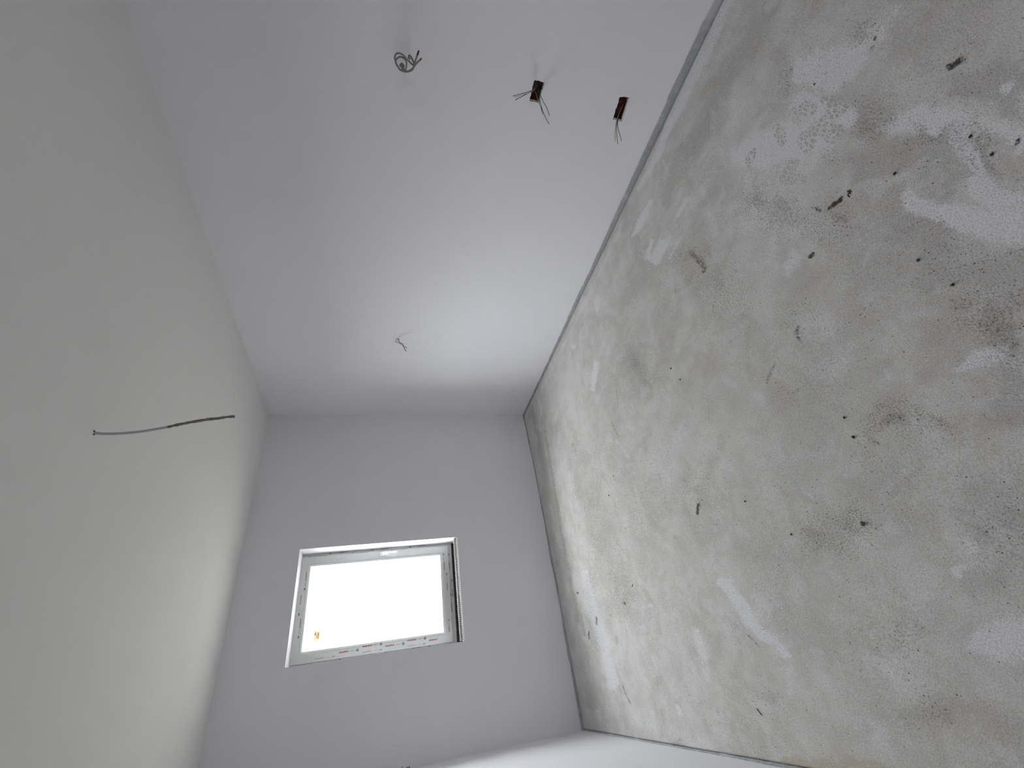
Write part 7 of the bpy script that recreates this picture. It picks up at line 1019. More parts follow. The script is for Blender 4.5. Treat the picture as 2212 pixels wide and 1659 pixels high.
ELL_GRIT = (
(1.812,3.247,-2.36,-3.77,-10.23,5.75,1),(1.726,3.192,-2.12,-3.38,-9.05,4.94,1),(1.644,3.14,-1.94,-3.09,-8.16,4.33,1),
(1.565,3.091,-1.81,-2.86,-7.47,3.86,1),(1.489,3.043,-1.7,-2.69,-6.93,3.47,1),(1.417,2.998,-1.61,-2.54,-6.48,3.15,1),
(1.348,2.954,-1.54,-2.43,-6.11,2.89,1),(1.219,2.935,-1.48,-2.32,-5.81,2.53,1),(1.097,2.917,-1.42,-2.22,-5.57,2.23,1),
(0.98,2.9,-1.38,-2.15,-5.36,1.97,1),(0.869,2.883,-1.34,-2.09,-5.19,1.74,1),(0.763,2.868,-1.31,-2.04,-5.05,1.54,1),
(0.608,2.888,-1.37,-2.13,-5.32,1.36,1),(0.46,2.907,-1.44,-2.22,-5.6,1.17,1),(0.318,2.925,-1.5,-2.31,-5.89,0.97,1),
(1.096,2.42,-1.48,-2.28,-4.85,2.29,0.8),(0.887,2.317,-1.57,-2.41,-4.96,2.05,0.8),(0.704,2.227,-1.67,-2.54,-5.07,1.81,0.8),
(0.537,3.275,-3.45,-5.39,-15.12,3.16,1),(0.49,3.287,-3.48,-5.45,-15.33,3,1),(0.443,3.298,-3.52,-5.5,-15.54,2.83,1),
(0.397,3.309,-3.56,-5.55,-15.75,2.67,1),(0.352,3.32,-3.59,-5.61,-15.96,2.5,1),(0.307,3.331,-3.63,-5.66,-16.17,2.33,1),
(0.262,3.342,-3.66,-5.71,-16.39,2.16,1),(0.218,3.353,-3.7,-5.77,-16.61,1.98,1),(0.175,3.364,-3.74,-5.82,-16.82,1.81,1),
(0.131,3.375,-3.77,-5.88,-17.04,1.63,1),(0.089,3.385,-3.81,-5.93,-17.26,1.45,1),(1.597,1.886,-2.48,-3.8,-6.48,5.21,0.9),
(1.457,1.85,-2.68,-4.09,-6.89,5.2,0.9),(1.327,1.818,-2.89,-4.4,-7.31,5.17,0.9),(0.495,0.872,-13.8,-20.16,-19.44,11.19,1),
(0.487,0.837,-12.41,-18.1,-16.97,9.94,1),(0.48,0.803,-11.37,-16.57,-15.11,9.01,1),(0.466,0.786,-12.7,-18.5,-16.62,9.86,1),
(0.453,0.769,-14.27,-20.77,-18.4,10.87,1),(0.44,0.753,-16.16,-23.5,-20.53,12.07,1),(0.428,0.737,-18.46,-26.83,-23.11,13.53,1),
(0.416,0.722,-21.32,-30.97,-26.32,15.33,1),(0.459,0.965,-9.58,-14.03,-14.53,7.41,0.8),(1.633,1.129,-3.2,-4.8,-5.46,6.71,0.8),
(1.475,1.114,-3.51,-5.25,-5.92,6.73,0.8),(1.331,1.101,-3.83,-5.71,-6.41,6.73,0.8),(0.988,0.872,-7.2,-10.62,-10.14,9.82,0.7),
(0.629,0.466,-12.29,-17.79,-11.58,11.68,1),(0.58,0.467,-12.88,-18.64,-12.16,11.54,1),(0.532,0.468,-13.49,-19.5,-12.75,11.38,1),
(0.778,0.434,-11.13,-16.15,-10.09,12.41,0.8),(1.016,0.245,-28.62,-41.5,-19.86,39.27,0.9),(0.993,0.242,-27.57,-39.95,-19.02,37.11,0.9),
(0.97,0.238,-26.65,-38.61,-18.28,35.19,0.9),(0.948,0.235,-25.84,-37.42,-17.63,33.49,0.9),(0.929,0.225,-26.66,-38.58,-17.91,34.01,0.9),
(0.912,0.216,-27.49,-39.76,-18.18,34.53,0.9),(0.895,0.207,-28.33,-40.96,-18.46,35.05,0.9),(1.187,0.303,-45.7,-66.59,-34.67,71.4,0.9),
(1.175,0.3,-45.02,-65.57,-34.02,69.75,0.9),(1.164,0.298,-44.37,-64.61,-33.4,68.18,0.9),(1.152,0.295,-43.76,-63.71,-32.81,66.7,0.9),
(1.141,0.293,-43.19,-62.86,-32.26,65.29,0.9),(1.13,0.29,-42.65,-62.06,-31.73,63.94,0.9),(1.119,0.288,-42.14,-61.3,-31.24,62.67,0.9),
(1.108,0.285,-41.66,-60.58,-30.76,61.45,0.9),(1.098,0.283,-41.2,-59.9,-30.31,60.29,0.9),(1.087,0.28,-40.77,-59.25,-29.88,59.18,0.9),
(1.077,0.278,-40.36,-58.64,-29.47,58.11,0.9),(1.067,0.275,-39.97,-58.06,-29.08,57.09,0.9),(1.056,0.273,-39.6,-57.51,-28.71,56.12,0.9),
(1.046,0.271,-39.24,-56.98,-28.35,55.18,0.9),(1.037,0.269,-38.91,-56.48,-28.01,54.28,0.9),(1.022,0.272,-39.27,-56.99,-28.41,54.16,0.9),
(1.007,0.275,-39.64,-57.51,-28.82,54.04,0.9),(0.993,0.278,-40,-58.03,-29.22,53.91,0.9),(0.979,0.281,-40.37,-58.56,-29.63,53.78,0.9),
(0.965,0.284,-40.74,-59.08,-30.04,53.64,0.9),(0.951,0.287,-41.11,-59.61,-30.46,53.5,0.9),(0.937,0.29,-41.48,-60.14,-30.87,53.36,0.9),
(0.923,0.293,-41.86,-60.67,-31.29,53.21,0.9),(0.91,0.296,-42.23,-61.21,-31.72,53.06,0.9),(0.896,0.299,-42.61,-61.74,-32.14,52.91,0.9),
(0.883,0.302,-42.99,-62.28,-32.57,52.75,0.9),(0.962,0.443,-38.94,-56.71,-35.67,51.35,0.8),(0.951,0.438,-38.76,-56.43,-35.31,50.65,0.8),
(0.941,0.433,-38.59,-56.17,-34.96,49.98,0.8),(0.93,0.429,-38.44,-55.93,-34.62,49.32,0.8),(0.92,0.425,-38.29,-55.7,-34.3,48.7,0.8),
(0.91,0.42,-38.16,-55.48,-33.99,48.09,0.8),(0.9,0.416,-38.03,-55.28,-33.69,47.5,0.8),(0.89,0.412,-37.91,-55.09,-33.4,46.93,0.8),
(0.88,0.407,-37.8,-54.91,-33.12,46.38,0.8),(0.87,0.403,-37.69,-54.74,-32.85,45.85,0.8),(0.861,0.399,-37.59,-54.59,-32.6,45.33,0.8),
(0.852,0.395,-37.5,-54.44,-32.35,44.83,0.8),(0.842,0.391,-37.42,-54.3,-32.11,44.34,0.8),(0.833,0.387,-37.34,-54.17,-31.88,43.87,0.8),
(0.824,0.383,-37.27,-54.05,-31.65,43.41,0.8),(0.816,0.38,-37.2,-53.94,-31.44,42.96,0.8),(0.807,0.376,-37.14,-53.84,-31.23,42.53,0.8),
(0.798,0.372,-37.08,-53.74,-31.02,42.11,0.8),(0.786,0.368,-36.73,-53.21,-30.55,41.2,0.8),(0.774,0.364,-36.4,-52.72,-30.11,40.33,0.8),
(0.762,0.36,-36.09,-52.25,-29.69,39.51,0.8),(0.75,0.356,-35.81,-51.82,-29.29,38.73,0.8),(0.738,0.352,-35.54,-51.42,-28.91,37.98,0.8),
(0.727,0.348,-35.29,-51.04,-28.55,37.26,0.8),(0.716,0.344,-35.06,-50.69,-28.21,36.58,0.8),(0.705,0.34,-34.84,-50.36,-27.89,35.92,0.8),
(0.694,0.337,-34.64,-50.05,-27.58,35.3,0.8),(1.22,0.602,-6.41,-9.42,-7.03,10.33,0.9),(1.175,0.571,-8.54,-12.54,-9.08,13.33,0.9),
(1.132,0.542,-12.13,-17.76,-12.48,18.32,0.9),(1.338,0.683,-6.83,-10.09,-8.13,11.93,0.8),(1.391,0.698,-7.1,-10.5,-8.57,12.83,0.8),
(1.447,0.713,-7.44,-11.01,-9.11,13.91,0.8),(1.506,0.729,-7.86,-11.65,-9.77,15.21,0.8),(0.261,1.276,-7.98,-11.73,-15.01,4.43,0.9),
(0.255,1.218,-8.51,-12.49,-15.43,4.65,0.9),(0.249,1.164,-9.06,-13.28,-15.84,4.88,0.9),(0.243,1.113,-9.62,-14.08,-16.25,5.12,0.9),
(0.63,1.88,-3.06,-4.61,-7.99,3.03,0.8),(-0.074,1.168,-9.36,-13.63,-16.42,1.64,0.8),(-0.26,1.226,-8.55,-12.43,-15.58,-0.3,0.8),
(0.146,0.767,-10.82,-15.66,-13.92,4.53,0.7),(-0.219,1.839,-6.39,-9.46,-16.36,0.07,0.6),(-0.403,2.609,-9.45,-14.25,-33.28,-1.94,0.8),
(-0.004,1.865,-7.29,-10.84,-18.89,1.88,0.7),(1.347,0.306,-10,-14.61,-7.62,17.38,0.7),(1.805,0.367,-13.55,-20,-11.25,30.45,0.7),
(1.601,0.167,-12.76,-18.67,-7.73,25.68,0.7),
)

def build_floor():
    nx, ny = 430, 800
    gap = .009
    ys = np.linspace(Y_BACK + .01, Y_WIN - .004, ny)
    V = np.zeros((ny, nx, 3), dtype=np.float32)
    for j, y in enumerate(ys):
        x0, x1 = wall_x_left(y) + gap, wall_x_right(y) - gap - .006
        xs = np.linspace(x0, x1, nx); V[j, :, 0] = xs; V[j, :, 1] = y
    # last rows follow the window wall
    for j in range(ny - 40, ny):
        k = (j - (ny - 41))/40
        for i in range(0, nx):
            x = V[j, i, 0]; lim = front_y(x, 0) - gap
            y0 = ys[ny - 41]; V[j, i, 1] = y0 + (lim - y0)*k
    X, Y = V[:, :, 0], V[:, :, 1]
    # the screed is hand floated: gentle unevenness
    V[:, :, 2] = .0008*np.sin(X*7 + 1.3*np.sin(Y*4)) + .0008*np.sin(Y*9 + X*3)
    verts = V.reshape(-1, 3)
    idx = np.arange(nx*ny).reshape(ny, nx)
    quads = np.stack([idx[:-1, :-1], idx[:-1, 1:], idx[1:, 1:], idx[1:, :-1]], -1).reshape(-1, 4)
    # skirt down into the joint, and the slab below
    border = list(idx[0, :]) + list(idx[1:, -1]) + list(idx[-1, -2::-1]) + list(idx[-2:0:-1, 0])
    bv = verts[border].copy(); bv[:, 2] -= .05
    base = len(verts)
    allv = np.vstack([verts, bv, np.array([(-.6, Y_BACK - .1, -.045), (2.75, Y_BACK - .1, -.045), (2.75, 4.02, -.045), (-.6, 4.02, -.045)], dtype=np.float32)])
    n = len(border); k = np.arange(n)
    sk = np.stack([np.array(border), base + k, base + (k+1) % n, np.array(border)[(k+1) % n]], -1)
    slab = np.array([[base + n, base + n + 1, base + n + 2, base + n + 3]])
    faces = np.vstack([quads, sk, slab])
    me = bpy.data.meshes.new('floor')
    me.from_pydata(allv.tolist(), [], faces.tolist())
    me.polygons.foreach_set('use_smooth', np.concatenate([np.ones(len(quads)), np.zeros(n + 1)]).astype(bool))
    for nm, ells, amp, soft in (('dust', ELL_DUST, .014, 1.3), ('dirt', ELL_DIRT, .008, 1.3), ('tint', ELL_TINT, .02, 1.6), ('damp', ELL_DAMP, .05, 1.7), ('tread', ELL_TREAD, .006, 1.0), ('grit', ELL_GRIT, .04, 1.8)):
        a = me.attributes.new(nm, 'FLOAT', 'POINT')
        f_ = np.zeros(len(allv), dtype=np.float32); f_[:nx*ny] = ell_field(X, Y, ells, amp, len(nm)*7, soft).ravel()
        a.data.foreach_set('value', f_)
    me.update()
    o = link_mesh('floor', me, M_FLOOR)
    return struct(o, 'bare grey concrete screed floor with boot prints, pale plaster dust and dirt', 'floor')
build_floor()

def grid_wall(fn, us, vs, skip=lambda u0, u1, v0, v1: False):
    bm = bmesh.new(); g = {}
    for j, v in enumerate(vs):
        for i, u in enumerate(us): g[i, j] = bm.verts.new(fn(u, v))
    for j in range(len(vs)-1):
        for i in range(len(us)-1):
            if skip(us[i], us[i+1], vs[j], vs[j+1]): continue
            bm.faces.new((g[i, j], g[i+1, j], g[i+1, j+1], g[i, j+1]))
    for v in [v for v in bm.verts if not v.link_faces]: bm.verts.remove(v)
    return bm

def wall_front():
    us = [-.5, -.405] + [-.405 + (OX0 + .405)*k/8 for k in range(1, 9)] + [OX0 + (OX1-OX0)*k/8 for k in range(1, 9)] + [OX1 + (2.45-OX1)*k/14 for k in range(1, 15)] + [2.7]
    vs = [-.045] + [OZ0*k/8 for k in range(0, 9)] + [OZ0 + (OZ1-OZ0)*k/4 for k in range(1, 5)] + [OZ1 + (Z_CEIL-OZ1)*k/3 for k in range(1, 4)] + [2.75]
    bm = grid_wall(lambda x, z: (x, front_y(x, z), z), us, vs,
                   lambda u0, u1, v0, v1: u0 >= OX0-1e-6 and u1 <= OX1+1e-6 and v0 >= OZ0-1e-6 and v1 <= OZ1+1e-6)
    for f_ in bm.faces: f_.smooth = True
    # reveals, room side to outside
    def quad(*p, mi=0):
        f_ = bm.faces.new([bm.verts.new(q) for q in p]); f_.material_index = mi
    Y0, Y1 = Y_WIN, 4.265
    quad((OX1, Y0, OZ0), (OX1, Y1, OZ0), (OX1, Y1, OZ1), (OX1, Y0, OZ1))
    quad((OX0, Y0, OZ1), (OX0, Y1, OZ1), (OX0, Y1, OZ0), (OX0, Y0, OZ0))
    quad((OX0, Y0, OZ1), (OX1, Y0, OZ1), (OX1, Y1, OZ1), (OX0, Y1, OZ1))
    quad((OX0, Y0, OZ0), (OX0, Y1, OZ0), (OX1, Y1, OZ0), (OX1, Y0, OZ0), mi=1)
    # masonry behind the plaster
    Ya, Yb = Y_WIN + .012, 4.265
    add_box(bm, (-.7, Ya, -.1), (OX0-.001, Yb, 2.8)); add_box(bm, (OX1+.001, Ya, -.1), (2.8, Yb, 2.8))
    add_box(bm, (OX0-.001, Ya, -.1), (OX1+.001, Yb, OZ0-.001)); add_box(bm, (OX0-.001, Ya, OZ1+.001), (OX1+.001, Yb, 2.8))
    add_box(bm, (OX0-.0005, Y_WIN, OZ0-.002), (OX1+.0005, Y_WIN+.012, .848))
    add_box(bm, (OX0-.0005, 4.192, OZ0-.001), (OX1+.0005, 4.264, .897), mi=1)
    o = obj('wall_front', bm, [M_WALL, M_MORTAR])
    return struct(o, 'pale lilac-white plastered wall holding the small window', 'wall')
wall_front()

HOLES = (
('first',((0.7982,0.8124),(0.7986,0.7548),(0.8962,0.758),(0.8962,0.8119))),
('second',((0.7819,0.3188),(0.7756,0.2615),(0.8969,0.2507),(0.8984,0.3125))),
)
def wall_right():
    cells = {}
    for n_, poly in HOLES:
        ys = [p[0] for p in poly]; zs = [p[1] for p in poly]
        cells[n_] = (min(ys)-.02, max(ys)+.02, min(zs)-.02, max(zs)+.02)
    a0 = min(c[0] for c in cells.values()); a1 = max(c[1] for c in cells.values())
    us = [Y_BACK - .1, a0, a1, 1.8, 2.6, 3.3, 4.02]
    f1, s1 = cells['first'], cells['second']
    vs = [-.045, s1[2], s1[3], f1[2], f1[3], 1.7, 2.75]
    def skip(u0, u1, v0, v1):
        return abs(u0-a0) < 1e-6 and (abs(v0-f1[2]) < 1e-6 or abs(v0-s1[2]) < 1e-6)
    P = lambda y, z: (wall_x_right(y), y, z)
    bm = grid_wall(P, us, vs, skip)
    outlines = {}
    for n_, poly in HOLES:
        z0, z1 = cells[n_][2], cells[n_][3]
        # jagged outline
        k = 9; out = []
        for e in range(4):
            pa, pb = poly[e], poly[(e+1) % 4]
            for q in range(k):
                t_ = q/k; y = pa[0]*(1-t_) + pb[0]*t_; z = pa[1]*(1-t_) + pb[1]*t_
                j = .0022 if q else .001
                out.append((y + random.uniform(-j, j), z + random.uniform(-j, j)))
        outlines[n_] = out
        cy_ = sum(p[0] for p in out)/len(out); cz_ = sum(p[1] for p in out)/len(out)
        rim = []
        for (y, z) in out:     # radial projection onto the cell border
            dy, dz = y-cy_, z-cz_
            ty = ((a1-cy_)/dy if dy > 0 else (a0-cy_)/dy) if abs(dy) > 1e-9 else 1e9
            tz = ((z1-cz_)/dz if dz > 0 else (z0-cz_)/dz) if abs(dz) > 1e-9 else 1e9
            t_ = min(ty, tz); rim.append((cy_+dy*t_, cz_+dz*t_))
        corners = [(a0, z0), (a0, z1), (a1, z0), (a1, z1)]
        for c_ in corners:      # snap the nearest rim point to each corner
            i_ = min(range(len(rim)), key=lambda q: (rim[q][0]-c_[0])**2 + (rim[q][1]-c_[1])**2); rim[i_] = c_
        vi = [bm.verts.new(P(*p)) for p in out]; vr = [bm.verts.new(P(*p)) for p in rim]
        N = len(out)
        for q in range(N): bm.faces.new((vr[q], vr[(q+1) % N], vi[(q+1) % N], vi[q]))
    bmesh.ops.recalc_face_normals(bm, faces=bm.faces[:])
    add_box(bm, (wall_x_right(Y_BACK) + .12, Y_BACK-.1, -.1), (2.9, 4.2, 2.8))
    o = obj('wall_right', bm, M_WALL)
    struct(o, 'long white plastered wall with cable outlets and two open socket boxes', 'wall')
    return outlines
OUTLINES = wall_right()

bm = bmesh.new()
v = [bm.verts.new(p) for p in ((wall_x_left(Y_BACK-.1), Y_BACK-.1, -.045), (wall_x_left(4.02), 4.02, -.045), (wall_x_left(4.02), 4.02, 2.75), (wall_x_left(Y_BACK-.1), Y_BACK-.1, 2.75))]
bm.faces.new(v)
add_box(bm, (-.75, Y_BACK-.1, -.1), (-.50, 4.2, 2.8))
struct(obj('wall_left', bm, M_WALL), 'white plastered wall at the lower edge of the picture', 'wall')
bm = bmesh.new()
v = [bm.verts.new(p) for p in ((-.5, Y_BACK-.1, Z_CEIL), (-.5, 4.02, Z_CEIL), (2.7, 4.02, Z_CEIL), (2.7, Y_BACK-.1, Z_CEIL))]
bm.faces.new(v); add_box(bm, (-.75, Y_BACK-.1, Z_CEIL+.12), (2.9, 4.265, 2.9))
struct(obj('ceiling', bm, M_CEIL), 'plain off-white painted ceiling with one hanging cable', 'ceiling')
bm = bmesh.new()   # unseen wall; small square opening added high up to let in fill light
BX0, BX1, BZ0, BZ1 = .80, 1.20, 1.70, 2.10
add_box(bm, (-.6, Y_BACK-.12, -.1), (BX0, Y_BACK, 2.75)); add_box(bm, (BX1, Y_BACK-.12, -.1), (2.75, Y_BACK, 2.75))
add_box(bm, (BX0, Y_BACK-.12, -.1), (BX1, Y_BACK, BZ0)); add_box(bm, (BX0, Y_BACK-.12, BZ1), (BX1, Y_BACK, 2.75))
struct(obj('wall_back', bm, M_WALL), 'white plastered wall behind the camera', 'wall')

# ---------------------------------------------------------------- perimeter foam strips
def edge_strip(name, label, length, pos, inward, height, thick=.006, seed=0, rag=.003):
    """pos(s) -> base point on the wall line; a ragged foam strip standing against the wall"""
    n = int(length/.012); bm = bmesh.new(); prev = None
    for i in range(n+1):
        s = length*i/n; b = Vector(pos(s)); inn = Vector(inward)
        nz = noise.noise(Vector((s*9 + seed, seed, 0)))*rag*1.6 + noise.noise(Vector((s*60 + seed, 3, seed)))*rag
        step = (rag*1.5 if math.sin(s*3.1 + seed) + math.sin(s*7.7 + seed*2) > .9 else 0)
        h = height(s) + nz + step; th = thick*(1 + .35*noise.noise(Vector((s*25, seed, 9))))
        lift = .0007 + abs(noise.noise(Vector((s*14, 7, seed))))*.0025
        ring = [bm.verts.new(b + inn*.0005 + Vector((0, 0, -.03))), bm.verts.new(b + inn*(lift + th) + Vector((0, 0, -.03))),
                bm.verts.new(b + inn*(lift + th) + Vector((0, 0, h*.93))), bm.verts.new(b + inn*(lift + th*.6) + Vector((0, 0, h))), bm.verts.new(b + inn*.0005 + Vector((0, 0, h*.97)))]
        if prev:
            for k in range(5): bm.faces.new((prev[k], prev[(k+1) % 5], ring[(k+1) % 5], ring[k]))
        else: bm.faces.new(ring)
        prev = ring
    bm.faces.new(prev[::-1])
    bmesh.ops.recalc_face_normals(bm, faces=bm.faces[:])
    return struct(obj(name, bm, M_FOAM), label, 'edge strip')

def lerp_tab(tab):
    def f_(s):
        for (a, b), (c, d) in zip(tab[:-1], tab[1:]):
            if s <= c: return b + (d-b)*(s-a)/(c-a)
        return tab[-1][1]
    return f_
edge_strip('trim_1', 'ragged grey foam edge strip between floor and right wall', Y_WIN - Y_BACK - .02, lambda s: (wall_x_right(Y_BACK + .01 + s), Y_BACK + .01 + s, 0), (-1, 0, 0),
           lerp_tab(((0, .04), (2.7, .038), (3.1, .034), (3.7, .024), (4.2, .020), (5.1, .013), (6.0, .012), (6.4, .015))), .006, 1.0)
edge_strip('trim_2', 'thin dark foam edge strip between floor and window wall', 2.83, lambda s: (-.402 + s, front_y(-.402 + s, 0), 0), (0, -1, 0),
           lerp_tab(((0, .022), (.5, .016), (1.2, .012), (2.1, .006), (2.83, .01))), .005, 5.0)
edge_strip('trim_3', 'ragged dark foam edge strip between floor and left wall', Y_WIN - Y_BACK - .06, lambda s: (wall_x_left(Y_BACK + .01 + s), Y_BACK + .01 + s, 0), (1, 0, 0),
           lerp_tab(((0, .01), (5.8, .009), (6.35, .012))), .006, 9.0)

# ---------------------------------------------------------------- window
win = bpy.data.objects.new('window_1', None); COL.objects.link(win); win.location = ((OX0+OX1)/2, FRAME_Y, OZ0)
struct(win, 'small tilt window with printed protective foil, facing a white sky', 'window')
def frame_ring(outer, inner, y0, y1, steps=()):
    """rectangular ring; outer/inner = (x0, x1, z0, z1)"""
    bm = bmesh.new()
    def rect(r, y): return [bm.verts.new(p) for p in ((r[0], y, r[2]), (r[1], y, r[2]), (r[1], y, r[3]), (r[0], y, r[3]))]
    loops = [rect(outer, y1), rect(outer, y0)] + [rect(r, y) for r, y in steps] + [rect(inner, y0), rect(inner, y1)]
    for a, b in zip(loops, loops[1:] + loops[:1]):
        for k in range(4): bm.faces.new((a[k], a[(k+1) % 4], b[(k+1) % 4], b[k]))
    bmesh.ops.recalc_face_normals(bm, faces=bm.faces[:])
    es = [e for e in bm.edges if e.is_manifold and e.calc_face_angle(0) > .3]
    bmesh.ops.bevel(bm, geom=es, offset=.0018, segments=2, affect='EDGES', profile=.6)
    return bm
FR_OUT = (.262, 1.150, .891, 2.205); SASH = (.318, 1.101, .927, 2.172); GLASS = (.398, 1.021, 1.002, 2.092)
window_frame = obj('window_frame', frame_ring(FR_OUT, (.350, 1.068, .962, 2.135), FRAME_Y, FRAME_Y + .07), M_PVC, win)
sash = obj('sash', frame_ring(SASH, (GLASS[0]-.018, GLASS[1]+.018, GLASS[2]-.018, GLASS[3]+.018), 4.155, 4.232), M_PVC, win)
bead = obj('glazing_bead', frame_ring((GLASS[0]-.018, GLASS[1]+.018, GLASS[2]-.018, GLASS[3]+.018), GLASS, 4.159, 4.188), M_PVC_IN, sash)
gk = obj('gasket', frame_ring((GLASS[0]-.002, GLASS[1]+.002, GLASS[2]-.002, GLASS[3]+.002), (GLASS[0]+.002, GLASS[1]-.002, GLASS[2]+.002, GLASS[3]-.002), 4.1885, 4.192), M_GASKET, sash)
bm = bmesh.new(); add_box(bm, (GLASS[0]-.012, 4.192, GLASS[2]-.012), (GLASS[1]+.012, 4.196, GLASS[3]+.012))
obj('glass_pane', bm, M_GLASS, sash)
# closing strips of the profile: small hinge covers on the left stile
for (z0, z1) in ((2.118, 2.172), (.958, 1.045)):
    obj('hinge_cover', bevelled_box((.3015, 4.160, z0), (.316, 4.1745, z1), .0015), M_PVC_IN, win)

# foil printing
PRINTS = (
(0.3584,1.8202,0.36,1.7484,0.017,'sash full'),(0.3763,1.6468,0.3801,1.5727,0.017,'sash full'),(0.3574,1.474,0.3599,1.3993,0.017,'sash full'),
(0.3732,1.3008,0.3768,1.226,0.017,'sash full'),(0.354,1.1269,0.3573,1.0541,0.017,'sash text'),(0.3386,1.9921,0.3381,1.9225,0.006,'sash full'),
(0.3374,1.645,0.339,1.5727,0.006,'sash full'),(0.3353,1.2972,0.336,1.2284,0.006,'sash full'),(0.3215,1.6122,0.3226,1.5357,0.016,'frame full'),
(0.3183,1.2619,0.3211,1.1886,0.016,'frame full'),(0.3209,1.9447,0.3229,1.8746,0.016,'frame full'),(1.1238,1.804,1.1253,1.8796,0.013,'frame full'),
(1.1237,1.4599,1.1245,1.5309,0.013,'frame full'),(1.1229,1.133,1.1224,1.2031,0.013,'frame full'),(1.1079,1.6335,1.1087,1.7026,0.006,'frame full'),
(1.1071,1.2899,1.108,1.3625,0.006,'frame full'),(1.107,1.9799,1.1073,2.0494,0.006,'frame full'),(0.9782,2.1203,0.9098,2.1162,0.011,'sash full'),
(0.8057,2.1404,0.7304,2.1365,0.011,'sash full'),(0.6317,2.1233,0.5639,2.1221,0.011,'sash full'),(0.6331,2.1715,0.5649,2.1663,0.01,'frame text'),
(0.4603,2.1449,0.4057,2.1448,0.01,'frame text'),(0.8899,0.9684,0.9609,0.9705,0.012,'sash full'),(0.7152,0.9502,0.787,0.9544,0.012,'sash full'),
(0.3942,0.9534,0.441,0.9554,0.012,'sash full'),(0.8939,0.9175,0.9616,0.9239,0.013,'frame full'),(0.6629,0.9015,0.7339,0.9036,0.013,'frame full'),
(0.5427,0.9206,0.6156,0.9284,0.013,'frame full'),
)
def word_mesh():
    cu = bpy.data.curves.new('word', 'FONT'); cu.body = 'aluplast'; cu.size = 1.0; cu.shear = .35; cu.offset = .022; cu.resolution_u = 2
    o = bpy.data.objects.new('word', cu); COL.objects.link(o)
    bpy.context.view_layer.update()
    me = bpy.data.meshes.new_from_object(o.evaluated_get(bpy.context.evaluated_depsgraph_get()))
    vs = [tuple(v.co) for v in me.vertices]; fs = [tuple(p.vertices) for p in me.polygons]
    bpy.data.objects.remove(o); bpy.data.curves.remove(cu); bpy.data.meshes.remove(me)
    x0 = min(v[0] for v in vs); x1 = max(v[0] for v in vs); y0 = min(v[1] for v in vs); y1 = max(v[1] for v in vs)
    return [((v[0]-x0)/(x1-x0), (v[1]-y0)/(y1-y0)) for v in vs], fs
WV, WF = word_mesh()
def prints(which, y, zoff, parent):
    bm = bmesh.new()
    for (ax, az, bx, bz, hh, kind) in PRINTS:
        if not kind.startswith(which): continue
        az += zoff; bz += zoff
        L = math.hypot(bx-ax, bz-az); dx, dz = (bx-ax)/L, (bz-az)/L; ux, uz = -dz, dx
        if abs(dx) > abs(dz): dx, dz = math.copysign(1, dx), 0
        else: dx, dz = 0, math.copysign(1, dz)
        ux, uz = -dz, dx
        def P(s, t, mi_y=y): return (ax + dx*s + ux*(t - hh/2), mi_y, az + dz*s + uz*(t - hh/2))
        vs = [bm.verts.new(P(v_[0]*L, v_[1]*hh)) for v_ in WV]
        for f_ in WF:
            try: bm.faces.new([vs[i] for i in f_]).material_index = 0
            except ValueError: pass
        if 'full' in kind:
            def rect(s0, s1, t0, t1):
                f_ = bm.faces.new([bm.verts.new(P(s, t)) for s, t in ((s0, t0), (s1, t0), (s1, t1), (s0, t1))]); f_.material_index = 1
            m_ = hh/2
            rect(L*1.20, L*1.24, m_-hh*.14, m_+hh*.14)
            for q in range(4): rect(L*(1.29+.085*q), L*(1.35+.085*q), m_-hh*.09, m_+hh*.07)
            for q in range(4): rect(L*1.80, L*2.04, hh*(.0+.27*q), hh*(.17+.27*q))
            rect(L*1.80, L*1.85, 0, hh); rect(L*1.94, L*1.98, 0, hh)
    o = obj('foil_print', bm, [M_RED, M_INK], parent)
    o['label'] = 'red lettering and grey marks printed on the foil'
    return o
prints('sash', 4.1542, 0, sash); prints('frame', 4.1742, 0, window_frame)

# handle
def px_plate():
    bm = bevelled_box((1.058, 4.144, 1.461), (1.088, 4.1549, 1.531), .003, 3); return bm
handle = obj('window_handle', px_plate(), M_HANDLE, sash)
bm = bmesh.new()
add_tube(bm, [(1.073, 4.146, 1.500), (1.073, 4.126, 1.500), (1.073, 4.108, 1.498)], .0095, 14)
add_tube(bm, [(1.073, 4.108, 1.510), (1.073, 4.106, 1.480), (1.073, 4.103, 1.430), (1.073, 4.100, 1.385)], .0088, 14, flat=.75)
obj('handle_lever', bm, M_HANDLE, sash, True)

# sticker on the pane, seen against the sky
M_STICKER = bpy.data.materials.new('translucent_sticker'); M_STICKER.use_nodes = True
n_ = M_STICKER.node_tree; n_.nodes.remove(n_.nodes['Principled BSDF'])
tl = n_.nodes.new('ShaderNodeBsdfTranslucent'); tl.inputs[0].default_value = (.33, .285, .22, 1)
tr = n_.nodes.new('ShaderNodeBsdfTransparent'); mx = n_.nodes.new('ShaderNodeMixShader'); mx.inputs[0].default_value = .995
n_.links.new(tr.outputs[0], mx.inputs[1]); n_.links.new(tl.outputs[0], mx.inputs[2]); n_.links.new(mx.outputs[0], n_.nodes['Material Output'].inputs[0])
bm = bmesh.new()
add_box(bm, (.466, 4.1912, 1.975), (.534, 4.1918, 2.020), 0)
for (a, b, c, d) in ((.478, .522, 1.982, 1.990), (.484, .512, 1.996, 2.001), (.500, .526, 2.005, 2.012)): add_box(bm, (a, 4.1906, c), (b, 4.1911, d), 1)
M_STINK = plain('sticker_ink', (.7, .5, .36), .6)
st = obj('sticker', bm, [M_STICKER, M_STINK], sash); st['label'] = 'small beige paper sticker on the glass'
for c_ in win.children: c_.matrix_parent_inverse = Matrix.Translation(win.location).inverted()

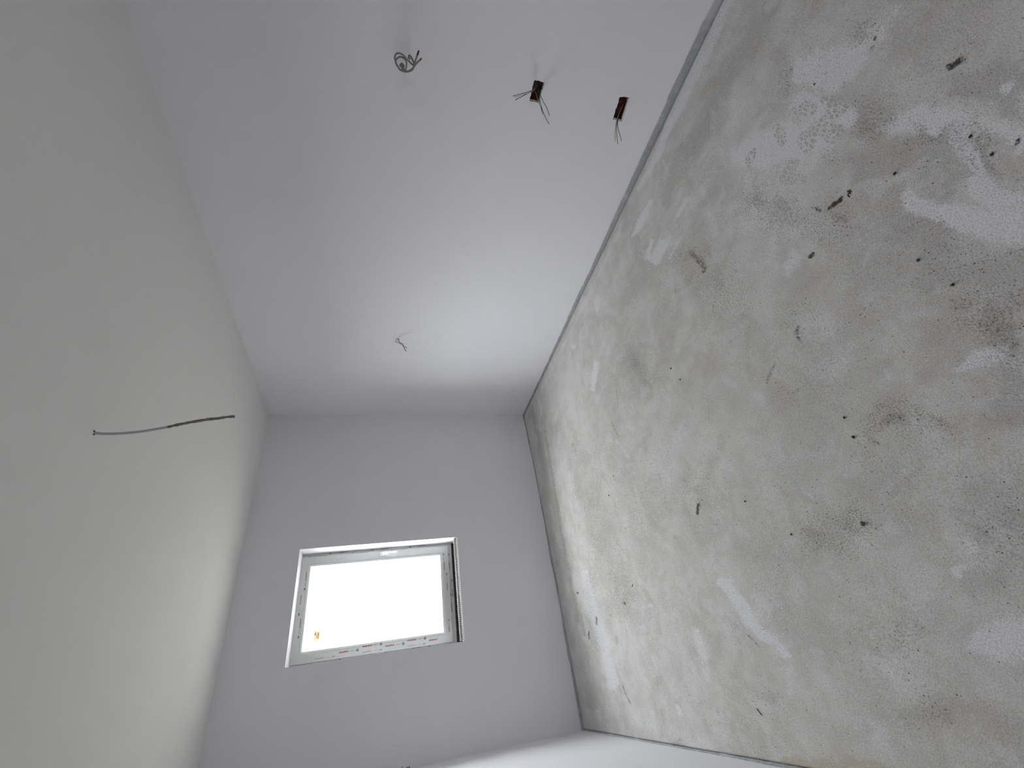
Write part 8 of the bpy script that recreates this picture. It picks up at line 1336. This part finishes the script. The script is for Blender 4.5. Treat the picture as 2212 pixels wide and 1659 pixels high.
# broken plaster edge with mesh below the window, with dark gap behind it
bead_root = thing('plaster_edge', 'rough white plaster edge with slotted mesh bead and dark gap below the window', 'plaster bead', ((OX0+OX1)/2, Y_WIN, OZ0))
def rubble_edge():
    bm = bmesh.new(); n = 120; prev = None
    for i in range(n+1):
        x = OX0 + .001 + (OX1-OX0-.002)*i/n
        q = Vector((x*22, 0, 4)); w = noise.noise(q)*.004 + noise.noise(q*4)*.002
        ring = [bm.verts.new(p) for p in ((x, Y_WIN - .0006, .842 + w), (x, Y_WIN - .002 + w*.3, .853 + w*.5), (x, Y_WIN + .003, .862 + w*.6), (x, Y_WIN + .009 + w*.3, .870 + w), (x, Y_WIN + .014, .869 + w), (x, Y_WIN + .016, OZ0 + .002))]
        if prev:
            for k in range(5): bm.faces.new((prev[k], prev[k+1], ring[k+1], ring[k]))
        prev = ring
    bmesh.ops.recalc_face_normals(bm, faces=bm.faces[:])
    return bm
obj('plaster_lip', rubble_edge(), M_PLASTER, bead_root, True)
bm = bmesh.new(); add_box(bm, (OX0 + .003, Y_WIN + .0165, OZ0 + .001), (OX1 - .003, Y_WIN + .026, .884))
obj('mortar_core', bm, M_MORTAR, bead_root)
def mesh_bead():
    """slotted white corner bead: slanted bars with dark slots between them, standing on the plaster lip"""
    bm = bmesh.new(); n = 58; L = OX1 - OX0 - .014
    for i in range(n):
        x = OX0 + .005 + L*i/n; w = L/n*.50
        if noise.noise(Vector((x*14, 2, 2))) > .45: w *= 1.6
        sl = .009; j = noise.noise(Vector((x*9, 5, 5)))*.003
        a0, a1 = (Y_WIN + .0085 + j*.3, .867 + j), (Y_WIN + .0135 + j*.3, .890 + j)
        v = [bm.verts.new(p) for p in ((x, a0[0], a0[1]), (x+w, a0[0], a0[1]), (x+w+sl, a1[0], a1[1]), (x+sl, a1[0], a1[1]),
                                        (x, a0[0]+.002, a0[1]), (x+w, a0[0]+.002, a0[1]), (x+w+sl, a1[0]+.002, a1[1]), (x+sl, a1[0]+.002, a1[1]))]
        for q in ((0,1,2,3),(7,6,5,4),(0,4,5,1),(1,5,6,2),(2,6,7,3),(3,7,4,0)): bm.faces.new([v[k] for k in q])
    for y, z in ((Y_WIN + .010, .868), (Y_WIN + .0145, .890)):
        pts = [(OX0 + .004 + (OX1-OX0-.01)*k/24, y + noise.noise(Vector((k*.7, y, 1)))*.002, z + noise.noise(Vector((k*.37, 5, 5)))*.003) for k in range(25)]
        add_tube(bm, pts, .0022, 6, smoothn=2)
    return bm
obj('mesh_bead', mesh_bead(), plain('white_bead_pvc', (.80, .80, .78), .5, .05, 80), bead_root)
bm = bmesh.new()
for k in range(9):
    x = OX0 + .05 + k*.09 + random.uniform(-.02, .02); z = .868 + random.uniform(-.004, .004)
    pts = [(x, Y_WIN + .008, z), (x+.01, Y_WIN - .004, z + .004), (x+.026, Y_WIN - .010, z - .004 - random.uniform(0, .006)), (x+.034, Y_WIN - .004, z - .008), (x+.04, Y_WIN + .003, z - .001)]
    add_tube(bm, pts, .0009, 5, smoothn=5); obj('mesh_thread', bm, M_PLASTER, bead_root); bm = bmesh.new()
bm.free()
place_children(bead_root)

# ---------------------------------------------------------------- open socket boxes with wires
WIRES = (
('first','blue',((2.5497,0.8227,0.7838),(2.5194,0.8308,0.801),(2.4793,0.8352,0.8278),(2.4088,0.8525,0.9329))),
('first','yellow',((2.5495,0.8268,0.7825),(2.5193,0.8364,0.7994),(2.4791,0.8428,0.8291),(2.4088,0.8548,0.9223))),
('first','black',((2.5495,0.8296,0.7817),(2.5192,0.8398,0.8018),(2.489,0.8468,0.8296),(2.4184,0.8707,0.9134))),
('first','blue',((2.5495,0.8286,0.7767),(2.5192,0.8409,0.7769),(2.4686,0.8621,0.7729),(2.3876,0.8974,0.7606))),
('first','black',((2.5494,0.8318,0.7775),(2.5189,0.849,0.7726),(2.4683,0.8731,0.7678),(2.3975,0.9013,0.7497),(2.347,0.9207,0.7272))),
('first','black',((2.5496,0.8255,0.7758),(2.5189,0.8509,0.7668),(2.4685,0.8646,0.7545),(2.4182,0.877,0.7376),(2.3876,0.8979,0.7221))),
('first','yellow',((2.5388,0.8536,0.787),(2.5085,0.8645,0.7805),(2.4781,0.8805,0.7689),(2.4176,0.8989,0.7571))),
('second','yellow',((2.5496,0.8241,0.2686),(2.5239,0.8491,0.2845),(2.4983,0.8734,0.2966),(2.4677,0.895,0.3058),(2.417,0.9205,0.3144),(2.3761,0.9535,0.3109))),
('second','black',((2.5494,0.8337,0.2679),(2.5185,0.8661,0.2818),(2.4777,0.8941,0.295),(2.4269,0.9228,0.3011),(2.366,0.958,0.2961))),
('second','black',((2.5493,0.8363,0.2646),(2.5185,0.8658,0.28),(2.4777,0.8938,0.2932),(2.4272,0.9143,0.2913),(2.3764,0.9423,0.2766))),
('second','blue',((2.5492,0.84,0.2668),(2.5183,0.8729,0.2825),(2.4827,0.8966,0.2963),(2.4572,0.9132,0.3022),(2.4063,0.9451,0.3075))),
)
WM = {'blue': M_BLUEW, 'black': M_BLACKW, 'yellow': M_YELLOW}
LABELS = {'first': 'upper open maroon socket box with wires fanning up and outwards, right wall',
          'second': 'lower open maroon socket box near the floor with three short wires'}
for n_, poly in HOLES:
    out = OUTLINES[n_]; cy_ = sum(p[0] for p in out)/len(out); cz_ = sum(p[1] for p in out)/len(out)
    root = thing('socket_box', LABELS[n_], 'socket box', (wall_x_right(cy_), cy_, cz_), 'open socket boxes in the right wall')
    N = len(out)
    def ring(bm, sc_, depth, jit=0.0):
        return [bm.verts.new((wall_x_right(y) + depth, cy_ + (y-cy_)*sc_ + random.uniform(-jit, jit), cz_ + (z-cz_)*sc_ + random.uniform(-jit, jit))) for y, z in out]
    bm = bmesh.new(); a = ring(bm, 1.0, 0); b = ring(bm, .95, .012, .0012); c_ = ring(bm, .9, .015, .001)
    for p, q in ((a, b), (b, c_)):
        for k in range(N): bm.faces.new((p[k], p[(k+1) % N], q[(k+1) % N], q[k]))
    rim_ = obj('plaster_rim', bm, M_PLASTER, root)
    bm = bmesh.new(); a = ring(bm, .93, .011); b = ring(bm, .90, .050); 
    for k in range(N): bm.faces.new((a[k], a[(k+1) % N], b[(k+1) % N], b[k]))
    bm.faces.new(b)
    for k in range(3):   # ribs of the box floor
        y = cy_ - .03 + .03*k; add_box(bm, (wall_x_right(cy_) + .044, y, cz_ - .02), (wall_x_right(cy_) + .0495, y + .003, cz_ + .02))
    obj('box_shell', bm, M_BOX, root)
    for (who, colr, pts) in WIRES:
        if who == n_:
            w = tube('wire', pts, .0015, WM[colr], root, sides=7); w['label'] = {'blue': 'blue wire', 'black': 'black wire', 'yellow': 'yellow-green earth wire'}[colr]
    place_children(root)

# ---------------------------------------------------------------- loose cables on the walls
COIL_MAIN = (
(2.5185,0.8667,1.4759),(2.5084,0.8679,1.478),(2.4884,0.87,1.4602),(2.4694,0.8335,1.4574),(2.4499,0.8126,1.4678),(2.4401,0.8051,1.4864),
(2.4299,0.8118,1.5019),(2.4295,0.8278,1.5071),(2.4291,0.8423,1.4986),(2.4238,0.8536,1.4821),(2.4188,0.853,1.4568),(2.4191,0.8438,1.4364),
(2.4194,0.8304,1.4256),(2.4104,0.7954,1.4188),(2.406,0.7728,1.4125),
)
COIL_SECOND = (
(2.5185,0.8671,1.4759),(2.4984,0.87,1.4744),(2.4783,0.8712,1.4838),(2.4591,0.8433,1.5034),(2.4499,0.8135,1.5117),(2.4404,0.7941,1.5003),
(2.4355,0.7923,1.4801),(2.4351,0.8059,1.459),(2.4348,0.8166,1.4424),(2.4346,0.8248,1.4276),(2.4348,0.818,1.4243),(2.4401,0.806,1.4314),
(2.4404,0.794,1.4413),(2.4454,0.7941,1.4481),(2.4501,0.8048,1.4486),(2.45,0.8094,1.4415),
)
COIL_THIRD = (
(2.4288,0.8557,1.4821),(2.4238,0.8537,1.4567),(2.4242,0.841,1.4342),(2.4198,0.819,1.4194),(2.4103,0.7991,1.4071),(2.4055,0.7899,1.3999),
)
COIL_BLACK = (
(2.406,0.7728,1.4125),(2.4033,0.7625,1.4099),(2.4015,0.7531,1.4076),
)
COIL_BROWN = (
(2.4055,0.7899,1.3999),(2.4027,0.7848,1.3969),(2.4008,0.7801,1.3934),
)
SMALL_A = (
(2.4655,2.83,1.418),(2.4456,2.8251,1.4204),(2.4207,2.8203,1.4092),(2.3961,2.8061,1.3918),(2.3858,2.8167,1.3846),(2.3657,2.821,1.3777),
(2.3505,2.8273,1.3685),(2.3453,2.8367,1.359),
)
SMALL_B = (
(2.4645,2.8652,1.4452),(2.4451,2.8444,1.4378),(2.4158,2.8191,1.4227),(2.3959,2.8118,1.3983),(2.3858,2.8165,1.3823),(2.3757,2.8213,1.3664),
(2.3705,2.8286,1.3548),
)
SMALL_C = (
(2.4656,2.8247,1.4386),(2.4557,2.8215,1.4296),(2.4655,2.83,1.418),
)
HANG_PALE = (
(1.0132,1.8047,2.5994),(1.0088,1.8047,2.5661),(1.0099,1.8047,2.5117),(1.0173,1.8047,2.4504),(1.0311,1.8097,2.404),(1.041,1.8097,2.3642),
)
HANG_GREY = (
(1.0403,1.8097,2.3667),(1.0496,1.8097,2.3395),(1.0627,1.8147,2.3061),(1.0758,1.8147,2.2535),(1.0807,1.8147,2.2292),(1.0845,1.8147,2.1987),
(1.0911,1.8147,2.1712),(1.0947,1.8147,2.1384),
)
LEFT_TIPS = (
(-0.24,2.479,1.4111),(-0.24,2.4211,1.3939),(-0.235,2.3634,1.3886),
)
CLIP_SCREWS = (
(1.0184,1.8006,2.6),(1.0076,1.8065,2.6),
)
def outlet_dab(name, at, r, parent, nrm=(-1, 0, 0), mat=None):
    bm = bmesh.new(); n = Vector(nrm); a = n.orthogonal().normalized(); b = n.cross(a); c = Vector(at)
    top = bm.verts.new(c + n*.003); ringv = []
    for k in range(14):
        an = 2*math.pi*k/14; rr = r*(1 + .25*noise.noise(Vector((math.cos(an)*2, math.sin(an)*2, at[2]))))
        ringv.append(bm.verts.new(c + (a*math.cos(an) + b*math.sin(an))*rr + n*.0003))
    for k in range(14): bm.faces.new((ringv[k], ringv[(k+1) % 14], top))
    bmesh.ops.recalc_face_normals(bm, faces=bm.faces[:])
    return obj(name, bm, mat or M_PLASTER, parent, True)

root = thing('cable', 'coiled grey cable with two cut ends on right wall, above the socket boxes', 'cable', COIL_MAIN[0])
tube('cable_sheath', COIL_MAIN, .0040, M_SHEATH, root, jitter=.1)
tube('cable_sheath', COIL_SECOND, .0038, M_SHEATH, root, jitter=.1)
tube('cable_sheath', COIL_THIRD, .0038, M_SHEATH, root, jitter=.1)
w = tube('cable_end', COIL_BLACK, .0042, M_BLACKW, root); w['label'] = 'black cut cable end'
w = tube('cable_end', COIL_BROWN, .0040, M_BROWNW, root); w['label'] = 'brown cut cable end'
outlet_dab('plaster_dab', COIL_MAIN[0], .013, root, mat=M_DUSTY); place_children(root)

root = thing('cable', 'short forked dark cable sticking out of right wall nearer the window', 'cable', SMALL_A[0])
tube('cable_sheath', SMALL_A, .0024, M_BLACKW, root); tube('cable_sheath', SMALL_B, .0027, M_SHEATH, root); tube('cable_sheath', SMALL_C, .0018, M_SHEATH, root)
place_children(root)

root = thing('hanging_cable', 'pale painted cable hanging from the ceiling centre with a dark dusty lower end', 'cable', HANG_PALE[0])
w = tube('cable_sheath', [tuple(Vector(HANG_PALE[0]) + Vector((0, 0, .004)))] + list(HANG_PALE), .0052, M_PAINTED, root, sides=10); w['label'] = 'upper half painted over in ceiling white'
w = tube('cable_end', HANG_GREY, .0058, M_DUSTY, root, sides=10, jitter=.35); w['label'] = 'brown-grey bare lower half with plaster lumps'
hx, hy, hz = HANG_PALE[0]
for (sx_, sy_, sz_) in CLIP_SCREWS:
    bm = bmesh.new(); bmesh.ops.create_uvsphere(bm, u_segments=12, v_segments=8, radius=.0036)
    bmesh.ops.scale(bm, vec=(1.0, 1.5, .6), verts=bm.verts[:]); bmesh.ops.translate(bm, vec=(sx_, sy_, Z_CEIL - .001), verts=bm.verts[:])
    obj('clip_screw', bm, M_SCREW, root, True)
outlet_dab('plaster_dab', (hx, hy, Z_CEIL), .010, root, (0, 0, -1), M_CEIL); place_children(root)

lx_ = wall_x_left(2.62)
root = thing('cable', 'stub of cable with three wire tips on left wall, just touching the lower picture edge', 'cable', (lx_, 2.66, 1.405))
stem = [(lx_, 2.66, 1.405), (lx_ + .06, 2.655, 1.40), (lx_ + .11, 2.64, 1.40)]
tube('cable_sheath', stem, .0042, M_SHEATH, root)
for k, (tp, mt, lb) in enumerate(zip(LEFT_TIPS, (M_YELLOW, M_BLACKW, M_BLACKW), ('yellow-green wire tip', 'black wire tip', 'black wire tip'))):
    w = tube('wire', [stem[-1], tuple((Vector(stem[-1])*.5 + Vector(tp)*.5 + Vector((0, .004*(k-1), 0)))), tp], .0022, mt, root); w['label'] = lb
place_children(root)

# ---------------------------------------------------------------- crumbs on the floor
DEBRIS = (
(0.5657,0.9383,5,'dark'),(0.496,0.949,6,'dark'),(1.1169,0.3755,5,'dark'),(0.9409,0.2241,5,'dark'),(0.7193,0.4747,5,'dark'),(1.274,1.5907,5,'dark'),
(1.1769,1.5616,5,'dark'),(1.0323,2.491,5,'dark'),(0.945,2.6232,5,'dark'),(0.4823,1.5074,4,'dark'),(0.2974,1.3638,4,'dark'),(0.246,1.0829,9,'grey'),
(1.6531,0.3292,4,'dark'),(0.8419,0.4892,5,'dark'),(1.0248,0.2182,5,'dark'),
)
DEBRIS_LONG = (
(-0.2519,1.9263,-0.2732,1.9103),(0.3583,2.6558,0.3704,2.6353),
)
CHIP = (
(0.29,2.8041),
)
M_CRUMB = plain('dark_mortar_crumb', (.03, .027, .024), .9, .3, 200, bump=.6)
M_CRUMBG = plain('grey_mortar_crumb', (.12, .11, .10), .9, .3, 200, bump=.6)
def crumb_bm(r, seed):
    bm = bmesh.new(); bmesh.ops.create_icosphere(bm, subdivisions=2, radius=r)
    for v_ in bm.verts:
        v_.co *= 1 + .45*noise.noise(v_.co/r*1.1 + Vector((seed*3.1, 0, 0))); v_.co.z = v_.co.z*.6
    z0 = min(v_.co.z for v_ in bm.verts)
    for v_ in bm.verts: v_.co.z -= z0
    return bm
DEB_LABELS = ('dark crumb in mid floor, upper of the close pair in the photo', 'dark crumb in mid floor, lower of the close pair in the photo', 'dark crumb on bare patch below the boot prints in the photo', 'dark crumb between the pale dust streaks near the right photo edge', 'lone dark crumb right of the floor middle in the photo', 'small dark crumb near the right wall, left of two in the photo', 'small dark crumb near the right wall, right of two in the photo', 'dark crumb near the window wall, second from the floor corner', 'dark crumb nearer the floor corner on pale screed by the window wall', 'dark crumb just right of the big brown scuff', 'lone dark crumb above the curved white plaster streak', 'grey mortar lump at the end of the ring stain', 'dark crumb on the large white dust patch beside boot prints', 'small dark crumb right of the black scuff', 'dark crumb at the start of the pale dust arm')
for k, (x, y, s, kind) in enumerate(DEBRIS):
    o = obj('mortar_crumb', crumb_bm(s*.00085, k), M_CRUMB if kind == 'dark' else M_CRUMBG, None, True)
    o.location = (x, y, .0006); o.rotation_euler.z = random.uniform(0, 6)
    tag(o, DEB_LABELS[k], 'crumb', 'loose mortar crumbs on the concrete floor')
SPL = ('thin dark wood splinter on the floor near the left wall', 'tiny dark splinter lying near the window wall corner')
for k, (x0, y0, x1, y1) in enumerate(DEBRIS_LONG):
    bm = bmesh.new(); r_ = .0022 if k == 0 else .0014
    add_tube(bm, [(x0, y0, r_ + .0008), ((x0+x1)/2 + .001, (y0+y1)/2, r_*1.3 + .0008), (x1, y1, r_ + .0008)], r_, 6, flat=.7)
    tag(obj('wood_splinter', bm, M_CRUMB), SPL[k], 'splinter', 'splinters on the floor')
cxp, cyp = CHIP[0]
bm = bevelled_box((-.009, -.006, 0), (.009, .006, .004), .001)
o = obj('brick_chip', bm, [plain('orange_brick', (.36, .17, .10), .9, .3, 120)]); o.location = (cxp, cyp, .0008); o.rotation_euler.z = .5
tag(o, 'small orange brick chip lying on the floor near the window wall', 'chip')
